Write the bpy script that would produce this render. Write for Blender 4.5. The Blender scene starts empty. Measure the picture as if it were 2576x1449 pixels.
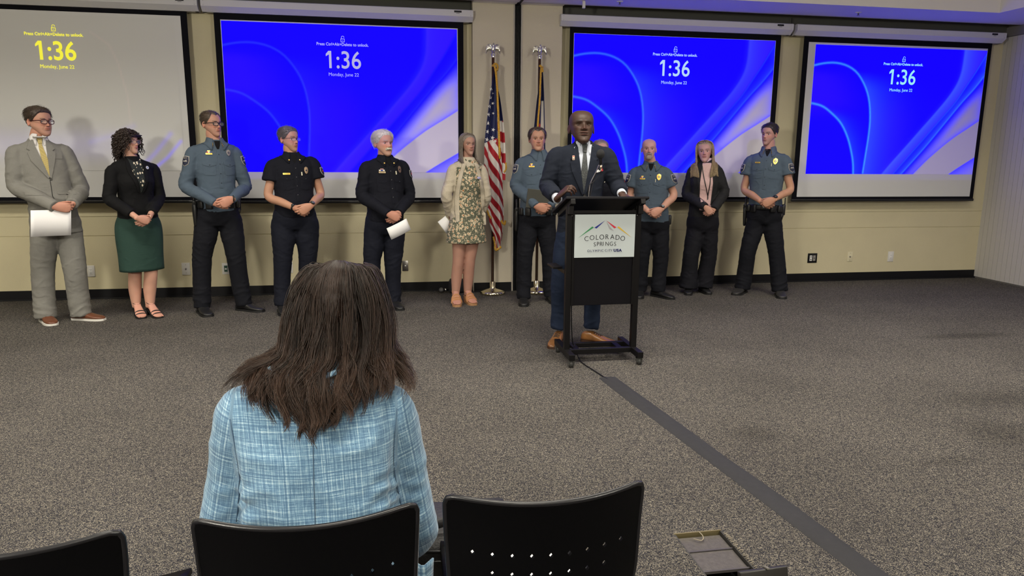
import bpy, bmesh, math, random
import numpy as np
from mathutils import Vector, Matrix, Euler
from mathutils.bvhtree import BVHTree
from mathutils.geometry import delaunay_2d_cdt

random.seed(7); RNG = np.random.default_rng(7)
sc = bpy.context.scene
COL = sc.collection
PI = math.pi

# ------------------------------------------------------------------ camera
CAMH = 1.47
cam = bpy.data.cameras.new('camera'); camo = bpy.data.objects.new('camera', cam); COL.objects.link(camo)
_r = Vector((0.98524382, -0.17098882, 0.00757911)); _u = Vector((0.02400912, 0.18191404, 0.98302128)); _f = Vector((0.1694644, 0.96833368, -0.18333497))
camo.matrix_world = Matrix(((_r.x, _u.x, -_f.x, 0), (_r.y, _u.y, -_f.y, 0), (_r.z, _u.z, -_f.z, CAMH), (0, 0, 0, 1)))
cam.sensor_width = 36; cam.lens = 1780 / 2576 * 36; cam.clip_start = .05; cam.clip_end = 60
sc.camera = camo
sc.view_settings.view_transform = 'Standard'; sc.view_settings.look = 'None'
sc.view_settings.gamma = 1; sc.view_settings.use_curve_mapping = False
sc.view_settings.exposure = 0.0
cy = sc.cycles; cy.max_bounces = 5; cy.diffuse_bounces = 3; cy.glossy_bounces = 2; cy.transmission_bounces = 2; cy.transparent_max_bounces = 6; cy.use_light_tree = False

# ------------------------------------------------------------------ light
world = bpy.data.worlds.new('world'); sc.world = world; world.use_nodes = True
world.node_tree.nodes['Background'].inputs[0].default_value = (.55, .52, .5, 1)
world.node_tree.nodes['Background'].inputs[1].default_value = .17

def area(name, loc, sx, sy, power, col, target=None):
    l = bpy.data.lights.new(name, 'AREA'); l.shape = 'RECTANGLE'; l.size = sx; l.size_y = sy; l.energy = power; l.color = col
    o = bpy.data.objects.new(name, l); COL.objects.link(o); o.location = loc
    if target: o.rotation_euler = (Vector(target) - Vector(loc)).to_track_quat('-Z', 'Y').to_euler()
    return o
WARM = (1.0, .94, .80)
LIGHT_SPOTS = [(-3.2, 1.2), (0.2, 1.2), (3.6, 1.2), (-3.2, -1.9), (0.2, -1.9), (3.6, -1.9), (5.9, 2.4), (-5.6, 2.4), (-4.2, 4.4), (-1.4, 4.4), (1.4, 4.4), (4.2, 4.4)]
for i, (x, y) in enumerate(LIGHT_SPOTS):
    la = area('ceiling_lamp', (x, y, 3.70), 1.15, .55, 40 if i < 8 else 66, WARM); la.data.spread = math.radians(150 if i < 8 else 138)
area('rear_lamp', (-2.9, -1.0, 2.35), .6, .45, 150, (1, .95, .82), (0.5, 7.6, .8))
area('rear_lamp', (3.0, -1.5, 2.9), .6, .45, 80, (1, .95, .82), (1.0, 7.6, .8))

def projector(loc, target, power, sx, sy, col=(.10, .03, 1)):
    """ceiling projector beam: a spot lamp that throws a rectangle of blue light on its screen"""
    l = bpy.data.lights.new('projector_beam', 'SPOT'); l.energy = power; l.color = col; l.spot_size = R(60); l.spot_blend = 0; l.shadow_soft_size = .02
    o = bpy.data.objects.new('projector_beam', l); COL.objects.link(o); o.location = loc
    o.rotation_euler = (Vector(target) - Vector(loc)).to_track_quat('-Z', 'Y').to_euler()
    l.use_nodes = True; nt = l.node_tree
    em = [n for n in nt.nodes if n.type == 'EMISSION'][0]
    tc = nt.nodes.new('ShaderNodeTexCoord'); sp = nt.nodes.new('ShaderNodeSeparateXYZ'); nt.links.new(tc.outputs['Normal'], sp.inputs[0])
    def m(op, a, b):
        n = nt.nodes.new('ShaderNodeMath'); n.operation = op
        for i, v in enumerate((a, b)):
            if v is None: continue
            if isinstance(v, (int, float)): n.inputs[i].default_value = v
            else: nt.links.new(v, n.inputs[i])
        return n.outputs[0]
    z = m('ABSOLUTE', sp.outputs[2], None)
    ax = m('LESS_THAN', m('ABSOLUTE', m('DIVIDE', sp.outputs[0], z), None), sx)
    ay = m('LESS_THAN', m('ABSOLUTE', m('DIVIDE', sp.outputs[1], z), None), sy)
    nt.links.new(m('MULTIPLY', ax, ay), em.inputs['Strength'])
    return o
R = math.radians
projector((-.4, 3.6, 2.95), (-.41, 7.6, 2.02), 170, .285, .18)
projector((3.1, 3.6, 2.95), (3.14, 7.6, 2.02), 130, .285, .18)
projector((5.9, 3.6, 2.95), (5.88, 7.6, 2.02), 90, .275, .18)

# ------------------------------------------------------------------ helpers
def tag(o, label=None, cat=None, group=None, kind=None):
    if label: o['label'] = label
    if cat: o['category'] = cat
    if group: o['group'] = group
    if kind: o['kind'] = kind
    return o
def empty(name, loc, label=None, cat=None, group=None, rz=0):
    o = bpy.data.objects.new(name, None); COL.objects.link(o); o.location = loc; o.rotation_euler = (0, 0, rz)
    o.empty_display_size = .1
    return tag(o, label, cat, group)

MATS = {}
def mat(name, col, rough=.6, metal=0, bump=0, bscale=200, var=0, vscale=20, spec=.5, emit=None, estr=1, coat=0, sheen=0, alpha=1):
    if name in MATS: return MATS[name]
    m = bpy.data.materials.new(name); m.use_nodes = True; nt = m.node_tree; b = nt.nodes['Principled BSDF']
    b.inputs['Base Color'].default_value = (*col, 1); b.inputs['Roughness'].default_value = rough; b.inputs['Metallic'].default_value = metal
    b.inputs['Specular IOR Level'].default_value = spec
    if coat: b.inputs['Coat Weight'].default_value = coat
    if sheen: b.inputs['Sheen Weight'].default_value = sheen
    if alpha < 1: b.inputs['Alpha'].default_value = alpha
    if emit: b.inputs['Emission Color'].default_value = (*emit, 1); b.inputs['Emission Strength'].default_value = estr
    tc = nt.nodes.new('ShaderNodeTexCoord')
    if bump:
        n = nt.nodes.new('ShaderNodeTexNoise'); n.inputs['Scale'].default_value = bscale; n.inputs['Detail'].default_value = 3
        nt.links.new(tc.outputs['Object'], n.inputs['Vector'])
        bp = nt.nodes.new('ShaderNodeBump'); bp.inputs['Strength'].default_value = bump; bp.inputs['Distance'].default_value = .004
        nt.links.new(n.outputs['Fac'], bp.inputs['Height']); nt.links.new(bp.outputs[0], b.inputs['Normal'])
    if var:
        n = nt.nodes.new('ShaderNodeTexNoise'); n.inputs['Scale'].default_value = vscale; n.inputs['Detail'].default_value = 4
        nt.links.new(tc.outputs['Object'], n.inputs['Vector'])
        cr = nt.nodes.new('ShaderNodeValToRGB'); cr.color_ramp.elements[0].position = .3; cr.color_ramp.elements[1].position = .7
        cr.color_ramp.elements[0].color = (*[max(0, c * (1 - var)) for c in col], 1); cr.color_ramp.elements[1].color = (*[min(1, c * (1 + var)) for c in col], 1)
        nt.links.new(n.outputs['Fac'], cr.inputs[0]); nt.links.new(cr.outputs[0], b.inputs['Base Color'])
    MATS[name] = m; return m

def nodes_mat(name):
    m = bpy.data.materials.new(name); m.use_nodes = True; MATS[name] = m
    return m, m.node_tree, m.node_tree.nodes['Principled BSDF']

def attr_mat(name, attr='Col', rough=.55, bump=0, bscale=400, spec=.35, sheen=0, emit=None, streak=0):
    if name in MATS: return MATS[name]
    m, nt, b = nodes_mat(name)
    a = nt.nodes.new('ShaderNodeAttribute'); a.attribute_name = attr
    nt.links.new(a.outputs['Color'], b.inputs['Base Color']); b.inputs['Roughness'].default_value = rough; b.inputs['Specular IOR Level'].default_value = spec
    if bump:
        n = nt.nodes.new('ShaderNodeTexNoise'); n.inputs['Scale'].default_value = bscale
        tc = nt.nodes.new('ShaderNodeTexCoord'); nt.links.new(tc.outputs['Object'], n.inputs['Vector'])
        bp = nt.nodes.new('ShaderNodeBump'); bp.inputs['Strength'].default_value = bump; bp.inputs['Distance'].default_value = .003
        nt.links.new(n.outputs['Fac'], bp.inputs['Height']); nt.links.new(bp.outputs[0], b.inputs['Normal'])
    if name == 'skin': b.inputs['Subsurface Weight'].default_value = .12; b.inputs['Subsurface Radius'].default_value = (.012, .004, .002); b.inputs['Subsurface Scale'].default_value = 1
    if emit:
        e = nt.nodes.new('ShaderNodeAttribute'); e.attribute_name = emit
        m.cycles.emission_sampling = 'NONE'; nt.links.new(e.outputs['Color'], b.inputs['Emission Color']); b.inputs['Emission Strength'].default_value = 1
    return m

def to_mesh(name, V, F, smooth=True):
    me = bpy.data.meshes.new(name)
    V = np.asarray(V, dtype=np.float32)
    if isinstance(F, np.ndarray):
        nf, k = F.shape
        me.vertices.add(len(V)); me.vertices.foreach_set('co', V.ravel())
        me.loops.add(nf * k); me.loops.foreach_set('vertex_index', F.astype(np.int32).ravel())
        me.polygons.add(nf); me.polygons.foreach_set('loop_start', np.arange(0, nf * k, k, dtype=np.int32)); me.polygons.foreach_set('loop_total', np.full(nf, k, dtype=np.int32))
        me.update(calc_edges=True)
    else:
        me.from_pydata([tuple(v) for v in V.tolist()], [], [tuple(int(i) for i in f) for f in F])
    if smooth: me.polygons.foreach_set('use_smooth', np.ones(len(me.polygons), dtype=bool))
    me.validate()
    return me
def obj(name, V, F, m, parent=None, smooth=True, loc=None, col=None, angle=None):
    """link ONE mesh object; V in world space (moved into the parent's space)"""
    V = np.asarray(V, dtype=float)
    if parent is not None:
        V = V - np.array(world_loc(parent))
    elif loc is not None:
        V = V - np.array(loc)
    me = to_mesh(name, V, F, smooth)
    if m: me.materials.append(m)
    if col is not None:
        ca = me.color_attributes.new('Col', 'FLOAT_COLOR', 'POINT')
        c4 = np.ones((len(V), 4), dtype=np.float32); c4[:, :3] = col; ca.data.foreach_set('color', c4.ravel())
    if angle is not None:
        me.set_sharp_from_angle(angle=R(angle))
    o = bpy.data.objects.new(name, me); COL.objects.link(o)
    if parent is not None: o.parent = parent
    elif loc is not None: o.location = loc
    return o
def world_loc(o):
    v = Vector((0, 0, 0))
    while o is not None:
        v = v + o.location; o = o.parent
    return v
def join(parts):
    Vs, Fs, n = [], [], 0
    for V, F in parts:
        Vs.append(np.asarray(V, dtype=float)); Fs += [tuple(int(i) + n for i in f) for f in F]; n += len(V)
    return np.vstack(Vs), Fs
def box(c, s, rot=None, bev=0):
    bm = bmesh.new(); bmesh.ops.create_cube(bm, size=1)
    bmesh.ops.scale(bm, vec=s, verts=bm.verts)
    if bev: bmesh.ops.bevel(bm, geom=bm.edges[:] , offset=bev, segments=2, affect='EDGES', profile=.5)
    if rot is not None: bmesh.ops.transform(bm, matrix=(rot.to_4x4() if isinstance(rot, Matrix) else Euler(rot).to_matrix().to_4x4()), verts=bm.verts)
    bmesh.ops.translate(bm, vec=c, verts=bm.verts)
    bm.verts.index_update()
    V = [tuple(v.co) for v in bm.verts]; F = [tuple(v.index for v in f.verts) for f in bm.faces]; bm.free()
    return np.array(V), F
def bx(x0, x1, y0, y1, z0, z1, bev=0):
    return box(((x0 + x1) / 2, (y0 + y1) / 2, (z0 + z1) / 2), (abs(x1 - x0), abs(y1 - y0), abs(z1 - z0)), bev=bev)
def nrm(v):
    v = np.asarray(v, float); return v / (np.linalg.norm(v, axis=-1, keepdims=True) + 1e-12)
def smooth_path(pts, n):
    """Catmull-Rom through pts (rows of any width), n samples"""
    P = np.asarray(pts, float); k = len(P)
    if k == 2: t = np.linspace(0, 1, n)[:, None]; return P[0] * (1 - t) + P[1] * t
    P = np.vstack([2 * P[0] - P[1], P, 2 * P[-1] - P[-2]])
    out = []
    for t in np.linspace(0, k - 1 - 1e-6, n):
        i = int(t); u = t - i; p0, p1, p2, p3 = P[i:i + 4]
        out.append(.5 * (2 * p1 + (p2 - p0) * u + (2 * p0 - 5 * p1 + 4 * p2 - p3) * u * u + (3 * p1 - p0 - 3 * p2 + p3) * u ** 3))
    return np.array(out)
def tube(pts, rad, n=14, ref=(0, 0, 1), caps=True, round_caps=True):
    """closed tube: rad per point is r or (a,b); a along ref-perp axis, b along ref"""
    P = np.asarray(pts, float); K = len(P)
    Rr = np.array([(r, r) if np.isscalar(r) else r for r in rad], float)
    T = np.gradient(P, axis=0); T = nrm(T)
    if caps and round_caps:
        r0 = Rr[0].mean(); r1 = Rr[-1].mean()
        h0 = P[0] - T[0] * r0 * .8; h1 = P[-1] + T[-1] * r1 * .8
        P = np.vstack([h0, P[0] - T[0] * r0 * .45, P, P[-1] + T[-1] * r1 * .45, h1])
        Rr = np.vstack([Rr[0] * .35, Rr[0] * .82, Rr, Rr[-1] * .82, Rr[-1] * .35])
        T = np.vstack([T[0], T[0], T, T[-1], T[-1]]); K += 4
    ref = np.asarray(ref, float)
    if ref.ndim == 1 and np.abs(T @ nrm(ref)).max() > .92 and np.abs(Rr[:, 0] - Rr[:, 1]).max() < 1e-6:
        ref = min((np.array(q, float) for q in ((1, 0, 0), (0, 1, 0), (0, 0, 1))), key=lambda q: np.abs(T @ q).max())
    V = []
    a = np.linspace(0, 2 * PI, n, endpoint=False)
    for i in range(K):
        rf = ref if ref.ndim == 1 else ref[min(i, len(ref) - 1)]
        s = np.cross(T[i], rf)
        if np.linalg.norm(s) < 1e-4: s = np.cross(T[i], (1, 0, .01))
        s = nrm(s); q = nrm(np.cross(s, T[i]))
        V.append(P[i] + np.outer(np.cos(a) * Rr[i, 0], s) + np.outer(np.sin(a) * Rr[i, 1], q))
    V = np.vstack(V); F = []
    for i in range(K - 1):
        for j in range(n):
            F.append((i * n + j, i * n + (j + 1) % n, (i + 1) * n + (j + 1) % n, (i + 1) * n + j))
    if caps: F.append(tuple(range(n))[::-1]); F.append(tuple((K - 1) * n + j for j in range(n)))
    return V, F
def rings(cs, axs, ays, n=28, e=1.0):
    """loft: centres cs, per-ring x-axis vectors and y-axis vectors (scaled)"""
    a = np.linspace(0, 2 * PI, n, endpoint=False)
    ca = np.sign(np.cos(a)) * np.abs(np.cos(a)) ** e; sa = np.sign(np.sin(a)) * np.abs(np.sin(a)) ** e
    V = np.vstack([c + np.outer(ca, x) + np.outer(sa, y) for c, x, y in zip(cs, axs, ays)])
    K = len(cs); F = []
    for i in range(K - 1):
        for j in range(n): F.append((i * n + j, i * n + (j + 1) % n, (i + 1) * n + (j + 1) % n, (i + 1) * n + j))
    F.append(tuple(range(n))[::-1]); F.append(tuple((K - 1) * n + j for j in range(n)))
    return V, F
def ellipsoid(c, r, n=16, m=10, M=None):
    V = [];
    for i in range(m + 1):
        t = PI * i / m; k = 1e-3 if i in (0, m) else 0
        for j in range(n):
            p = 2 * PI * j / n; s = max(math.sin(t), .02); V.append((r[0] * s * math.cos(p), r[1] * s * math.sin(p), r[2] * math.cos(t)))
    V = np.array(V)
    if M is not None: V = V @ np.array(M).T
    V = V + np.array(c); F = []
    for i in range(m):
        for j in range(n): F.append((i * n + j, (i + 1) * n + j, (i + 1) * n + (j + 1) % n, i * n + (j + 1) % n))
    F.append(tuple(range(n))); F.append(tuple(m * n + j for j in range(n))[::-1])
    return V, F
def lathe(profile, c, n=32, axis='Z'):
    a = np.linspace(0, 2 * PI, n, endpoint=False); V = []; F = []
    for r, z in profile:
        for t in a:
            p = (r * math.cos(t), r * math.sin(t), z)
            if axis == 'Y': p = (p[0], p[2], p[1])
            V.append((p[0] + c[0], p[1] + c[1], p[2] + c[2]))
    K = len(profile)
    for i in range(K - 1):
        for j in range(n): F.append((i * n + j, i * n + (j + 1) % n, (i + 1) * n + (j + 1) % n, (i + 1) * n + j))
    F.append(tuple(range(n))[::-1]); F.append(tuple((K - 1) * n + j for j in range(n)))
    return np.array(V), F
def remesh(parts, voxel, sm=2):
    V, F = join(parts)
    me = to_mesh('tmp', V, F, False)
    o = bpy.data.objects.new('tmp', me); COL.objects.link(o)
    md = o.modifiers.new('r', 'REMESH'); md.mode = 'VOXEL'; md.voxel_size = voxel; md.use_smooth_shade = True
    dg = bpy.context.evaluated_depsgraph_get(); ev = o.evaluated_get(dg); m2 = ev.to_mesh()
    nv = len(m2.vertices); W = np.empty(nv * 3, dtype=np.float32); m2.vertices.foreach_get('co', W); W = W.reshape(-1, 3).astype(float)
    nl = len(m2.loops); L = np.empty(nl, dtype=np.int32); m2.loops.foreach_get('vertex_index', L)
    Q = L.reshape(-1, 4)
    ne = len(m2.edges); E = np.empty(ne * 2, dtype=np.int32); m2.edges.foreach_get('vertices', E); E = E.reshape(-1, 2)
    ev.to_mesh_clear(); bpy.data.objects.remove(o); bpy.data.meshes.remove(me)
    W = relax(W, E, sm)
    return W, Q.copy(), E
def relax(W, E, it, lam=.5):
    deg = np.bincount(E.ravel(), minlength=len(W)).astype(float)[:, None]
    for k in range(it):
        A = np.zeros_like(W)
        for c in range(3):
            A[:, c] = np.bincount(E[:, 0], weights=W[E[:, 1], c], minlength=len(W)) + np.bincount(E[:, 1], weights=W[E[:, 0], c], minlength=len(W))
        W = W + (A / np.maximum(deg, 1) - W) * lam
    return W
def vnormals(V, Q):
    a, b, c = V[Q[:, 0]], V[Q[:, 1]], V[Q[:, 2]]; n = np.cross(b - a, c - a); N = np.zeros_like(V)
    for k in range(Q.shape[1]):
        for d in range(3): N[:, d] += np.bincount(Q[:, k], weights=n[:, d], minlength=len(V))
    return nrm(N)
_H = RNG.random(65536)
def vnoise(P, f=1.0, seed=0):
    """value noise in [0,1]"""
    P = np.asarray(P, float) * f + 100.0 + seed * 17.3
    I = np.floor(P).astype(np.int64); U = P - I; U = U * U * (3 - 2 * U)
    def h(i, j, k): return _H[(i * 73856093 ^ j * 19349663 ^ k * 83492791) & 65535]
    x, y, z = I[:, 0], I[:, 1], I[:, 2]; u, v, w = U[:, 0], U[:, 1], U[:, 2]
    c = lambda a, b, t: a * (1 - t) + b * t
    return c(c(c(h(x, y, z), h(x + 1, y, z), u), c(h(x, y + 1, z), h(x + 1, y + 1, z), u), v), c(c(h(x, y, z + 1), h(x + 1, y, z + 1), u), c(h(x, y + 1, z + 1), h(x + 1, y + 1, z + 1), u), v), w)
def ss(a, b, x):
    t = np.clip((x - a) / (b - a), 0, 1); return t * t * (3 - 2 * t)
def bvh(V, F):
    return BVHTree.FromPolygons([Vector(v) for v in V], [tuple(int(i) for i in f) for f in F])
def patch(tree, poly, C, ux, uy, n, off=.004, step=.014, thick=.004, far=.5, follow=1.0):
    """thin raised piece cut to a 2D outline and laid on a garment by rays along -n; returns V,F"""
    P = [Vector(q) for q in poly]
    pts = []; edges = []
    m = len(P)
    for i in range(m):
        a, b = P[i], P[(i + 1) % m]; k = max(1, int((b - a).length / step))
        for j in range(k): pts.append(a.lerp(b, j / k))
    nb = len(pts); edges = [(i, (i + 1) % nb) for i in range(nb)]
    xs = [p.x for p in P]; ys = [p.y for p in P]
    def inside(x, y):
        c = False
        for i in range(m):
            a, b = P[i], P[i - 1]
            if (a.y > y) != (b.y > y) and x < (b.x - a.x) * (y - a.y) / (b.y - a.y) + a.x: c = not c
        return c
    x = min(xs) + step * .5
    while x < max(xs):
        y = min(ys) + step * .5
        while y < max(ys):
            if inside(x, y) and min((Vector((x, y)) - q).length for q in pts[:nb]) > step * .45: pts.append(Vector((x, y)))
            y += step
        x += step
    v2, _, f2, *_ = delaunay_2d_cdt(pts, edges, [list(range(nb))], 1, 1e-5)
    C = np.asarray(C, float); ux = np.asarray(ux, float); uy = np.asarray(uy, float); n = nrm(n)
    top = []; last = None; ds = []
    for q in v2:
        o = C + ux * q.x + uy * q.y + n * far
        h = tree.ray_cast(Vector(o), Vector(-n)) if tree else (None,) * 4
        ds.append(h[3] if h[0] is not None else np.nan)
    ds = np.array(ds, float)
    md = np.nanmedian(ds) if np.isfinite(ds).any() else far
    ds = np.where(np.isfinite(ds), ds, md); ds = np.clip(ds, md - .12, md + .14)
    ds = md + (ds - md) * follow
    for q, d in zip(v2, ds): top.append(C + ux * q.x + uy * q.y + n * (far - d + off))
    top = np.array(top); bot = top - n * thick
    F = []
    for f in f2:
        a, b, c = [v2[i] for i in f[:3]]
        f = list(f)
        if (b - a).cross(c - a) < 0: f = f[::-1]
        F.append(tuple(f)); F.append(tuple(i + len(v2) for i in f[::-1]))
    # rim
    from collections import Counter
    ec = Counter()
    for f in F[::2]:
        for i in range(len(f)): ec[(f[i], f[(i + 1) % len(f)])] += 1
    for (a, b) in list(ec):
        if (b, a) not in ec: F.append((b, a, a + len(v2), b + len(v2)))
    return np.vstack([top, bot]), F
def text(body, size, C, ux, uy, n, m, parent=None, name='lettering', bold=0, align='CENTER', ext=.0006, shear=0, sx=1, spacing=1):
    cu = bpy.data.curves.new(name, 'FONT'); cu.body = body; cu.size = size; cu.align_x = align; cu.align_y = 'CENTER'; cu.offset = bold; cu.extrude = ext; cu.shear = shear
    cu.resolution_u = 4; cu.space_character = spacing
    cu.materials.append(m)
    oc = bpy.data.objects.new(name, cu); COL.objects.link(oc)
    me = bpy.data.meshes.new_from_object(oc.evaluated_get(bpy.context.evaluated_depsgraph_get())); bpy.data.objects.remove(oc); bpy.data.curves.remove(cu)
    o = bpy.data.objects.new(name, me); COL.objects.link(o)
    ux = Vector(ux) * sx; uy = Vector(uy); n = Vector(n); C = Vector(C)
    if parent is not None: C = C - world_loc(parent); o.parent = parent
    M = Matrix(((ux.x, uy.x, n.x, C.x), (ux.y, uy.y, n.y, C.y), (ux.z, uy.z, n.z, C.z), (0, 0, 0, 1)))
    o.matrix_basis = M
    return o
def rrect(w, h, r=.003, k=3):
    P = []
    for cx, cy, a0 in ((w / 2 - r, h / 2 - r, 0), (-w / 2 + r, h / 2 - r, 90), (-w / 2 + r, -h / 2 + r, 180), (w / 2 - r, -h / 2 + r, 270)):
        for i in range(k + 1): a = R(a0 + 90 * i / k); P.append((cx + r * math.cos(a), cy + r * math.sin(a)))
    return P
def shift(poly, dx, dy): return [(x + dx, y + dy) for x, y in poly]
def circ(r, n=12, rx=1): return [(r * rx * math.cos(2 * PI * i / n), r * math.sin(2 * PI * i / n)) for i in range(n)]
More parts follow.
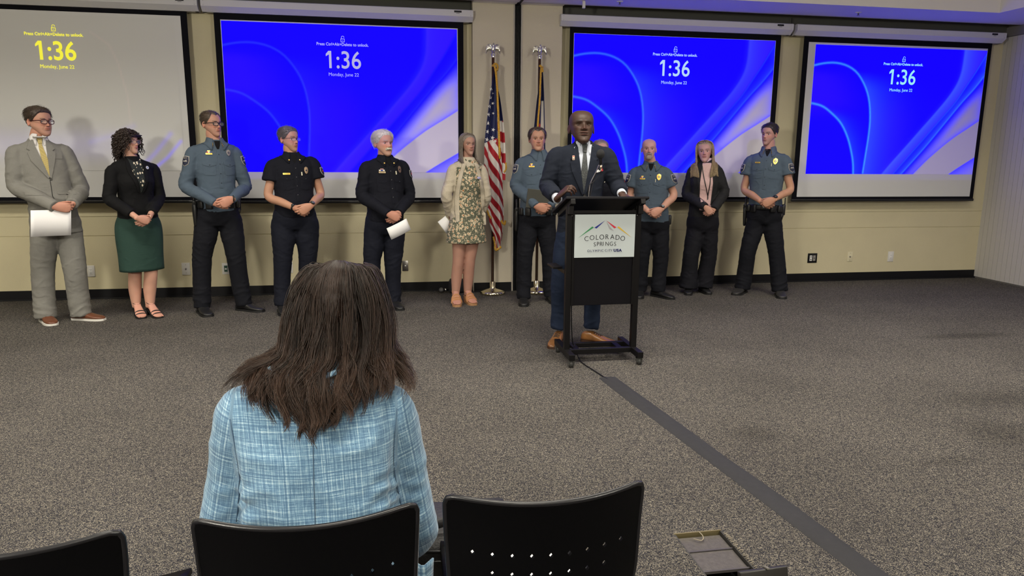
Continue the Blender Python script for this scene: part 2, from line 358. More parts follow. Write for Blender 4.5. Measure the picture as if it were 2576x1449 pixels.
PEOPLE={'p1': {'yaw': 30.9,
        'hyaw': 60.9,
        'Y': 6.753,
        'head': [-2.907, 6.723, 1.731],
        'top': [-2.916, 6.733, 1.859],
        'chin': [-2.837, 6.673, 1.606],
        'neck': [-2.924, 6.753, 1.578],
        'sh': [[-3.076, 6.656, 1.479], [-2.764, 6.851, 1.49]],
        'el': [[-3.069, 6.616, 1.184], [-2.67, 6.851, 1.147]],
        'wr': [[-2.723, 6.543, 1.048], [-2.635, 6.543, 1.071]],
        'ha': [[-2.657, 6.513, 1.044], [-2.688, 6.513, 0.977]],
        'hip': [[-2.95, 6.707, 0.868], [-2.766, 6.8, 0.872]],
        'kn': [[-2.994, 6.722, 0.439], [-2.744, 6.745, 0.444]],
        'an': [[-3.002, 6.7, 0.088], [-2.73, 6.747, 0.095]],
        'foot': [[-3.056, 6.73, -2.784, 6.382], [-2.826, 6.777, -2.557, 6.707]]},
 'p2': {'yaw': 43.0,
        'hyaw': 66.0,
        'Y': 6.88,
        'head': [-2.259, 6.85, 1.573],
        'top': [-2.273, 6.86, 1.707],
        'chin': [-2.219, 6.8, 1.46],
        'neck': [-2.245, 6.88, 1.429],
        'sh': [[-2.375, 6.751, 1.333], [-2.095, 7.01, 1.347]],
        'el': [[-2.388, 6.705, 1.078], [-2.075, 7.016, 1.069]],
        'wr': [[-2.181, 6.67, 0.92], [-2.04, 6.67, 0.937]],
        'ha': [[-2.125, 6.64, 0.888], [-2.077, 6.64, 0.888]],
        'hip': [[-2.313, 6.819, 0.852], [-2.149, 6.941, 0.839]],
        'kn': [[-2.295, 6.865, 0.42], [-2.157, 6.856, 0.418]],
        'an': [[-2.303, 6.859, 0.058], [-2.181, 6.841, 0.066]],
        'foot': [[-2.345, 6.889, -2.201, 6.657], [-2.216, 6.871, -2.064, 6.702]]},
 'p3': {'yaw': 24.6,
        'hyaw': 52.6,
        'Y': 6.953,
        'head': [-1.569, 6.923, 1.737],
        'top': [-1.597, 6.933, 1.856],
        'chin': [-1.518, 6.873, 1.62],
        'neck': [-1.54, 6.953, 1.565],
        'sh': [[-1.73, 6.873, 1.492], [-1.387, 7.032, 1.503]],
        'el': [[-1.79, 6.838, 1.182], [-1.318, 7.028, 1.167]],
        'wr': [[-1.572, 6.743, 1.031], [-1.322, 6.743, 1.073]],
        'ha': [[-1.495, 6.713, 1.026], [-1.41, 6.713, 1.036]],
        'hip': [[-1.691, 6.915, 0.918], [-1.425, 6.99, 0.91]],
        'kn': [[-1.717, 6.914, 0.539], [-1.427, 6.951, 0.529]],
        'an': [[-1.741, 6.885, 0.085], [-1.382, 6.96, 0.106]],
        'foot': [[-1.793, 6.915, -1.638, 6.626], [-1.441, 6.99, -1.224, 6.871]]},
 'p4': {'yaw': 19.2,
        'hyaw': 52.2,
        'Y': 6.921,
        'head': [-0.897, 6.891, 1.614],
        'top': [-0.928, 6.901, 1.731],
        'chin': [-0.837, 6.841, 1.493],
        'neck': [-0.867, 6.921, 1.446],
        'sh': [[-1.045, 6.858, 1.376], [-0.686, 6.983, 1.403]],
        'el': [[-1.08, 6.826, 1.089], [-0.632, 6.976, 1.098]],
        'wr': [[-0.841, 6.711, 0.998], [-0.69, 6.711, 1.004]],
        'ha': [[-0.787, 6.681, 0.967], [-0.755, 6.681, 0.967]],
        'hip': [[-1.012, 6.891, 0.882], [-0.727, 6.95, 0.875]],
        'kn': [[-0.991, 6.872, 0.533], [-0.769, 6.929, 0.533]],
        'an': [[-1.014, 6.834, 0.106], [-0.805, 6.948, 0.104]],
        'foot': [[-1.045, 6.864, -0.979, 6.615], [-0.82, 6.978, -0.719, 6.783]]},
 'p5': {'yaw': 22.3,
        'hyaw': 35.3,
        'Y': 6.924,
        'head': [-0.037, 6.894, 1.58],
        'top': [-0.044, 6.904, 1.712],
        'chin': [0.012, 6.844, 1.459],
        'neck': [-0.015, 6.924, 1.422],
        'sh': [[-0.203, 6.852, 1.366], [0.15, 6.997, 1.377]],
        'el': [[-0.236, 6.818, 1.091], [0.205, 6.991, 1.081]],
        'wr': [[-0.008, 6.714, 0.95], [0.121, 6.714, 0.964]],
        'ha': [[0.043, 6.684, 0.929], [0.07, 6.684, 0.87]],
        'hip': [[-0.164, 6.89, 0.827], [0.088, 6.959, 0.826]],
        'kn': [[-0.17, 6.887, 0.49], [0.03, 6.922, 0.446]],
        'an': [[-0.154, 6.86, 0.096], [0.033, 6.929, 0.077]],
        'foot': [[-0.184, 6.89, -0.123, 6.631], [0.0, 6.959, 0.074, 6.727]]},
 'p6': {'yaw': 8.8,
        'hyaw': 18.8,
        'Y': 7.05,
        'head': [0.78, 7.02, 1.583],
        'top': [0.782, 7.03, 1.69],
        'chin': [0.809, 6.97, 1.473],
        'neck': [0.779, 7.05, 1.392],
        'sh': [[0.623, 7.021, 1.357], [0.929, 7.079, 1.357]],
        'el': [[0.564, 6.995, 1.08], [0.967, 7.065, 1.087]],
        'wr': [[0.622, 7.15, 0.844], [0.926, 7.15, 0.882]],
        'ha': [[0.587, 7.12, 0.787], [0.901, 7.12, 0.845]],
        'hip': [[0.664, 7.036, 0.806], [0.866, 7.064, 0.802]],
        'kn': [[0.676, 7.019, 0.449], [0.794, 7.041, 0.444]],
        'an': [[0.647, 6.998, 0.096], [0.773, 7.041, 0.093]],
        'foot': [[0.633, 7.028, 0.635, 6.796], [0.759, 7.071, 0.828, 6.826]]},
 'p7': {'yaw': -6.9,
        'hyaw': -3.9,
        'Y': 7.004,
        'head': [1.467, 6.974, 1.647],
        'top': [1.468, 6.984, 1.758],
        'chin': [1.471, 6.924, 1.52],
        'neck': [1.492, 7.004, 1.486],
        'sh': [[1.308, 7.027, 1.414], [1.654, 6.982, 1.429]],
        'el': [[1.263, 7.012, 1.172], [1.71, 6.957, 1.179]],
        'wr': [[1.403, 6.794, 1.005], [1.566, 6.794, 1.004]],
        'ha': [[1.469, 6.764, 0.972], [1.508, 6.764, 0.956]],
        'hip': [[1.36, 7.015, 0.87], [1.594, 6.994, 0.871]],
        'kn': [[1.348, 6.97, 0.493], [1.61, 6.999, 0.485]],
        'an': [[1.335, 6.945, 0.08], [1.631, 7.004, 0.061]],
        'foot': [[1.321, 6.975, 1.289, 6.782], [1.639, 7.034, 1.651, 6.869]]},
 'p8': {'yaw': -10.3,
        'hyaw': -5.3,
        'Y': 5.388,
        'head': [1.473, 5.358, 1.687],
        'top': [1.472, 5.368, 1.82],
        'chin': [1.479, 5.308, 1.544],
        'neck': [1.492, 5.388, 1.536],
        'sh': [[1.28, 5.422, 1.492], [1.677, 5.354, 1.495]],
        'el': [[1.222, 5.409, 1.243], [1.753, 5.327, 1.253]],
        'wr': [[1.238, 5.138, 1.156], [1.737, 5.138, 1.19]],
        'ha': [[1.259, 5.108, 1.227], [1.771, 5.108, 1.186]],
        'hip': [[1.347, 5.404, 0.834], [1.603, 5.372, 0.835]],
        'kn': [[1.331, 5.375, 0.457], [1.595, 5.361, 0.47]],
        'an': [[1.322, 5.372, 0.068], [1.587, 5.343, 0.092]],
        'foot': [[1.354, 5.402, 1.253, 5.198], [1.555, 5.373, 1.71, 5.227]]},
 'p9': {'yaw': -17.1,
        'hyaw': 2.9,
        'Y': 7.233,
        'head': [2.186, 7.203, 1.536],
        'top': [2.186, 7.213, 1.649],
        'chin': [2.175, 7.153, 1.415],
        'neck': [2.201, 7.233, 1.365],
        'sh': [[2.038, 7.289, 1.281], [2.367, 7.177, 1.285]],
        'el': [[2.008, 7.28, 1.032], [2.426, 7.146, 1.047]],
        'wr': [[2.101, 7.023, 0.885], [2.229, 7.023, 0.884]],
        'ha': [[2.144, 6.993, 0.855], [2.178, 6.993, 0.854]],
        'hip': [[2.122, 7.259, 0.781], [2.334, 7.206, 0.784]],
        'kn': [[2.121, 7.22, 0.425], [2.346, 7.205, 0.423]],
        'an': [[2.131, 7.218, 0.067], [2.353, 7.188, 0.067]],
        'foot': [[2.137, 7.248, 2.1, 7.121], [2.364, 7.218, 2.332, 7.089]]},
 'p10': {'yaw': -21.1,
         'hyaw': -18.1,
         'Y': 7.137,
         'head': [2.682, 7.107, 1.544],
         'top': [2.685, 7.117, 1.657],
         'chin': [2.681, 7.057, 1.435],
         'neck': [2.713, 7.137, 1.385],
         'sh': [[2.554, 7.205, 1.318], [2.864, 7.068, 1.322]],
         'el': [[2.518, 7.199, 1.061], [2.937, 7.035, 1.077]],
         'wr': [[2.599, 6.927, 0.926], [2.765, 6.927, 0.942]],
         'ha': [[2.661, 6.897, 0.904], [2.695, 6.897, 0.904]],
         'hip': [[2.652, 7.169, 0.773], [2.856, 7.104, 0.79]],
         'kn': [[2.654, 7.137, 0.44], [2.849, 7.096, 0.426]],
         'an': [[2.651, 7.148, 0.093], [2.822, 7.065, 0.079]],
         'foot': [[2.657, 7.178, 2.588, 7.012], [2.779, 7.095, 2.887, 6.907]]},
 'p11': {'yaw': -20.0,
         'hyaw': -28.0,
         'Y': 7.252,
         'head': [3.359, 7.222, 1.525],
         'top': [3.373, 7.232, 1.667],
         'chin': [3.343, 7.172, 1.409],
         'neck': [3.38, 7.252, 1.404],
         'sh': [[3.244, 7.316, 1.347], [3.494, 7.187, 1.351]],
         'el': [[3.202, 7.309, 1.07], [3.558, 7.154, 1.103]],
         'wr': [[3.256, 7.042, 0.968], [3.403, 7.042, 0.967]],
         'ha': [[3.32, 7.012, 0.928], [3.349, 7.012, 0.886]],
         'hip': [[3.276, 7.282, 0.77], [3.478, 7.221, 0.774]],
         'kn': [[3.248, 7.226, 0.418], [3.463, 7.237, 0.413]],
         'an': [[3.229, 7.21, 0.068], [3.422, 7.233, 0.059]],
         'foot': [[3.227, 7.24, 3.161, 7.066], [3.402, 7.263, 3.407, 7.055]]},
 'p12': {'yaw': -37.5,
         'hyaw': -57.5,
         'Y': 7.077,
         'head': [3.993, 7.047, 1.711],
         'top': [4.002, 7.057, 1.838],
         'chin': [3.924, 6.997, 1.603],
         'neck': [3.996, 7.077, 1.543],
         'sh': [[3.847, 7.193, 1.45], [4.128, 6.961, 1.461]],
         'el': [[3.812, 7.196, 1.131], [4.184, 6.918, 1.144]],
         'wr': [[3.819, 6.867, 1.048], [3.987, 6.867, 1.076]],
         'ha': [[3.867, 6.837, 1.013], [3.896, 6.837, 0.996]],
         'hip': [[3.914, 7.132, 0.864], [4.093, 7.022, 0.872]],
         'kn': [[3.859, 7.108, 0.486], [4.13, 7.006, 0.478]],
         'an': [[3.839, 7.149, 0.096], [4.171, 6.945, 0.067]],
         'foot': [[3.862, 7.179, 3.591, 6.942], [4.171, 6.975, 4.067, 6.726]]}}
# ------------------------------------------------------------------ head
_HT = np.array([  # z, half width, front y, back y, tilt
    (-.004, .004, .062, .044, .30), (.000, .024, .080, .004, .30), (.010, .036, .089, -.018, .30), (.024, .046, .0915, -.034, .28),
    (.044, .056, .0895, -.050, .24), (.064, .0625, .0905, -.062, .18), (.085, .0675, .090, -.074, .10), (.105, .071, .087, -.088, .04),
    (.122, .0735, .0845, -.098, 0), (.140, .0755, .0885, -.104, 0), (.160, .0765, .0875, -.106, 0), (.180, .0745, .0805, -.103, 0),
    (.197, .0690, .067, -.094, 0), (.212, .058, .048, -.078, 0), (.224, .042, .022, -.056, 0), (.231, .024, -.004, -.036, 0), (.2335, .004, -.018, -.022, 0)])
NPH = 108
_s = np.linspace(-1, 1, NPH, endpoint=False); PHI = PI * np.sign(_s) * np.abs(_s) ** 1.45
ZL = np.concatenate([np.linspace(-.004, .03, 16)[:-1], np.linspace(.03, .14, 56)[:-1], np.linspace(.14, .2335, 26)])
def _tab(k, sc_=1.0):
    y = np.interp(ZL, _HT[:, 0], _HT[:, k])
    for _ in range(3): y[1:-1] = (y[:-2] + 2 * y[1:-1] + y[2:]) / 4
    return y * sc_
def head_base(P):
    """-> X,Y,Z arrays (rows, cols) in head space: y forward, z up, chin at 0, crown at .2335"""
    W = _tab(1) * P.get('wide', 1.0); jaw = P.get('jaw', 1.0); W = W * np.interp(ZL, [0, .06, .12], [jaw, jaw, 1])
    YF, YB, TL = _tab(2), _tab(3), _tab(4)
    c = np.cos(PHI)[None]; s = np.sin(PHI)[None]; e = .92
    X = W[:, None] * np.sign(s) * np.abs(s) ** e
    yc = (-.008 + 0 * YF)[:, None]
    yc = np.where(ZL < .09, np.interp(ZL, [-.004, .03, .09], [.05, .02, -.008]), np.interp(ZL, [.2, .2335], [-.008, -.02]))[:, None]
    Y = np.where(c > 0, yc + (YF[:, None] - yc) * np.abs(c) ** (e * .95), yc + (YB[:, None] - yc) * np.abs(c) ** e)
    Z = ZL[:, None] + TL[:, None] * (YF[:, None] - Y)
    zz = ZL[:, None] + 0 * X; ax = np.abs(X)
    fw = ss(.15, .55, c)
    g = lambda a, m, s_: np.exp(-((a - m) / s_) ** 2)
    ns = P.get('nose', 1.0)
    hz = np.linspace(.06, .15, 91); hh = np.interp(hz, [.0765, .0805, .0850, .0895, .096, .110, .122, .134], [0, .0095, .0185, .0225, .0195, .0125, .0065, .0])
    for _ in range(4): hh[1:-1] = (hh[:-2] + 2 * hh[1:-1] + hh[2:]) / 4
    hgt = np.interp(zz, hz, hh) * ns
    sig = np.interp(zz, [.08, .09, .100, .112, .128], [.0100, .0100, .0080, .0070, .0085]) * P.get('nosew', 1)
    D = hgt * np.exp(-(ax / sig) ** 2)
    nw = P.get('nosew', 1)
    D += .0080 * g(ax, .0125 * nw, .0052) * g(zz, .0860, .0060)
    D -= .012 * g(ax, .031, .0155) * g(zz, .120, .0105)
    D += .0040 * g(ax, .027, .022) * g(zz, .1385, .0065) * P.get('brow', 1)
    D += .0045 * g(ax, .043, .015) * g(zz, .098, .014)
    D += .0030 * g(ax, 0, .030) * g(zz, .063, .016)
    mo = P.get('open', 0)
    D += .0038 * np.exp(-(ax / .021) ** 4) * g(zz, .0670, .0036) * P.get('lips', 1)
    D += .0048 * np.exp(-(ax / .018) ** 4) * g(zz, .0570 - mo, .0042) * P.get('lips', 1)
    D -= (.0034 + mo) * np.exp(-(ax / .025) ** 6) * g(zz, .0622 - mo / 2, .0015 + mo / 2)
    D += .0045 * g(ax, 0, .019) * g(zz, .016, .011); D -= .0028 * g(ax, 0, .02) * g(zz, .0435, .005)
    # fold from nostril to mouth corner
    fx = np.interp(zz, [.055, .086], [.033, .019]); D -= .0017 * P.get('age', 1) * g(ax, fx, .0035) * ss(.05, .058, zz) * (1 - ss(.084, .09, zz))
    bx_ = .0022 * P.get('age', 1) * g(ax, .031, .012) * g(zz, .106, .003); D -= bx_
    D *= fw
    Y = Y + D
    return X, Y, Z, zz
def hairline(kind):
    """z of the hairline against |phi| in degrees (0 = face front)"""
    t = {'short': ([0, 28, 42, 52, 62, 72, 82, 95, 112, 135, 180], [.193, .190, .180, .165, .150, .128, .112, .118, .078, .050, .040]),
         'recede': ([0, 20, 30, 42, 52, 62, 72, 82, 95, 112, 135, 180], [.196, .205, .208, .192, .168, .150, .128, .112, .118, .078, .050, .040]),
         'bald': ([0, 50, 75, 95, 112, 135, 180], [.235, .235, .21, .165, .150, .13, .12]),
         'long': ([0, 30, 50, 62, 75, 90, 110, 180], [.200, .190, .172, .150, .128, .10, .07, .03])}[kind]
    return lambda ph: np.interp(np.degrees(np.abs(ph)), *t)
class Head:
    def __init__(s, P, origin, yaw, pitch=0, roll=0, scale=1.0):
        s.P = P; X, Y, Z, zz = head_base(P); s.X, s.Y, s.Z, s.zz = X, Y, Z, zz
        s.scale = scale
        a = R(yaw); f = Vector((math.sin(a), -math.cos(a), 0)); x = Vector((-math.cos(a), -math.sin(a), 0)); z = Vector((0, 0, 1))
        M = Matrix((x, f, z)).transposed()
        M = M @ Matrix.Rotation(R(-pitch), 3, 'X') @ Matrix.Rotation(R(roll), 3, 'Y')
        s.M = np.array(M) * scale; s.piv = np.array((0, -.01, .06)); s.o = np.array(origin, float)
        s.L = np.stack([X, Y, Z], -1)
    def w(s, L): return (np.asarray(L, float) - s.piv) @ s.M.T + s.o
    def grid_faces(s, mask=None):
        n, m = s.X.shape; F = []
        for i in range(n - 1):
            for j in range(m):
                q = ((i, j), (i, (j + 1) % m), (i + 1, (j + 1) % m), (i + 1, j))
                if mask is None or all(mask[a] for a in q): F.append(tuple(a * m + b for a, b in q))
        return F
    def surf(s, x, z):
        k = np.argmin((s.X - x) ** 2 + (s.Z - z) ** 2 + (s.Y < 0) * 1); return s.L.reshape(-1, 3)[k]
    def build(s):
        """-> parts with colours (V, F, C)"""
        P = s.P; skin = np.array(P['skin']); n, m = s.X.shape
        ax = np.abs(s.X); zz = s.zz; fr = (s.Y > .03)
        C = np.tile(skin, (n, m, 1)); g = lambda a, mm, s_: np.exp(-((a - mm) / s_) ** 2)
        def mixc(C, col, w): return C * (1 - w[..., None]) + np.array(col) * w[..., None]
        pink = skin * np.array(P.get('blush', (1.12, .80, .78)))
        C = mixc(C, pink, np.clip(.6 * g(ax, .04, .02) * g(zz, .092, .02) + .7 * g(ax, 0, .016) * g(zz, .088, .012), 0, 1) * fr)
        C = mixc(C, skin * .80, .5 * g(ax, .031, .017) * g(zz, .112, .007) * fr)  # eye-socket shade painted into the skin colour below the eyes
        mo = P.get('open', 0)
        lip = np.array(P.get('lip', skin * np.array((1.0, .62, .62))))
        lw = np.exp(-(ax / .0235) ** 6) * (g(zz, .0668, .0032) + g(zz, .0568 - mo, .0038)); C = mixc(C, lip, np.clip(lw * 1.1, 0, .9) * fr)
        C = mixc(C, skin * .22, np.clip(np.exp(-(ax / .024) ** 6) * g(zz, .0622 - mo / 2, .0011 + mo / 2), 0, .9) * fr)
        C = mixc(C, skin * .25, np.clip(g(ax, .0075, .0035) * g(zz, .0805, .0022), 0, .9) * fr)
        if P.get('stubble'):
            st, k = P['stubble']; w = k * (ss(.085, .06, zz) * ss(0, .012, np.where(zz > .055, np.abs(ax - .0) * .5 + .012 * (zz < .078), .02)));
            C = mixc(C, st, np.clip(w * (1 - np.clip(lw, 0, 1)), 0, 1) * (s.Y > -.03))
        bc = P.get('browcol')
        if bc is not None:
            bz = .1400 + .0035 * np.sin(np.clip((ax - .012) / .038, 0, 1) * PI * .8); w = np.exp(-((zz - bz) / (.0031 * P.get('browth', 1))) ** 2) * ss(.010, .016, ax) * ss(.053, .044, ax)
            C = mixc(C, np.array(bc) * .55, np.clip(w * 1.2, 0, .95) * fr)
        V = s.L.reshape(-1, 3).copy(); F = s.grid_faces() + [tuple(range(m))[::-1], tuple((n - 1) * m + j for j in range(m))]
        parts = [(s.w(V), F, C.reshape(-1, 3))]
        # eyes
        down = P.get('lid', 0)
        for sx in (-1, 1):
            p = s.surf(.0315 * sx, .1195); c = np.array((.0315 * sx, p[1] - (.0066 if down < 20 else .0092), .1195)); r = .0122
            V, F = ellipsoid((0, 0, 0), (r, r, r), 20, 14)
            V = V[:, [0, 2, 1]]; F = [f[::-1] for f in F]
            ang = np.degrees(np.arccos(np.clip(V[:, 1] / r, -1, 1)))
            Ce = np.tile((.62, .57, .53), (len(V), 1)); Ce[ang < 33] = P.get('iris', (.05, .03, .02)); Ce[ang < 15] = (.005, .005, .005)
            g_ = P.get('gaze', 0)
            Vr = V @ np.array(Matrix.Rotation(R(-g_), 3, 'Z')).T
            parts.append((s.w(Vr + c), F, Ce))
            # lids
            for up in (1, -1):
                el = np.linspace(up * (17 - down) if up > 0 else -21, up * 86, 7); az = np.linspace(-100, 100, 17); r2 = .0136
                LV = np.array([(r2 * math.cos(R(e)) * math.sin(R(a)), r2 * math.cos(R(e)) * math.cos(R(a)) , r2 * math.sin(R(e) ) - (.0035 * (a / 100) ** 2) * up * (abs(e) < 60)) for e in el for a in az])
                LF = [(i * 17 + j, i * 17 + j + 1, (i + 1) * 17 + j + 1, (i + 1) * 17 + j)[::up] for i in range(6) for j in range(16)]
                LC = np.tile(skin * (.86 if down < 20 else .97), (len(LV), 1))
                if up > 0: LC[:17] = skin * .18
                else: LC[:17] = skin * .5
                parts.append((s.w(LV + c), LF, LC))
        # ears
        for sx in (-1, 1):
            if P.get('noears'): break
            V, F = ellipsoid((0, 0, 0), (.0075, .0175, .031), 18, 14)
            d = np.sqrt((V[:, 1] / .0175) ** 2 + (V[:, 2] / .031) ** 2); V[:, 0] += np.where(V[:, 0] * sx > 0, -sx * .006 * np.exp(-(d / .55) ** 2), 0)
            V[:, 1] *= np.where(V[:, 2] < -.01, .75, 1.0)
            Rz = np.array(Matrix.Rotation(R(28 * sx), 3, 'Z') @ Matrix.Rotation(R(-12), 3, 'X')); V = V @ Rz.T
            xw = np.abs(s.surf_side(.115))
            parts.append((s.w(V + np.array((sx * (xw + .004), -.012, .112))), F, np.tile(skin * np.array((1.05, .86, .84)), (len(V), 1))))
        return parts
    def surf_side(s, z):
        i = np.argmin(np.abs(ZL - z)); return s.X[i].max()
    def shell(s, mask, thick, jitter=0, seed=0, extra=None):
        """raised layer over the head surface where mask, thickness map"""
        n, m = s.X.shape; L = s.L
        du = np.roll(L, -1, 1) - np.roll(L, 1, 1); dv = np.gradient(L, axis=0); N = nrm(np.cross(du, dv))
        c = np.array((0, -.01, .11)); sgn = np.sign(((L - c) * N).sum(-1)); N = N * sgn[..., None]
        N[-3:] = (0, 0, 1)
        T = thick * mask
        if jitter: T = T * (1 + jitter * (vnoise(L.reshape(-1, 3) * (1, 1, .5), 130, seed).reshape(n, m) - .5) * 2 + jitter * .6 * (vnoise(L.reshape(-1, 3), 60, seed + 3).reshape(n, m) - .5) * 2)
        V = L + N * T[..., None]
        if extra is not None: V = V + extra(L, N, T)
        mk = mask > .001
        # drop faces fully outside
        F = []
        for i in range(n - 1):
            for j in range(m):
                j2 = (j + 1) % m
                if mk[i, j] or mk[i, j2] or mk[i + 1, j] or mk[i + 1, j2]:
                    F.append((i * m + j, i * m + j2, (i + 1) * m + j2, (i + 1) * m + j))
        if mk[-1].any(): F.append(tuple((n - 1) * m + j for j in range(m)))
        V = V.reshape(-1, 3) - N.reshape(-1, 3) * (~mk.reshape(-1, 1)) * .0015
        used = sorted({i for f in F for i in f}); mp = {a: b for b, a in enumerate(used)}
        return s.w(V[used]), [tuple(mp[i] for i in f) for f in F]
    def hairmask(s, kind, soft=.008):
        hl = hairline(kind)(PHI)[None]; return ss(0, soft, s.zz - hl)
def hair_mat(name, col, hi=None):
    if name in MATS: return MATS[name]
    m, nt, b = nodes_mat(name); hi = hi or tuple(min(1, c * 2.2 + .01) for c in col)
    tc = nt.nodes.new('ShaderNodeTexCoord'); mp = nt.nodes.new('ShaderNodeMapping'); mp.inputs['Scale'].default_value = (1, 1, .12)
    n = nt.nodes.new('ShaderNodeTexNoise'); n.inputs['Scale'].default_value = 420; n.inputs['Detail'].default_value = 3
    nt.links.new(tc.outputs['Object'], mp.inputs[0]); nt.links.new(mp.outputs[0], n.inputs['Vector'])
    cr = nt.nodes.new('ShaderNodeValToRGB'); cr.color_ramp.elements[0].position = .35; cr.color_ramp.elements[1].position = .68
    cr.color_ramp.elements[0].color = (*col, 1); cr.color_ramp.elements[1].color = (*hi, 1)
    nt.links.new(n.outputs['Fac'], cr.inputs[0]); nt.links.new(cr.outputs[0], b.inputs['Base Color']); b.inputs['Roughness'].default_value = .42; b.inputs['Specular IOR Level'].default_value = .5
    bp = nt.nodes.new('ShaderNodeBump'); bp.inputs['Strength'].default_value = .6; bp.inputs['Distance'].default_value = .003
    nt.links.new(n.outputs['Fac'], bp.inputs['Height']); nt.links.new(bp.outputs[0], b.inputs['Normal'])
    return m
def strands(paths, r0, r1, sides=3, belly=None):
    """paths (N,K,3) -> one mesh of thin tapering tubes"""
    N, K, _ = paths.shape
    T = np.gradient(paths, axis=1); T = nrm(T); ref = np.array((.31, .52, .79)); s = nrm(np.cross(T, ref)); q = np.cross(s, T)
    t = np.linspace(0, 1, K)
    rad = (r0 * (1 - t) + r1 * t) if belly is None else np.interp(t, *belly)
    a = np.linspace(0, 2 * PI, sides, endpoint=False)
    V = paths[:, :, None, :] + rad[None, :, None, None] * (np.cos(a)[None, None, :, None] * s[:, :, None, :] + np.sin(a)[None, None, :, None] * q[:, :, None, :])
    idx = np.arange(N * K * sides).reshape(N, K, sides)
    A = idx[:, :-1]; B = idx[:, 1:]
    F = np.stack([A, np.roll(A, -1, 2), np.roll(B, -1, 2), B], -1).reshape(-1, 4)
    return V.reshape(-1, 3), F
# ------------------------------------------------------------------ hand
def hand(W, d, n, th, sc_=1.0, curl=(30, 35, 25), spread=3, thumb=(35, 20), skin=None, wrist=.028):
    """W wrist point, d finger direction, n palm-side normal, th thumb side"""
    W = np.array(W, float); d = nrm(d); n = nrm(np.array(n) - d * np.dot(n, d)); th = nrm(np.array(th) - d * np.dot(th, d) - n * np.dot(th, n))
    parts = []
    pal = [(-.020, .0, wrist * .86, .019), (-.006, 0, wrist * .95, .018), (.015, .001, .034, .0165), (.045, .002, .040, .0155), (.075, 0, .0415, .0135), (.093, -.002, .037, .010)]
    pts = [W + d * x * sc_ + th * y * sc_ for x, y, a, b in pal]
    parts.append(tube(pts, [(a * sc_, b * sc_) for _, _, a, b in pal], n=20, ref=n))
    fl = [.073, .082, .077, .060]; off = [.030, .0105, -.0095, -.029]; kn = [.090, .094, .090, .083]; fr = [.0092, .0095, .009, .008]
    for i in range(4):
        a = 0; p = W + (d * kn[i] + th * off[i] - n * .001) * sc_
        sp = R(spread * (1.5 - i)); fd = nrm(d * math.cos(sp) + th * math.sin(sp)); pts = [p - fd * .02 * sc_, p]; rr = [fr[i] * 1.05, fr[i] * 1.08]
        for k, (fc, cu) in enumerate(zip((.45, .31, .24), curl)):
            cu = cu + (i - 1.5) * 3
            a += R(cu); v = fd * math.cos(a) + n * math.sin(a)
            p2 = p + v * fl[i] * fc * sc_; pts += [(p + p2) / 2, p2]; rr += [fr[i] * (.98 - .07 * k), fr[i] * (1.0 - .09 * k)]; p = p2
        parts.append(tube(pts, [r * sc_ for r in rr], n=12, ref=th))
    a1, a2 = R(thumb[0]), R(thumb[1])
    b = W + (d * .018 + th * .024 + n * .004) * sc_; v = nrm(d * math.cos(a1) + th * math.sin(a1) + n * .35)
    p1 = b + v * .042 * sc_; v2 = nrm(d * math.cos(a1 - a2) + th * math.sin(a1 - a2) + n * .42); p2 = p1 + v2 * .033 * sc_; v3 = nrm(d * math.cos(a1 - 2 * a2) + th * math.sin(a1 - 2 * a2) + n * .5); p3 = p2 + v3 * .024 * sc_
    parts.append(tube([b - v * .012 * sc_, b, (b + p1) / 2, p1, (p1 + p2) / 2, p2, p3], [r * sc_ for r in (.012, .0145, .0135, .0115, .0105, .0105, .0085)], n=12, ref=n))
    V, Q, E = remesh(parts, .0030 * sc_, 2)
    C = np.tile(skin, (len(V), 1)) * (1 + .10 * (vnoise(V, 60)[:, None] - .5)) * np.array((1.03, .93, .92))
    return V, Q, C
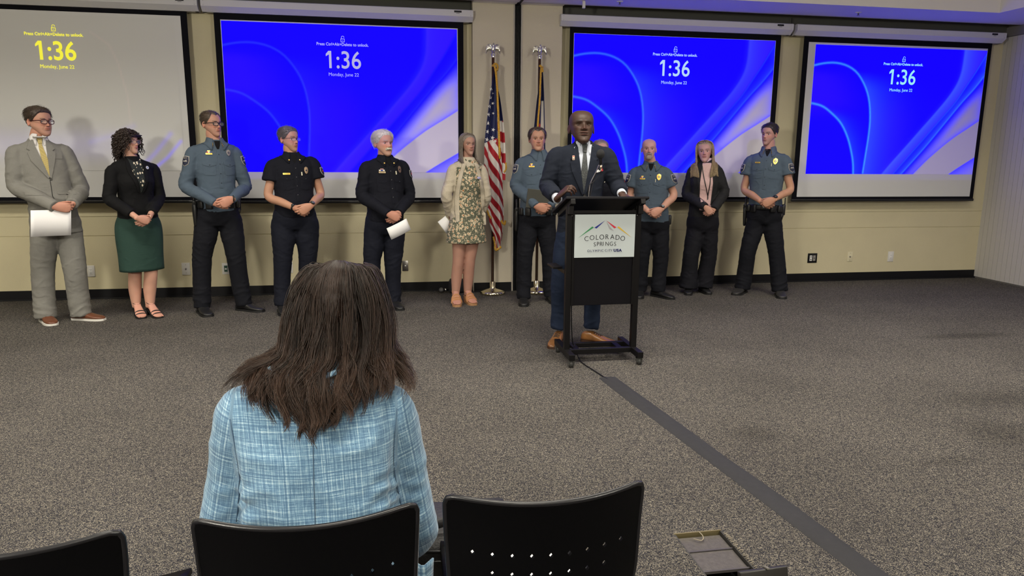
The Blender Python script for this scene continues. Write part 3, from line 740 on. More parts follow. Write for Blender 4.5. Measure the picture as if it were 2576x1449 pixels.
# ------------------------------------------------------------------ body
def ring_list(spec, d, cfg):
    pass
class Person:
    def __init__(s, d, label, **k):
        s.d = d; s.k = k; g = lambda n: [np.array(q, float) for q in d[n]]
        a = R(d['yaw']); s.a = a; s.f = np.array((math.sin(a), -math.cos(a), 0)); s.e = np.array((math.cos(a), math.sin(a), 0)); s.z = np.array((0, 0, 1.))
        s.sh, s.el, s.wr, s.ha, s.hip, s.kn, s.an = [g(n) for n in ('sh', 'el', 'wr', 'ha', 'hip', 'kn', 'an')]
        s.N = np.array(d['neck']); s.Sc = (s.sh[0] + s.sh[1]) / 2; s.Hc = (s.hip[0] + s.hip[1]) / 2; s.S = np.linalg.norm((s.sh[0] - s.sh[1])[:2]) / 2
        s.N[1] = s.Sc[1] + .0; s.N[:2] = (s.N[:2] + s.Sc[:2] * 0)
        s.fem = k.get('fem', False)
        s.root = empty('person', (float(s.Hc[0]), float(s.Hc[1]), 0), label, 'person', k.get('group'))
        s.skin = np.array(k['skin'])
    # torso rings -> V,F ; grow = extra thickness
    def torso(s, hem, prof, grow=0, shoulder=1.0, n=36):
        zH, zS, zN = s.Hc[2], s.Sc[2], s.N[2]; S = s.S * shoulder
        H = zS - zH
        rows = []
        for t, a, b, y in prof: rows.append((zH + t * H, a + grow, b + grow, y))
        zt = max(zN, zS + .085)
        rows += [(zS + .012, S * .96 + grow * .5, .086 + grow, .005), (zS + .045, S * .84 + grow * .5, .080 + grow, 0), (zS + .045 + (zt - zS - .045) * .55, S * .52, .073 + grow, -.002), (zt - .004, .076 + grow * .5, .066 + grow * .4, 0), (zt + .014, .066 + grow * .4, .060 + grow * .4, .003)]
        if hem is not None: rows = [(zH - hem, *s.k.get('hemsize', (prof[0][1], prof[0][2])), prof[0][3])] + rows
        rows = np.array(rows); n2 = 40
        rs = smooth_path(rows, n2)
        cs = []; 
        for z, a, b, y in rs:
            if z < zS: c = s.Hc + (s.Sc - s.Hc) * ((z - zH) / (zS - zH)) if z > zH else s.Hc.copy()
            else: c = s.Sc + (s.N - s.Sc) * min(1, (z - zS) / (zN - zS))
            c = c.copy(); c[2] = z; cs.append(c + s.f * y)
        return rings(cs, [s.e * r[1] for r in rs], [s.f * r[2] for r in rs], n=n, e=.9)
    def arm(s, i, rad, upto=1.0, start=-.05, wrist=None):
        sh, el = s.sh[i], s.el[i]; wr = s.wr[i] if wrist is None else wrist
        inn = nrm(s.Sc - sh) * -start
        s0 = sh - (0, 0, .022) + nrm(s.Sc - sh) * .012
        P = smooth_path(np.array([s0 + inn * 1.3 + (0, 0, .018), s0, s0 * .5 + el * .5, el, el * .5 + wr * .5, wr]), 24)
        Rr = np.interp(np.linspace(0, 5, 24), np.arange(6), [rad[0] * .72, rad[1] * .88, rad[2], rad[3], rad[4], rad[5]])
        upto = upto if upto >= 1 else upto
        k = max(3, int(round(24 * upto)))
        V, F = tube(P[:k], Rr[:k], n=18, caps=True, round_caps=False)
        return V, F
    def leg(s, i, rad, bottom=None, top=None, offs=0):
        kf = s.k.get('stance', .60 if s.fem else .70); h = s.Hc + (s.hip[i] - s.Hc) * kf; h[2] = s.Hc[2] - .05; h0 = s.Hc + (s.hip[i] - s.Hc) * kf * .75; h0[2] = s.Hc[2] + .02
        an = s.an[i].copy()
        if bottom is not None: an[2] = bottom
        kn = s.kn[i] if not s.fem or 'stance' in s.k else s.kn[i]
        P = smooth_path(np.array([h0, h, h * .5 + kn * .5 + s.f * .012, kn + s.f * .012, kn * .5 + an * .5 - s.f * .008, an]), 28)
        return tube(P, np.interp(np.linspace(0, 5, 28), range(6), (rad[0] * .72,) + tuple(rad)), n=20, round_caps=False)
    def wrinkle(s, V, Q, amp=.003, freq=9, stretch=(1, 1, 1.8), seed=0, zones=(), weave=.3):
        N = vnormals(V, Q); P = V * np.array(stretch)
        w = vnoise(P, freq, seed) * .65 + vnoise(P, freq * 2.1, seed + 1) * .35
        r = (1 - np.abs(2 * w - 1)) ** 2
        D = (r - .35) * amp * weave * 2.0
        for j, zn in enumerate(zones):
            c, rad, k = zn[:3]; ax = nrm(zn[3]) if len(zn) > 3 else np.array((0, 0, 1.))
            A = np.exp(-(np.linalg.norm(V - c, axis=1) / rad) ** 2)
            L = V * 5.5 + (V @ ax)[:, None] * ax * 17.0 + (vnoise(V, 8, seed + j)[:, None] - .5) * 1.1
            w = vnoise(L, 1.0, seed + 5 + j); rr = (1 - np.abs(2 * w - 1)) ** 2.6
            D = D + A * k * amp * (rr - .25) * 1.5
        D = np.clip(D, -.0032, .0095)
        return V + N * D[:, None]
    def build_body(s, hp, head_origin, pitch=0, roll=0, legs=False, arms_upto=1.0, hands=True, hyaw=None, hscale=1.0, hand_cfg=None):
        k = s.k; hp = dict(hp); hp['skin'] = s.skin
        s.head = Head(hp, head_origin, s.d['hyaw'] if hyaw is None else hyaw, pitch, roll, hscale)
        hparts = s.head.build()
        nr = k.get('neckr', .052 if s.fem else .060)
        top = s.head.w((0, .0, .055)); bot = s.N + (0, 0, -.07)
        parts = [tube(smooth_path(np.array([bot, s.N + (0, 0, .0), (s.N + top) / 2 + s.head.M[:, 1] * -.006, top]), 8), [nr * 1.25, nr * 1.15, nr * 1.06, nr, nr * .97, nr * .97, nr * .97, nr * .9], n=22)]
        pr = k['prof']; parts.append(s.torso(None, [(t, a * .80, b * .80, y) for t, a, b, y in pr], grow=-.014, shoulder=.92))
        ar = k.get('armr', (.045, .050, .043, .040, .039, .027) if not s.fem else (.038, .042, .036, .033, .031, .023))
        wr = [s.wr[0], s.wr[1]]
        for i in (0, 1): parts.append(s.arm(i, ar, wrist=wr[i]))
        if legs:
            lr = k.get('legr', (.088, .075, .056, .056, .036))
            for i in (0, 1): parts.append(s.leg(i, lr, bottom=.075))
        V, Q, E = remesh(parts, .0065, 3)
        nz = vnoise(V, 22)[:, None]
        C = np.tile(s.skin, (len(V), 1)) * (1 + .12 * (nz - .5)) * np.array((1, .96, .95))
        allp = [(V, Q, C)] + hparts
        if hands:
            for i in (0, 1):
                if hand_cfg and hand_cfg[i] is None: continue
                cfg = dict(hand_cfg[i]) if hand_cfg else {}
                allp.append(hand(skin=s.skin, sc_=k.get('hands', 1.0), **cfg))
        Vs, Fs, Cs, n = [], [], [], 0
        for V, F, C in allp:
            Vs.append(V); Cs.append(C); F = F.tolist() if isinstance(F, np.ndarray) else F
            Fs += [tuple(i + n for i in f) for f in F]; n += len(V)
        s.body = obj('body', np.vstack(Vs), Fs, attr_mat('skin', rough=.52, bump=.15, bscale=300), s.root, col=np.clip(np.vstack(Cs), 0, 1))
    def clasp(s, over=1, tilt=(.30, .45), sep=.036, under_dir=None, over_dir=None):
        """both hands folded in front; over = index of the hand on top; moves the wrists to match"""
        C = (s.ha[0] + s.ha[1]) / 2; cfg = [None, None]; hs = s.k.get('hands', 1.0)
        for i in (0, 1):
            sg = 1 if i == 0 else -1
            d = nrm(s.e * sg * .85 - s.z * (tilt[0] if i == 0 else tilt[1]) + s.f * .10)
            if i == over: c = C + s.f * (sep * .9) + s.z * .008 - s.e * sg * .004; curl = (38, 42, 25)
            else: c = C - s.f * .006 - s.z * .008 + s.e * sg * .006; curl = (34, 52, 35)
            W = c - d * .072 * hs
            s.wr[i] = W
            cfg[i] = dict(W=W, d=d, n=-s.f, th=s.z, curl=curl, spread=2, thumb=(22, 8) if i == over else (30, 15))
        return cfg
    def trousers(s, m, rad, zw=.13, wa=.150, wb=.112, hipw=.172, hipb=.122, bottom=.045, name='trousers', flare=None, seed=1, amp=.0042, voxel=.009):
        zH = s.Hc[2]
        L = [(zH - .10, hipw * .84, hipb * .80, 0), (zH - .03, hipw, hipb, 0), (zH + .05, hipw * .97, hipb, 0), (zH + zw, wa, wb, 0)]
        L = smooth_path(L, 12); parts = [rings([np.array((*(s.Hc + (s.Sc - s.Hc) * max(0, (r[0] - zH) / (s.Sc[2] - zH)))[:2], r[0])) for r in L], [s.e * r[1] for r in L], [s.f * r[2] for r in L], n=32, e=.9)]
        for i in (0, 1): parts.append(s.leg(i, rad, bottom=bottom))
        V, Q, E = remesh(parts, voxel, 4)
        zones = []
        for i in (0, 1):
            a = s.an[i].copy(); a[2] = .12; zones.append((a, .13, 1.6, (.45 - i * .9, .2, 1)))
            zones.append((s.kn[i] + (0, 0, .06), .15, .9, (.5 - i, 0, 1)))
            zones.append(((s.hip[i] + s.Hc) / 2 - (0, 0, .12), .14, 1.0, s.z * 1.0 + s.e * (.8 if i == 0 else -.8)))
        V = s.wrinkle(V, Q, amp * 1.35, 8, (1, 1, 2.3), seed, zones, .22)
        s.pants = obj(name, V, Q, m, s.root); s.pV, s.pF = V, Q
        return s.pants
    def top(s, m, name, prof, hem=.0, sleeve=(.066, .072, .062, .054, .048, .038), upto=1.0, voxel=.0075, amp=.005, seed=2, shoulder=1.0, extra=(), both=True, freq=9, hemcut=None):
        parts = [s.torso(hem, prof, shoulder=shoulder)]
        for i in (0, 1): parts.append(s.arm(i, sleeve, upto))
        parts += list(extra)
        V, Q, E = remesh(parts, voxel, 3)
        zones = [(s.Hc + (s.Sc - s.Hc) * .22 + s.f * .1, .15, .7, s.z)]
        for i in (0, 1):
            sg = 1 if i == 0 else -1; fa = nrm(s.wr[i] - s.el[i]); ua = nrm(s.el[i] - s.sh[i])
            zones += [(s.el[i], .10, 1.3, fa + ua), (s.el[i] * .55 + s.wr[i] * .45, .09, .8, fa), (s.sh[i] * .45 + s.el[i] * .55, .10, .8, ua + s.e * sg * .4), (s.sh[i] * .62 + s.Sc * .38 - (0, 0, .10), .09, 1.0, s.z * .8 - s.e * sg * .9), (s.Hc + s.e * (-sg) * .12 + s.z * .14, .11, .9, s.z + s.e * sg * .6)]
        V = s.wrinkle(V, Q, amp * 1.3, freq, (1, 1, 1.7), seed, zones, .25)
        s.gV, s.gF = V, Q; s.tree = bvh(V, Q)
        s.topo = obj(name, V, Q, m, s.root)
        return s.topo
    # patch in chest coordinates: x = metres to image right, y = metres above the neck base
    def chest(s, poly, m, name, off=.004, thick=.004, step=.014, parent=None, C=None, n=None, ux=None, follow=1.0, smooth=True):
        C = s.N if C is None else C; n = s.f if n is None else n; ux = s.e if ux is None else ux
        V, F = patch(s.tree, poly, C, ux, s.z, n, off, step, thick, follow=follow)
        return obj(name, V, F, m, parent or s.root, smooth=smooth, angle=40)
    def surfpt(s, x, y, off=.006):
        h = s.tree.ray_cast(Vector(s.N + s.e * x + s.z * y + s.f * .5), Vector(-s.f))
        p = np.array(h[0]) if h[0] is not None else s.N + s.e * x + s.z * y + s.f * .1
        return p + s.f * off
    def collar(s, m, gap=26, h=.036, r=None, drop=.018, point=.055, name='collar', flare=.030, suit=False):
        """folded shirt collar lying on the shirt, open at the front"""
        r = r or s.k.get('neckr', .060) + .007; nphi = 40; rowsN = 6
        base = s.N + np.array((0, 0, .004)); V = []
        nb = np.array(s.head.w((0, 0, .05))); lean = (nb - s.N); lean = lean / max(lean[2], .07); lean[:2] = np.clip(lean[:2], -.30, .30)
        ph = np.linspace(R(gap), R(360 - gap), nphi)
        for q in range(rowsN):
            t = q / (rowsN - 1)
            for p in ph:
                fr = math.exp(-((min(p, 2 * PI - p) - R(gap)) / R(24)) ** 2)
                dirv = s.f * math.cos(p) + s.e * math.sin(p)
                zt = h * (1 - t) - t * (drop + point * fr) + (.012 * (1 - fr)) * (1 - t)
                rad = r + flare * t + .012 * fr * t
                if suit: wf = math.exp(-(min(p, 2 * PI - p) / R(70)) ** 4); rad = min(rad, r + .016) * wf + (r - .008) * (1 - wf); zt = zt * wf + .010 * (1 - t) * (1 - wf)
                side = s.e * math.sin(p) * fr * .016 * t
                P = base + dirv * rad + s.z * zt + lean * max(0, zt) * .6 * (1, 1, 0) + side
                if t > .35 and s.tree is not None and not (suit and fr < .25):
                    hit = s.tree.ray_cast(Vector(P + dirv * .25 + s.z * .10), Vector(nrm(-dirv * .25 - s.z * .10)))
                    if hit[0] is not None:
                        o = np.array(hit[0]) + nrm(dirv + s.z * .4) * .006
                        if np.linalg.norm(o - P) < .035: P = P * (1 - ss(.3, .8, t)) + o * ss(.3, .8, t)
                V.append(P)
        F = [(q * nphi + j, q * nphi + j + 1, (q + 1) * nphi + j + 1, (q + 1) * nphi + j) for q in range(rowsN - 1) for j in range(nphi - 1)]
        o = obj(name, np.array(V), F, m, s.root)
        md = o.modifiers.new('thick', 'SOLIDIFY'); md.thickness = .003; md.offset = 0
        return o
    def shoes(s, m, sole, boot=False, L=.29, w=1.0, heel=0, laces=None, hgt=1.0, name='shoe'):
        out = []
        for i in (0, 1):
            hx, hy, tx, ty = s.d['foot'][i]; d = nrm(np.array((tx - hx, ty - hy, 0))); side = np.array((-d[1], d[0], 0)); 
            an = s.an[i]; c0 = np.array((an[0], an[1], 0)) - d * .085
            st = [(0, .020, .050), (.05, .034, .078), (.16, .038, .105 if boot else .088), (.30, .039, .115 if boot else .090), (.42, .041, .088 if boot else .074), (.55, .046, .064), (.70, .050, .050), (.84, .047, .043), (.94, .036, .036), (1.0, .016, .027)]
            st = smooth_path(np.array(st), 24)
            zb = .010
            cs = [c0 + d * t * L + s.z * (zb + h * hgt) / 2 for t, a, h in st]
            V, F = rings(cs, [side * a * w for t, a, h in st], [s.z * (h * hgt - zb) / 2 for t, a, h in st], n=22, e=.8)
            o = obj(name, V, F, m, s.root)
            a = np.array([(t, aa) for t, aa, h in st]); ou = [c0 + d * t * L * 1.01 + side * (aa + .004) * w for t, aa in a] + [c0 + d * t * L * 1.01 - side * (aa + .004) * w for t, aa in a[::-1]]
            n = len(ou); V = np.array([p + s.z * .0 for p in ou] + [p + s.z * .017 for p in ou]); F = [(j, (j + 1) % n, (j + 1) % n + n, j + n) for j in range(n)] + [tuple(range(n))[::-1], tuple(range(n, 2 * n))]
            obj('sole', V, F, sole, o, smooth=False)
            if laces is not None:
                ps = []
                for q in range(4):
                    t = .38 + q * .055; k = np.interp(t, st[:, 0], st[:, 2]) * hgt + .003; c = c0 + d * t * L + s.z * k
                    ps.append(tube([c - side * .022 + d * .006 - s.z * .006, c + s.z * .002, c + side * .022 - d * .006 - s.z * .006], [.0022] * 3, n=6))
                    ps.append(tube([c - side * .022 - d * .006 - s.z * .006, c + s.z * .003, c + side * .022 + d * .006 - s.z * .006], [.0022] * 3, n=6))
                V, F = join(ps); obj('laces', V, F, laces, o)
            out.append(o)
        return out
    def glasses(s, m, lens=None, w=.026, h=.018, thick=.0022, y=.012, z=.118, up=None):
        hd = s.head; ps = []; lensV = []
        for sx in (-1, 1):
            c = np.array((.033 * sx, .098, z)); a = np.linspace(0, 2 * PI, 28, endpoint=False)
            P = np.stack([c[0] + w * np.sign(np.cos(a)) * np.abs(np.cos(a)) ** .7, c[1] - .25 * np.abs(w * np.cos(a) * .35 + (.033 * 0)) - .10 * (np.sign(sx) * w * np.cos(a)), c[2] + h * np.sign(np.sin(a)) * np.abs(np.sin(a)) ** .75], -1)
            if up: P = up(P)
            Pc = np.vstack([P, P[:1]]); W = hd.w(Pc); V, F = tube(W, [thick] * len(W), n=6, caps=False); ps.append((V, F)); lensV.append(hd.w(P))
            tm = np.array([(sx * (.033 + w), .092, z + h * .45), (sx * .078, .07, z + .008), (sx * .0815, .02, z + .006), (sx * .080, -.012, z + .006), (sx * .079, -.03, z - .012)])
            if up: tm = up(tm)
            ps.append(tube(hd.w(smooth_path(tm, 12)), [(thick, thick * 1.3)] * 12, n=6))
        br = np.array([(-.008, .101, z + .006), (0, .104, z + .009), (.008, .101, z + .006)])
        if up: br = up(br)
        ps.append(tube(hd.w(br), [thick] * 3, n=6))
        V, F = join(ps); g = obj('glasses', V, F, m, s.root)
        if lens is not None:
            for P in lensV: obj('lens', P, [tuple(range(len(P)))], lens, g)
        return g
    def watch(s, i, m, face, t=.12, big=.021):
        W = s.wr[i]; d = nrm(s.ha[i] - W) if np.linalg.norm(s.ha[i] - W) > .02 else nrm(W - s.el[i]); d = nrm(W - s.el[i])
        c = W - d * t * .12; r = .031
        V, F = tube([c - d * .009, c - d * .004, c + d * .004, c + d * .009], [r, r + .0015, r + .0015, r], n=24, round_caps=False)
        o = obj('watch', V, F, m, s.root)
        n = nrm(s.f + s.z * .5 - d * np.dot(s.f + s.z * .5, d)); C = c + n * (r - .001); x = nrm(np.cross(d, n))
        V, F = rings([C, C + n * .009, C + n * .011], [x * big, x * big, x * big * .8], [d * big, d * big, d * big * .8], n=20); obj('watch_case', V, F, m, o)
        V, F = rings([C + n * .0112, C + n * .0122], [x * big * .78, x * big * .75], [d * big * .78, d * big * .75], n=20); obj('watch_face', V, F, face, o)
        return o
# ------------------------------------------------------------------ the room
D = 7.73; XR = 7.306; ZS = 3.01; ZC = 3.75
def struct(name, V, F, m, parent=None, smooth=False, label=None):
    o = obj(name, V, F, m, parent, smooth=smooth)
    if parent is None: o['kind'] = 'structure'
    if label: o['label'] = label
    return o
def carpet_mat():
    m, nt, b = nodes_mat('carpet'); L = nt.links.new
    tc = nt.nodes.new('ShaderNodeTexCoord')
    vo = nt.nodes.new('ShaderNodeTexVoronoi'); vo.inputs['Scale'].default_value = 400; L(tc.outputs['Object'], vo.inputs['Vector'])
    sp = nt.nodes.new('ShaderNodeSeparateColor'); L(vo.outputs['Color'], sp.inputs[0])
    cr = nt.nodes.new('ShaderNodeValToRGB'); e = cr.color_ramp.elements; e[0].position = 0; e[0].color = (.011, .013, .020, 1); e[1].position = 1; e[1].color = (.33, .295, .235, 1)
    for p, c in ((.22, (.022, .024, .034)), (.45, (.048, .044, .047)), (.66, (.092, .083, .077)), (.84, (.205, .183, .148))):
        n = e.new(p); n.color = (*c, 1)
    L(sp.outputs[0], cr.inputs[0])
    nz = nt.nodes.new('ShaderNodeTexNoise'); nz.inputs['Scale'].default_value = 1.3; nz.inputs['Detail'].default_value = 5; L(tc.outputs['Object'], nz.inputs['Vector'])
    n2 = nt.nodes.new('ShaderNodeTexNoise'); n2.inputs['Scale'].default_value = 55; n2.inputs['Detail'].default_value = 2; L(tc.outputs['Object'], n2.inputs['Vector'])
    r1 = nt.nodes.new('ShaderNodeMapRange'); r1.inputs['From Min'].default_value = .3; r1.inputs['From Max'].default_value = .7; r1.inputs['To Min'].default_value = .86; r1.inputs['To Max'].default_value = 1.1; L(nz.outputs['Fac'], r1.inputs['Value'])
    r2 = nt.nodes.new('ShaderNodeMapRange'); r2.inputs['From Min'].default_value = .25; r2.inputs['From Max'].default_value = .75; r2.inputs['To Min'].default_value = .7; r2.inputs['To Max'].default_value = 1.3; L(n2.outputs['Fac'], r2.inputs['Value'])
    mu = nt.nodes.new('ShaderNodeMath'); mu.operation = 'MULTIPLY'; L(r1.outputs[0], mu.inputs[0]); L(r2.outputs[0], mu.inputs[1])
    # worn brown stains
    prev = mu.outputs[0]
    for x, y, sx, sy, k in ((4.8, 5.08, .5, .10, .35), (3.8, 3.65, .6, .16, .22), (1.93, 3.35, .16, .12, .25), (3.27, 3.15, .25, .2, .28), (2.7, 2.87, .2, .06, .2)):
        mp = nt.nodes.new('ShaderNodeMapping'); mp.vector_type = 'TEXTURE'; mp.inputs['Location'].default_value = (x, y, 0); mp.inputs['Scale'].default_value = (sx, sy, 1); L(tc.outputs['Object'], mp.inputs[0])
        ln = nt.nodes.new('ShaderNodeVectorMath'); ln.operation = 'LENGTH'; L(mp.outputs[0], ln.inputs[0])
        rr = nt.nodes.new('ShaderNodeMapRange'); rr.interpolation_type = 'SMOOTHSTEP'; rr.inputs['From Min'].default_value = .2; rr.inputs['From Max'].default_value = 1.3; rr.inputs['To Min'].default_value = 1 - k; rr.inputs['To Max'].default_value = 1; L(ln.outputs['Value'], rr.inputs['Value'])
        q = nt.nodes.new('ShaderNodeMath'); q.operation = 'MULTIPLY'; L(prev, q.inputs[0]); L(rr.outputs[0], q.inputs[1]); prev = q.outputs[0]
    mx = nt.nodes.new('ShaderNodeVectorMath'); mx.operation = 'SCALE'; L(cr.outputs[0], mx.inputs[0]); L(prev, mx.inputs['Scale'])
    L(mx.outputs[0], b.inputs['Base Color']); b.inputs['Roughness'].default_value = .95; b.inputs['Specular IOR Level'].default_value = .1
    bp = nt.nodes.new('ShaderNodeBump'); bp.inputs['Strength'].default_value = .7; bp.inputs['Distance'].default_value = .004; L(vo.outputs['Distance'], bp.inputs['Height']); bp.invert = True; L(bp.outputs[0], b.inputs['Normal'])
    return m
M_carpet = carpet_mat()
M_wall = mat('wall_paint', (.64, .575, .38), .75, bump=.35, bscale=90, var=.03, vscale=3)
M_pil = mat('pillar_paint', (.60, .54, .43), .8, bump=.5, bscale=110)
M_ceil = mat('ceiling_paint', (.80, .77, .74), .9, bump=.2, bscale=60)
M_base = mat('black_rubber', (.005, .005, .007), .5, spec=.3)
M_blk = mat('black_metal', (.006, .006, .008), .38)
M_slat = mat('partition_vinyl', (.56, .54, .50), .75, bump=.2, bscale=200)
M_white = mat('white_plastic', (.72, .70, .66), .4)
M_steel = mat('brushed_steel', (.42, .40, .38), .32, 1)
M_chrome = mat('chrome', (.80, .78, .72), .12, 1)
M_gold = mat('gold', (.80, .52, .14), .28, 1)
M_goldtag = mat('gold_tag', (.85, .60, .12), .35, .55)

# floor with the recess of the floor box left open
bx0, bx1, by0, by1 = 1.085, 1.285, 2.02, 2.435
parts = []
for x0, x1, y0, y1 in ((-7.5, bx0, -5.2, D), (bx1, XR + .2, -5.2, D), (bx0, bx1, -5.2, by0), (bx0, bx1, by1, D)):
    parts.append(bx(x0, x1, y0, y1, -.12, 0))
V, F = join(parts); struct('floor', V, F, M_carpet)
wb = struct('wall_back', *bx(-7.5, XR + .2, D, D + .15, -.1, 4.0), M_wall)
for z0, z1, t in ((.0, .643, .006), (.649, .838, .006), (.842, ZS + .05, .0075)):
    for k, (x0, x1) in enumerate(((-7.4, .90), (1.845, XR))):
        struct('panel', *bx(x0, x1, D - t, D + .01, z0, z1, bev=.0012), M_wall, wb)
for x0, x1 in ((.898, 1.336), (1.404, 1.846)):
    struct('wall_pillar', *bx(x0, x1, 7.60, D + .02, 0, ZS + .02, bev=.003), M_pil)
tr = struct('trim_seam', *bx(1.336, 1.404, 7.625, D, 0, ZS + .02), M_blk, label='black vertical seal of the folding wall between the two flags')
for x in (1.345, 1.362, 1.379, 1.396): struct('rib', *bx(x - .0035, x + .0035, 7.598, 7.63, 0, ZS + .01), M_base, tr)
for x in (1.329, 1.411): struct('edge_strip', *bx(x - .007, x + .007, 7.590, 7.61, 0, ZS), mat('edge_alu', (.45, .41, .36), .5), tr)
for n, (x0, x1, y) in enumerate(((-7.4, .893, D), (.905, 1.32, 7.60), (1.42, 1.84, 7.60), (1.85, XR, D))):
    b_ = struct('baseboard_back' if n == 0 else 'baseboard_back_%d' % n, *bx(x0, x1, y - .010, y + .005, 0, .100), M_base)
    struct('toe', *bx(x0, x1, y - .024, y, 0, .012, bev=.004), M_base, b_)
wl = struct('wall_left', *bx(-7.5, -7.4, -5.2, D, 0, 4.0), M_wall)
wr_ = struct('wall_rear', *bx(-7.5, XR + .2, -5.3, -5.2, 0, 4.0), M_wall)
wR = struct('wall_right', *bx(XR + .002, XR + .15, -5.2, D, 0, 4.0), mat('partition_groove', (.17, .16, .15), .9))
y = 7.70; k = 0
while y > 3.6:
    z1 = 2.90
    c = box((XR - .002, y, (.018 + z1) / 2), (.010, .0615, z1 - .018), rot=(0, 0, R(2)), bev=.0010)
    struct('slat', *c, M_slat, wR); y -= .0665; k += 1
struct('track_header', *bx(XR - .02, XR + .02, 3.5, D, 2.905, ZS), mat('header_grey', (.20, .19, .19), .6), wR)
# ceiling: raised field, dropped border along the back and right walls
struct('ceiling', *bx(-7.5, XR + .2, -5.2, D, ZC, ZC + .1), M_ceil)
YS, XS = 6.95, 6.47
V, F = join([bx(-7.5, XR, YS, 7.50, ZS, ZC), bx(.90, 1.35, 7.49, D, ZS, ZC), bx(1.39, 1.845, 7.49, D, ZS, ZC), bx(XS, XR + .1, -5.2, YS, ZS, ZC), bx(-7.5, XR, 7.49, D, ZS + .035, ZC)])
struct('ceiling_border', V, F, M_ceil)
struct('trim_ceiling_track', *bx(1.362, 1.380, -1, 7.60, ZS - .012, ZS + .05), M_base)
for x, y in ((2.35, 7.25), (5.01, 7.24), (-.6, 7.2)):
    s_ = empty('fire_sprinkler', (x, y, ZS), 'small white fire sprinkler in the lowered ceiling above the ' + {2.35: 'third', 5.01: 'fourth', -.6: 'second'}[x] + ' screen from the left', 'sprinkler')
    obj('plate', *lathe([(.032, 0), (.034, -.004), (.02, -.008)], (x, y, ZS), 20), M_white, s_)
    obj('nozzle', *lathe([(.009, -.006), (.007, -.024), (.014, -.028), (.014, -.031)], (x, y, ZS), 12), M_steel, s_)
cm = empty('ceiling_hook', (1.99, 7.3, ZS), 'short white bracket hanging from the ceiling right of the wall seal', 'bracket'); obj('bracket_body', *bx(1.975, 2.005, 7.285, 7.315, ZS - .07, ZS, bev=.006), M_white, cm)
# recessed troffers that hold the room's lamps (behind and above the camera)
M_diff = mat('lamp_diffuser', (.9, .85, .75), .5, emit=(1, .86, .66), estr=2.2)
for n, (x, y) in enumerate(LIGHT_SPOTS):
    if y < 0: wh = ('left', 'middle', 'right')[n % 3] + ' rear'
    else: wh = ('left', 'middle', 'right', '', '', '', 'far right', 'far left', 'outer left stage-side', 'inner left stage-side', 'inner right stage-side', 'outer right stage-side')[n] + ' front'
    t = empty('ceiling_light', (x, y, ZC), 'square-edged ceiling light panel, ' + wh + ' one above the audience', 'ceiling light', 'ceiling light panels')
    V, F = join([bx(x - .62, x + .62, y - .32, y - .29, ZC - .03, ZC), bx(x - .62, x + .62, y + .29, y + .32, ZC - .03, ZC), bx(x - .62, x - .59, y - .29, y + .29, ZC - .03, ZC), bx(x + .59, x + .62, y - .29, y + .29, ZC - .03, ZC)])
    obj('frame', V, F, M_white, t, smooth=False); obj('diffuser', *bx(x - .59, x + .59, y - .29, y + .29, ZC - .012, ZC - .005), M_diff, t, smooth=False)

for x0, x1 in ((-7.4, .892), (1.852, XR)): struct('trim_shade_board', *bx(x0, x1, 7.69, D, 2.915, ZS + .035), mat('board_shade', (.075, .075, .062), .8))  # added boards, coloured dark to stand in for the shade above the casings
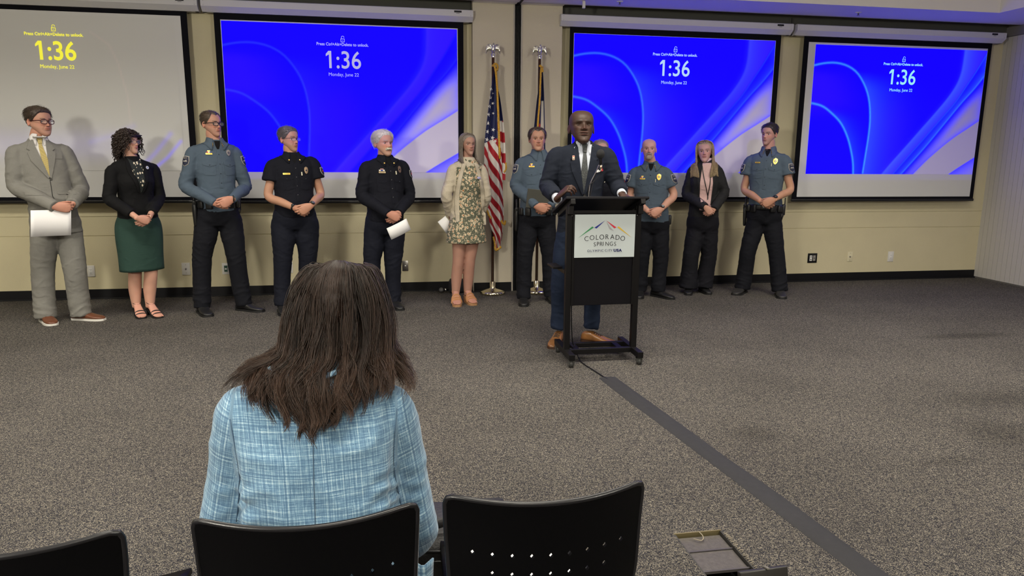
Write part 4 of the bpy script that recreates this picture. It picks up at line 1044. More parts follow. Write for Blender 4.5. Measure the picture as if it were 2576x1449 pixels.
# ------------------------------------------------------------------ projection screens
M_screen = mat('screen_fabric', (.66, .66, .655), .85, bump=.05, bscale=500)
M_border = mat('screen_border', (.003, .003, .006), .8, spec=.15)
M_case = mat('screen_casing', (.62, .61, .62), .5)
M_em = {}
def emat(n, c, s): return mat(n, (0, 0, 0), 1, emit=c, estr=s, spec=0)
def seg_dist(P, pts):
    d = np.full(len(P), 9.)
    for a, b in zip(pts[:-1], pts[1:]):
        a, b = np.array(a), np.array(b); t = np.clip(((P - a) @ (b - a)) / ((b - a) @ (b - a)), 0, 1); d = np.minimum(d, np.linalg.norm(P - a - t[:, None] * (b - a), axis=1))
    return d
def wallpaper(u, v, s=0.0, glow=1.0, warm=1.0):
    """colour of the projected desktop picture: (emission, fabric reflectance); u left-right, v bottom-top, linear light"""
    asp = 1.56; P = np.stack([u * asp, v], -1)
    def curve(pts):
        q = smooth_path(np.array(pts, float), 60); return q
    sc2 = lambda q: q * np.array((asp, 1))
    A = curve([(-.02, .835), (.05, .86), (.12, .867), (.19, .845), (.25, .79), (.30, .69), (.33, .58), (.345, .44), (.345, .3), (.338, .15), (.33, -.02)])
    B = curve([(-.02, .56), (.06, .535), (.12, .48), (.18, .40), (.225, .29), (.255, .17), (.27, .08), (.277, -.02)])
    C = curve([(.43, -.02), (.49, .09), (.56, .21), (.64, .35), (.72, .49), (.79, .62), (.835, .73), (.855, .83), (.86, .95), (.86, 1.02)])
    C2 = curve([(.50, -.02), (.58, .12), (.66, .26), (.75, .42), (.84, .58), (.90, .72), (.95, .84), (1.02, 1.03)])
    Dc = curve([(.55, -.02), (.62, .10), (.70, .24), (.79, .41), (.88, .58), (.95, .70), (1.02, .84)])
    E = curve([(.62, -.02), (.72, .13), (.84, .28), (.94, .38), (1.02, .46)])
    Fc = curve([(.83, -.02), (.90, .05), (1.02, .16)])
    xat = lambda q: np.interp(v, q[:, 1], q[:, 0])
    base = np.array((.006, 0, 1.45)); em = np.tile(base, (len(u), 1)); refl = np.zeros((len(u), 3)) + .004
    em[:, 2] += .12 * ss(.2, 1, v)
    def add(w, c): nonlocal em; em = em + np.clip(w, 0, 1)[:, None] * np.array(c)
    # fans right of A and B
    Ad = A[A[:, 0] > .20][::1]; xa = np.interp(v, Ad[::-1, 1], Ad[::-1, 0]); dA = u - xa
    add(.9 * np.exp(-np.clip(dA, 0, 9) / .07) * (dA > 0) * ss(.82, .66, v) * glow, (.014, .055 * glow, .16))
    add(.7 * (dA > 0) * ss(.30, .12, dA) * (v < .75) * ss(.75, .4, v), (.012, .0, -.02))
    Bd = B[B[:, 0] > .05]; xb = np.interp(v, Bd[::-1, 1], Bd[::-1, 0]); dB = u - xb
    add(.8 * np.exp(-np.clip(dB, 0, 9) / .035) * (dB > 0) * ss(.54, .42, v) * glow, (.010, .04 * glow, .14))
    add(.8 * ss(.0, -.25, dA) * (u < xa) * ss(.40, .60, v) * ss(.84, .74, v), (.016, .003, .03))
    # ribbons
    xc, xc2, xd, xe, xf = map(xat, (C, C2, Dc, E, Fc))
    w = ss(-.004, .012, u - xc) * ss(.004, -.012, u - xc2); add(w * .8 * np.exp(-np.clip(u - xc, 0, 1) / .05) * glow, (.02, .085 * glow, .18)); add(w * .5, (.04, .01, -.1))
    w = ss(-.004, .006, u - xc2) * ss(.004, -.006, u - xd); add(w * np.exp(-np.clip(xd - u, 0, 1) / .02) * glow, (.02, .07 * glow, .14))
    # fabric lit only by the room, right of the ribbons
    beige = ss(.0, .10, u - xd) * (1 - ss(.55, .98, v) * .92)
    se = np.exp(-(np.clip(xe - u, 0, 9) / .035) ** 1.0) * ss(.005, -.005, u - xe); beige = beige * (1 - .75 * se)
    sf = ss(-.005, .005, u - xf) * np.exp(-np.clip(u - xf, 0, 1) / .14); beige = beige * (1 - .85 * sf)
    beige = np.clip(beige * warm, 0, 1)[:, None]
    # thin light lines
    dist = lambda q: seg_dist(P, sc2(q)[::2])
    add(np.exp(-(dist(A) / .0065) ** 2) * glow, (.03, .20 * glow, .22)); add(np.exp(-(dist(B) / .0070) ** 2) * glow, (.03, .22 * glow, .22))
    add(.6 * np.exp(-(dist(Dc) / .006) ** 2) * glow * (v < .8), (.02, .10 * glow, .2)); add(.5 * np.exp(-(dist(C2) / .005) ** 2) * glow, (.01, .07 * glow, .15))
    add(.25 * np.exp(-(dist(C) / .02) ** 2), (.02, .02, .1))
    em = np.clip(em, 0, None) * (1 - beige) + beige * np.array((.02, .012, .05)); refl = refl * (1 - beige) + beige * np.array((.72, .70, .68))
    return em, refl
def picture(parent, x0t, x1t, x0b, x1b, zt, zb, nx, ny, fn, y=7.6035):
    u, v = np.meshgrid(np.linspace(0, 1, nx), np.linspace(0, 1, ny)); u, v = u.ravel(), v.ravel()
    xl = x0b + (x0t - x0b) * v; xr = x1b + (x1t - x1b) * v
    V = np.stack([xl + (xr - xl) * u, np.full(len(u), y), zb + (zt - zb) * v], -1)
    i = np.arange(nx * ny).reshape(ny, nx); F = np.stack([i[:-1, :-1], i[:-1, 1:], i[1:, 1:], i[1:, :-1]], -1).reshape(-1, 4)
    em, rf = fn(u, v)
    o = obj('projected_image', V, F, attr_mat('projected_picture', rough=.85, spec=.05, emit='Em'), parent, smooth=False, col=rf)
    ca = o.data.color_attributes.new('Em', 'FLOAT_COLOR', 'POINT'); c4 = np.ones((len(u), 4), dtype=np.float32); c4[:, :3] = em; ca.data.foreach_set('color', c4.ravel())
    return o
def screen(label, x0, x1, ix0, ix1, cx0, cx1, izt=2.752, izb=1.028, oz=.985):
    s = empty('projection_screen', ((x0 + x1) / 2, 7.61, oz), label, 'projection screen', 'row of projection screens on the back wall')
    obj('viewing_surface', *bx(ix0 - .002, ix1 + .002, 7.606, 7.612, izb - .002, izt + .002), M_screen, s, smooth=False)
    V, F = join([bx(x0, ix0, 7.6045, 7.6125, oz + .015, 2.84), bx(ix1, x1, 7.6045, 7.6125, oz + .015, 2.84), bx(ix0, ix1, 7.6045, 7.6125, izt, 2.84), bx(ix0, ix1, 7.6045, 7.6125, oz + .015, izb)])
    obj('border', V, F, M_border, s, smooth=False)
    obj('weight_bar', *bx(x0 - .008, x1 + .008, 7.597, 7.620, oz - .012, oz + .018, bev=.005), mat('bar_black', (.006, .006, .007), .35), s)
    prof = [(7.70, 2.925), (7.545, 2.925), (7.530, 2.918), (7.530, 2.858), (7.585, 2.812), (7.64, 2.812), (7.70, 2.845)]
    n = len(prof); V = [(cx0, a, b) for a, b in prof] + [(cx1, a, b) for a, b in prof]; F = [(j, (j + 1) % n, (j + 1) % n + n, j + n) for j in range(n)] + [tuple(range(n))[::-1], tuple(range(n, 2 * n))]
    c = obj('casing', np.array(V), F, M_case, s, smooth=False)
    for xx, d in ((cx0, 1), (cx1, -1)):
        V = [(xx + d * q, a + (b_ - a) * 0 - .002, z) for q in (-.003, .035) for a, b_, z in [(a, a, b) for a, b in prof]]
        F = [(j, (j + 1) % n, (j + 1) % n + n, j + n) for j in range(n)] + [tuple(range(n))[::-1], tuple(range(n, 2 * n))]
        obj('end_cap', np.array(V), F, M_case, c, smooth=False)
        for zz in (2.905, 2.868): obj('screw', *ellipsoid((xx + d * .022, 7.5265, zz), (.003, .002, .003), 8, 6), M_steel, c)
    obj('maker_plate', *bx(cx1 - .19, cx1 - .115, 7.5275, 7.531, 2.893, 2.911), M_base, c, smooth=False)
    obj('small_print', *bx(cx1 - .17, cx1 - .135, 7.5285, 7.531, 2.882, 2.888), mat('print_grey', (.25, .25, .27), .6), c, smooth=False)
    return s
def lettering(par, xc, zl, zp, zt, zd, col, s, k=1.0, tag_='white', bold=.0):
    m = emat('projected_text_' + tag_, col, s); dn = (0, -1, 0); a = (1, 0, 0); b = (0, 0, 1); y = 7.6015
    text('Press Ctrl+Alt+Delete to unlock.', .0405 * k, (xc - .001, y, zp), a, b, dn, m, par, bold=.0006, sx=.93)
    o = text('1:36', .238 * k, (xc, y, zt), a, b, dn, m, par, bold=.0020 + bold, sx=.88)
    q = np.array([tuple(o.matrix_basis @ v.co) for v in o.data.vertices]) + np.array(world_loc(par)); x0 = q[:, 0].min(); zt_ = q[:, 2].max(); lf = q[q[:, 0] < x0 + .02]; zt_ = lf[:, 2].max()
    fl = [(x0 + .012, zt_), (x0 + .012, zt_ - .026), (x0 - .030, zt_ - .052), (x0 - .030, zt_ - .030), (x0 - .004, zt_)]
    obj('numeral_flag', np.array([(x_, y, z_) for x_, z_ in fl] + [(x_, y + .001, z_) for x_, z_ in fl]), [tuple(range(5))[::-1], tuple(range(5, 10))] + [(j, (j + 1) % 5, (j + 1) % 5 + 5, j + 5) for j in range(5)], m, par, smooth=False)
    text('Monday, June 22', .047 * k, (xc, y, zd), a, b, dn, m, par, bold=0, sx=.95)
    # open padlock
    r = [bx(xc - .019, xc - .0145, y - .0006, y + .0006, zl - .026, zl + .002), bx(xc + .0145, xc + .019, y - .0006, y + .0006, zl - .026, zl + .002), bx(xc - .019, xc + .019, y - .0006, y + .0006, zl - .030, zl - .0255), bx(xc - .019, xc + .019, y - .0006, y + .0006, zl - .0005, zl + .0035), bx(xc - .0025, xc + .0025, y - .0006, y + .0006, zl - .016, zl - .010)]
    sh = [np.array((xc + .0015 + .0125 * math.cos(t), y, zl + .015 + .0125 * math.sin(t))) for t in np.linspace(-.25, PI, 12)] + [np.array((xc - .011, y, zl + .003))]
    r.append(tube(sh, [(.0021, .0008)] * len(sh), n=4, ref=(0, 1, 0), round_caps=False))
    V, F = join(r); obj('padlock_symbol', V, F, m, par, smooth=False)
s1 = screen('large grey projection screen at the far left with yellow clock digits', -4.32, -1.868, -4.262, -1.926, -4.40, -1.752, izt=2.77, izb=1.042, oz=.993)
s2 = screen('blue projection screen between the bespectacled officer and the woman in a floral dress', -1.622, .803, -1.565, .745, -1.716, .893)
s3 = screen('blue projection screen behind the man speaking at the lectern', 1.931, 4.345, 1.973, 4.285, 1.818, 4.438)
s4 = screen('blue projection screen at the far right, beside the slatted side wall', 4.628, 7.036, 4.686, 6.987, 4.492, 7.140)
p2_ = picture(s2, -1.557, .735, -1.594 + .03, .745, 2.741, 1.293, 330, 210, lambda u, v: wallpaper(u, v, glow=.35))
p3_ = picture(s3, 1.978, 4.279, 1.978, 4.282, 2.748, 1.300, 330, 210, lambda u, v: wallpaper(u, v, glow=.8, warm=1.0))
p4_ = picture(s4, 4.773, 6.981, 4.776, 6.985, 2.728, 1.293, 340, 220, lambda u, v: wallpaper(u, v, glow=1.15, warm=.95))
def faint(u, v):
    em = np.zeros((len(u), 3)); rf = np.tile((.655, .655, .645), (len(u), 1))
    P = np.stack([u * 1.56, v], -1)
    for pts, w, k in (([(.86, .0), (.93, .09), (.99, .2)], .012, .6), ([(.80, .0), (.88, .12), (.95, .25)], .016, .35), ([(.62, .19), (.72, .24), (.80, .30)], .02, .12)):
        d = seg_dist(P, np.array([(a * 1.56, b) for a, b in pts])); em += (np.exp(-(d / w) ** 2) * k)[:, None] * np.array((.12, .08, .75)); rf -= (np.exp(-(d / w) ** 2) * k)[:, None] * .35
    b = np.exp(-((v - .17) / .10) ** 2) * ss(.97, .6, u) * .10; em += b[:, None] * np.array((.25, .2, 1.0))
    A = np.array([(.66, .9), (.73, .82), (.76, .7), (.785, .5), (.79, .3)]) * (1.56, 1); em += (np.exp(-(seg_dist(P, A) / .006) ** 2) * .05)[:, None] * np.array((1, .5, .5))
    return em, np.clip(rf, .02, 1)
p1_ = picture(s1, -4.2, -1.985, -4.2, -1.985, 2.74, 1.30, 160, 110, faint)
lettering(s1, -3.055, 2.619, 2.560, 2.404, 2.268, (.90, .83, .06), 1.0, 1.0, 'yellow', bold=.002)
lettering(s2, -.411, 2.609, 2.555, 2.398, 2.264, (.62, .60, 1.0), .75, 1.0, 'lilac')
lettering(s3, 3.112, 2.622, 2.564, 2.414, 2.272, (.50, .72, 1.0), .95, 1.0, 'pale')
lettering(s4, 5.896, 2.601, 2.543, 2.392, 2.255, (.36, .86, 1.0), .95, 1.0, 'cyan')
# pull cord between the two right-hand casings
pc = empty('pull_cord', (4.465, 7.62, 2.80), 'dark pull cord hanging between the two right-hand screen casings', 'cord'); obj('cord', *tube([(4.465, 7.62, 3.0), (4.466, 7.62, 2.9), (4.463, 7.62, 2.86)], [.004] * 3, n=8), M_base, pc); obj('hook', *ellipsoid((4.463, 7.61, 2.835), (.012, .012, .026)), mat('hook', (.03, .04, .06), .3, .5), pc)

# ------------------------------------------------------------------ wall plates
def plate(x, z, w, h_, m, label, kind, y=D - .0075):
    o = empty('wall_plate', (x, y, z), label, 'outlet')
    obj('cover', *bx(x - w / 2, x + w / 2, y - .006, y + .002, z - h_ / 2, z + h_ / 2, bev=.002), m, o)
    dk = mat('socket_dark', (.02, .02, .02), .4); wt = mat('socket_white', (.8, .79, .76), .4)
    f = y - .006
    if kind == 'coax':
        obj('connector', *lathe([(.009, 0), (.009, -.004), (.005, -.005), (.005, -.012)], (x, f, z), 14, 'Y'), M_steel if m is not M_steel else wt, o)
        for dz in (-.042, .042): obj('screw', *ellipsoid((x, f, z + dz), (.003, .002, .003), 8, 6), dk, o)
    if kind == 'green':
        obj('socket', *bx(x - .017, x + .017, f - .002, f + .001, z - .033, z + .033), mat('socket_green', (.02, .07, .05), .4), o, smooth=False)
        obj('jack', *bx(x - .010, x + .010, f - .003, f, z - .010, z + .006), wt, o, smooth=False)
    if kind == 'rocker':
        obj('socket', *bx(x - .017, x + .017, f - .002, f + .001, z - .034, z + .034, bev=.001), wt, o)
        for dz in (-.018, .018):
            V, F = join([bx(x - .008, x - .006, f - .0028, f, z + dz - .004, z + dz + .005), bx(x + .005, x + .007, f - .0028, f, z + dz - .004, z + dz + .005), bx(x - .002, x + .002, f - .0028, f, z + dz - .011, z + dz - .008)])
            obj('slots', V, F, dk, o, smooth=False)
    if kind == 'double':
        for dx, mm in ((-.022, wt), (.022, mat('socket_grey', (.30, .28, .26), .4))):
            q = obj('insert', *bx(x + dx - .016, x + dx + .016, f - .002, f + .001, z - .033, z + .033), mm, o, smooth=False)
            for dz in (-.016, .016) if dx < 0 else (.0,): obj('hole', *lathe([(.0065, 0), (.0065, -.002)], (x + dx, f - .002, z + dz), 12, 'Y'), dk, q)
    return o
plate(-2.083, .294, .080, .128, M_white, 'white coaxial outlet on the wall between the woman in green and the bespectacled officer', 'coax')
plate(-1.69, .289, .075, .120, M_white, 'white outlet with green insert behind the bespectacled officer', 'green')
plate(-2.99, .289, .070, .115, M_white, 'white outlet just right of the grey-suited man', 'rocker')
plate(-1.05, .29, .070, .120, M_white, 'white outlet half hidden behind the short-sleeved firefighter', 'rocker')
plate(.167, .283, .064, .112, M_steel, 'grey steel outlet beside the white-haired man', 'coax')
plate(3.155, .29, .060, .110, M_white, 'white outlet between the legs of the bald officer', 'rocker')
plate(5.03, .286, .122, .116, mat('plate_black', (.02, .02, .022), .25, .6), 'wide dark two-gang outlet right of the last officer', 'double')
plate(5.53, .296, .070, .118, mat('plate_ivory', (.72, .66, .46), .45), 'ivory coaxial outlet, middle of three on the right wall section', 'coax')
plate(6.087, .288, .078, .126, M_white, 'white outlet nearest the slatted side wall', 'rocker')

# ------------------------------------------------------------------ flags
def eagle(par, x, y, z):
    ps = [lathe([(.016, -.055), (.018, -.05), (.013, -.04), (.020, -.030), (.022, -.018), (.012, -.008), (.010, .0)], (x, y, z), 18),
          tube([(x, y, z - .005), (x, y - .002, z + .02), (x, y, z + .05), (x + .003, y - .003, z + .072), (x + .004, y - .010, z + .082)], [.011, .020, .018, .010, .010], n=14),
          tube([(x + .003, y - .012, z + .083), (x - .004, y - .028, z + .078), (x - .006, y - .032, z + .068)], [.006, .004, .002], n=8),
          tube([(x - .008, y, z + .0), (x - .010, y, z - .012)], [.004, .003], n=6), tube([(x + .008, y, z), (x + .010, y, z - .012)], [.004, .003], n=6)]
    for sx in (-1, 1):
        arm = smooth_path(np.array([(x + sx * .012, y, z + .036), (x + sx * .028, y + .004, z + .066), (x + sx * .050, y + .006, z + .070), (x + sx * .066, y + .006, z + .052)]), 10)
        ps.append(tube(arm, [.009] * 4 + [.008] * 3 + [.005] * 3, n=8))
        for k in range(8):
            a = arm[2 + int(k * .95)]; L = .040 + .034 * (k / 7) ** .8; dx = sx * (-.002 + .012 * (k / 7))
            ps.append(tube([a, a + (dx * .5, -.003, -L * .5), a + (dx, .002, -L)], [(.0055, .002), (.006, .0022), (.003, .0015)], n=6, ref=(0, 1, 0)))
    V, F = join(ps); obj('eagle_finial', V, F, M_chrome, par)
M_pole = mat('pole_wood', (.055, .022, .013), .35, var=.3, vscale=15)
def pole(x, y, label, top=2.44):
    s = empty('flagpole', (x, y, 0), label, 'flagpole', 'flagpoles')
    obj('base', *lathe([(.130, 0), (.138, .006), (.138, .022), (.130, .034), (.09, .048), (.04, .060), (.030, .072), (.030, .135), (.026, .138)], (x, y, 0), 40), mat('pole_base', (.80, .72, .52), .16, 1), s)
    obj('pole', *tube([(x, y, .13), (x, y, 1.2), (x, y, top)], [.015] * 3, n=16, round_caps=False), M_pole, s)
    eagle(s, x, y, top + .055)
    return s
fx, fy = 1.09, 7.45; fx2 = 1.575
pole(fx, fy, 'wooden flagpole topped by a silver eagle, carrying the stars and stripes', 2.455); pole(fx2, fy, 'wooden flagpole topped by a silver eagle, behind the officer holding a folder', 2.455)
def star_poly(r, rot=0): return [((r if i % 2 == 0 else r * .39) * math.sin(2 * PI * i / 10 + rot), (r if i % 2 == 0 else r * .39) * math.cos(2 * PI * i / 10 + rot)) for i in range(10)]
def drape(left, right, y0, folds, nu=120, nv=150, amp=.03, ph=0):
    """pleated hanging cloth between two side curves (lists of (x,z)); returns grid"""
    Lc = smooth_path(np.array(left), nv); Rc = smooth_path(np.array(right), nv); G = np.zeros((nv, nu, 3)); u = np.linspace(0, 1, nu)
    for i in range(nv):
        t = i / (nv - 1); A = amp * (.35 + .65 * min(1, t * 2)); 
        x = Lc[i, 0] + (Rc[i, 0] - Lc[i, 0]) * (u + .035 * np.sin(2 * PI * folds * u + ph)); yy = y0 - A * np.sin(2 * PI * folds * u + ph + .8 * t) - .006 * np.sin(5 * PI * folds * u + 6 * t)
        z = Lc[i, 1] + (Rc[i, 1] - Lc[i, 1]) * u
        G[i] = np.stack([x, yy, z], -1)
    return G
def grid_obj(name, G, m, par, col=None):
    nv, nu, _ = G.shape; i = np.arange(nv * nu).reshape(nv, nu); F = np.stack([i[:-1, :-1], i[1:, :-1], i[1:, 1:], i[:-1, 1:]], -1).reshape(-1, 4)
    o = obj(name, G.reshape(-1, 3), F, m, par, col=col); md = o.modifiers.new('t', 'SOLIDIFY'); md.thickness = .002; return o
M_flag = attr_mat('flag_cloth', rough=.6, bump=.1, bscale=900, sheen=.3)
US_R, US_W, US_B = np.array((.36, .012, .022)), np.array((.72, .68, .64)), np.array((.012, .016, .075))
us = empty('flag', (fx + .02, fy, .6), 'stars and stripes flag with gold fringe hanging from its pole', 'flag')
# world coordinates of the cloth edges
left = [(1.10, 2.36), (1.075, 2.24), (1.045, 2.05), (1.01, 1.80), (.99, 1.62), (.985, 1.45), (.985, 1.25), (.99, 1.02), (1.02, .90), (1.05, .75), (1.095, .62), (1.11, .50)]
right = [(1.115, 2.36), (1.125, 2.24), (1.145, 2.05), (1.155, 1.80), (1.17, 1.62), (1.185, 1.45), (1.195, 1.25), (1.205, 1.02), (1.21, .90), (1.205, .75), (1.19, .62), (1.17, .50)]
G = drape(left, right, fy - .05, 1.6, 130, 240, .028, .6)
g = G.reshape(-1, 3); uu = np.tile(np.linspace(0, 1, 130), 240); z = g[:, 2]
sl = z + .38 * uu                       # stripes run downwards to the right
k = np.floor((1.66 - sl) / .088).astype(int)
col = np.where((k % 2 == 0)[:, None], US_W, US_R); cant = (z > 1.60 + .07 * uu) & (uu < .74); cant |= (z > 1.86)
col = np.where(cant[:, None], US_B, col)
cloth = grid_obj('cloth', G, M_flag, us, col=col)
# second fold behind, on the right
left2 = [(1.11, 2.2), (1.125, 2.0), (1.14, 1.7), (1.15, 1.4), (1.15, 1.22)]; right2 = [(1.125, 2.2), (1.165, 2.0), (1.205, 1.7), (1.22, 1.4), (1.215, 1.22)]
G2 = drape(left2, right2, fy - .02, .8, 40, 120, .015, 2.0); g2 = G2.reshape(-1, 3)
k2 = np.floor((1.83 - g2[:, 2] - .3 * (g2[:, 0] - 1.15)) / .105).astype(int); c2 = np.where((k2 % 2 == 0)[:, None], US_W, US_R); c2 = np.where((g2[:, 2] > 1.83)[:, None], US_B, c2)
grid_obj('back_fold', G2, M_flag, us, col=c2)
ft = bvh(g, [tuple(f) for f in np.stack([np.arange(240 * 130).reshape(240, 130)[:-1, :-1], np.arange(240 * 130).reshape(240, 130)[1:, :-1], np.arange(240 * 130).reshape(240, 130)[1:, 1:], np.arange(240 * 130).reshape(240, 130)[:-1, 1:]], -1).reshape(-1, 4)])
M_star = mat('star_white', (.75, .73, .72), .6)
for x, z_, r, rt in ((1.060, 2.135, .021, .2), (1.080, 2.10, .014, .5), (1.055, 2.055, .020, -.1), (1.082, 2.0, .017, .3), (1.045, 1.965, .023, .1), (1.085, 1.90, .014, .3), (1.035, 1.885, .023, .2), (1.03, 1.80, .024, 0), (1.025, 1.715, .024, .3), (1.020, 1.635, .026, .1), (1.085, 1.735, .021, .3), (1.078, 1.655, .023, .2), (1.105, 1.62, .022, .5), (1.088, 1.585, .016, .1), (1.14, 1.92, .012, .2)):
    V, F = patch(ft, star_poly(r, rt), (x, fy, z_), (1, 0, 0), (0, 0, 1), (0, -1, 0), off=.002, step=.01, thick=.001); obj('star', V, F, M_star, cloth, smooth=False)
M_fringe = mat('gold_fringe', (.62, .34, .035), .6, bump=.8, bscale=500, var=.35, vscale=120)
def fringe(par, pts, w=.012, dp=.006, name='fringe'):
    P = smooth_path(np.array(pts), 40); V, F = tube(P, [(w, dp)] * 40, n=8, ref=(0, 1, 0), round_caps=False)
    V = V + (vnoise(V, 160)[:, None] - .5) * .006; obj(name, V, F, M_fringe, par)
fringe(us, [(1.075, fy - .04, 2.375), (1.10, fy - .07, 2.35), (1.118, fy - .07, 2.20), (1.125, fy - .08, 2.05), (1.135, fy - .08, 1.85), (1.143, fy - .08, 1.65), (1.148, fy - .08, 1.50), (1.152, fy - .07, 1.44)], .0115)
fringe(us, [(1.090, fy - .035, 2.385), (1.115, fy - .035, 2.39), (1.130, fy - .04, 2.365), (1.118, fy - .06, 2.32)], .012)
fringe(us, [(.985, fy - .07, 1.06), (1.0, fy - .075, .97), (1.03, fy - .075, .88), (1.06, fy - .075, .82)], .010)
fringe(us, [(1.09, fy - .07, .63), (1.105, fy - .075, .55), (1.115, fy - .075, .49), (1.17, fy - .07, .52)], .013)
fringe(us, [(1.17, fy - .07, .80), (1.205, fy - .07, .76), (1.215, fy - .07, .80)], .011)
fringe(us, [(1.205, fy - .03, 1.30), (1.225, fy - .03, 1.34), (1.222, fy - .03, 1.40)], .009)
co = empty('flag', (fx2, fy, .7), 'dark blue flag with white band and gold fringe, right of the wall seal', 'flag')
left = [(fx2 - .01, 2.37), (fx2 - .005, 2.24), (fx2 - .035, 2.05), (fx2 - .06, 1.80), (fx2 - .075, 1.62), (fx2 - .085, 1.40), (fx2 - .09, 1.1), (fx2 - .07, .8), (fx2 - .02, .62)]
right = [(fx2 + .015, 2.37), (fx2 + .028, 2.24), (fx2 + .04, 2.05), (fx2 + .05, 1.80), (fx2 + .055, 1.62), (fx2 + .06, 1.40), (fx2 + .07, 1.1), (fx2 + .07, .8), (fx2 + .04, .62)]
G = drape(left, right, fy - .05, 1.7, 110, 200, .028, 2.4); g = G.reshape(-1, 3); uu = np.tile(np.linspace(0, 1, 110), 200)
col = np.tile(US_B, (len(g), 1)); w = (uu > .66 - .1 * ss(2.0, 1.5, g[:, 2])) & (uu < .93) & (g[:, 2] < 2.03 - 0 * uu); col[w] = US_W; rd = (uu > .42) & (uu < .58) & (g[:, 2] < 1.80); col[rd] = US_R * 1.3
grid_obj('cloth', G, M_flag, co, col=col)
fringe(co, [(fx2 + .03, fy - .04, 2.37), (fx2 + .005, fy - .06, 2.355), (fx2 - .002, fy - .07, 2.25), (fx2 - .010, fy - .085, 2.05), (fx2 - .024, fy - .085, 1.85), (fx2 - .035, fy - .08, 1.6)], .010)
fringe(co, [(fx2 - .01, fy - .05, 2.39), (fx2 + .012, fy - .055, 2.36), (fx2 + .02, fy - .06, 2.32)], .014)
# microphone and dark case left on the floor by the wall
mc = empty('microphone', (.56, 7.60, .03), 'microphone with a silver ball head lying on the floor against the baseboard', 'microphone')
obj('grille', *ellipsoid((.545, 7.58, .032), (.028, .028, .026), 20, 14), mat('mic_grille', (.25, .25, .26), .35, .9, bump=.6, bscale=900), mc)
obj('handle', *tube([(.57, 7.585, .030), (.60, 7.60, .028), (.66, 7.62, .024)], [.015, .012, .010], n=14), M_base, mc); obj('ring', *tube([(.585, 7.585, .030), (.600, 7.592, .030)], [.016, .016], n=14, round_caps=False), mat('ring_silver', (.85, .85, .85), .2, 1), mc)
cs_ = empty('cable_bag', (.74, 7.60, 0), 'small black bag on the floor against the wall behind the woman in the floral dress', 'bag')
V, F = box((.74, 7.60, .07), (.22, .16, .14), bev=.03); V = V + (vnoise(V, 14)[:, None] - .5) * .02; obj('bag_body', V, F, mat('bag_black', (.008, .008, .012), .7, bump=.4, bscale=60), cs_)
cb = empty('loose_cable', (0, 7.6, 0), 'thin black cable rising from the floor beside the white-haired man', 'cable'); obj('cable_run', *tube(smooth_path(np.array([(-.02, 7.60, .004), (.10, 7.55, .004), (.13, 7.62, .05), (.08, 7.66, .10), (.03, 7.68, .12)]), 24), [.004] * 24, n=8), M_base, cb)
# ------------------------------------------------------------------ lectern
M_lec = mat('lectern_black', (.0055, .005, .007), .45, bump=.1, bscale=500, spec=.15)
M_tube = mat('lectern_steel', (.0050, .0044, .0050), .4, spec=.22)
lec = empty('lectern', (1.505, 4.88, 0), 'black wheeled lectern with a white city sign on its front', 'lectern')
for i, x in enumerate((1.248, 1.752)):
    obj('post', *bx(x - .020, x + .020, 4.805, 4.850, .055, 1.13, bev=.002), M_tube, lec, smooth=False)
    obj('foot_rail', *bx(x - .021, x + .021, 4.655, 5.115, .055, .098, bev=.002), M_tube, lec, smooth=False)
    obj('top_support', *box((x, 4.915, 1.108), (.034, .40, .036), rot=(R(-17.5), 0, 0), bev=.003), M_tube, lec, smooth=False)
    obj('front_bracket', *bx(x - .018, x + .018, 4.765, 4.806, 1.075, 1.135, bev=.004), M_tube, lec, smooth=False)
    for y in (4.685, 5.085):
        c = obj('caster', *join([bx(x - .020, x - .014, y - .022, y + .024, .022, .056), bx(x + .014, x + .020, y - .022, y + .024, .022, .056), bx(x - .020, x + .020, y - .02, y + .02, .048, .056)]), mat('caster_grey', (.05, .05, .048), .5), lec, smooth=False)
        V, F = tube([(x - .012, y, .026), (x + .012, y, .026)], [.026, .026], n=24, round_caps=False); obj('wheel', V, F, mat('wheel_grey', (.035, .035, .033), .5), c)
for y in (4.82, 4.99): obj('cross_rail', *bx(1.265, 1.735, y - .018, y + .018, .060, .095, bev=.002), M_tube, lec, smooth=False)
for x in (1.33, 1.655): obj('short_brace', *bx(x - .02, x + .02, 4.835, 4.975, .078, .092), M_tube, lec, smooth=False)
pn = obj('front_panel', *bx(1.270, 1.730, 4.808, 4.828, .42, 1.098, bev=.003), M_lec, lec, smooth=False)
for q in (bx(1.268, 1.732, 4.798, 4.812, 1.080, 1.100), bx(1.268, 1.284, 4.798, 4.812, .42, 1.08), bx(1.716, 1.732, 4.798, 4.812, .42, 1.08)): obj('panel_edge', *q, M_tube, pn, smooth=False)
top_n = Vector((0, math.sin(R(-17)), math.cos(R(-17))))
tp = obj('slanted_top', *box((1.502, 4.955, 1.128), (.600, .440, .018), rot=(R(-17), 0, 0), bev=.003), M_lec, lec, smooth=False)
obj('rear_lip', *box((1.502, 5.165, 1.074), (.600, .014, .040), rot=(R(-17), 0, 0), bev=.002), M_lec, lec, smooth=False)
obj('side_shelf', *bx(1.165, 1.232, 4.93, 5.13, .668, .684, bev=.002), M_tube, lec, smooth=False); obj('shelf_arm', *bx(1.226, 1.236, 4.84, 5.12, .645, .672), M_tube, lec, smooth=False)
for x, z in ((1.262, 1.063), (1.738, 1.063)): obj('bolt', *ellipsoid((x, 4.802, z), (.004, .004, .004), 8, 6), M_steel, lec)
sg = obj('city_sign', *bx(1.281, 1.722, 4.788, 4.7975, .768, 1.072, bev=.002), mat('sign_white', (.53, .585, .60), .4, spec=.3), lec, smooth=False)
SX0, SZ0, SW, SH = 1.281, .768, .441, .304
def sp(u, v): return (SX0 + SW * u, 4.7865, SZ0 + SH * (1 - v))
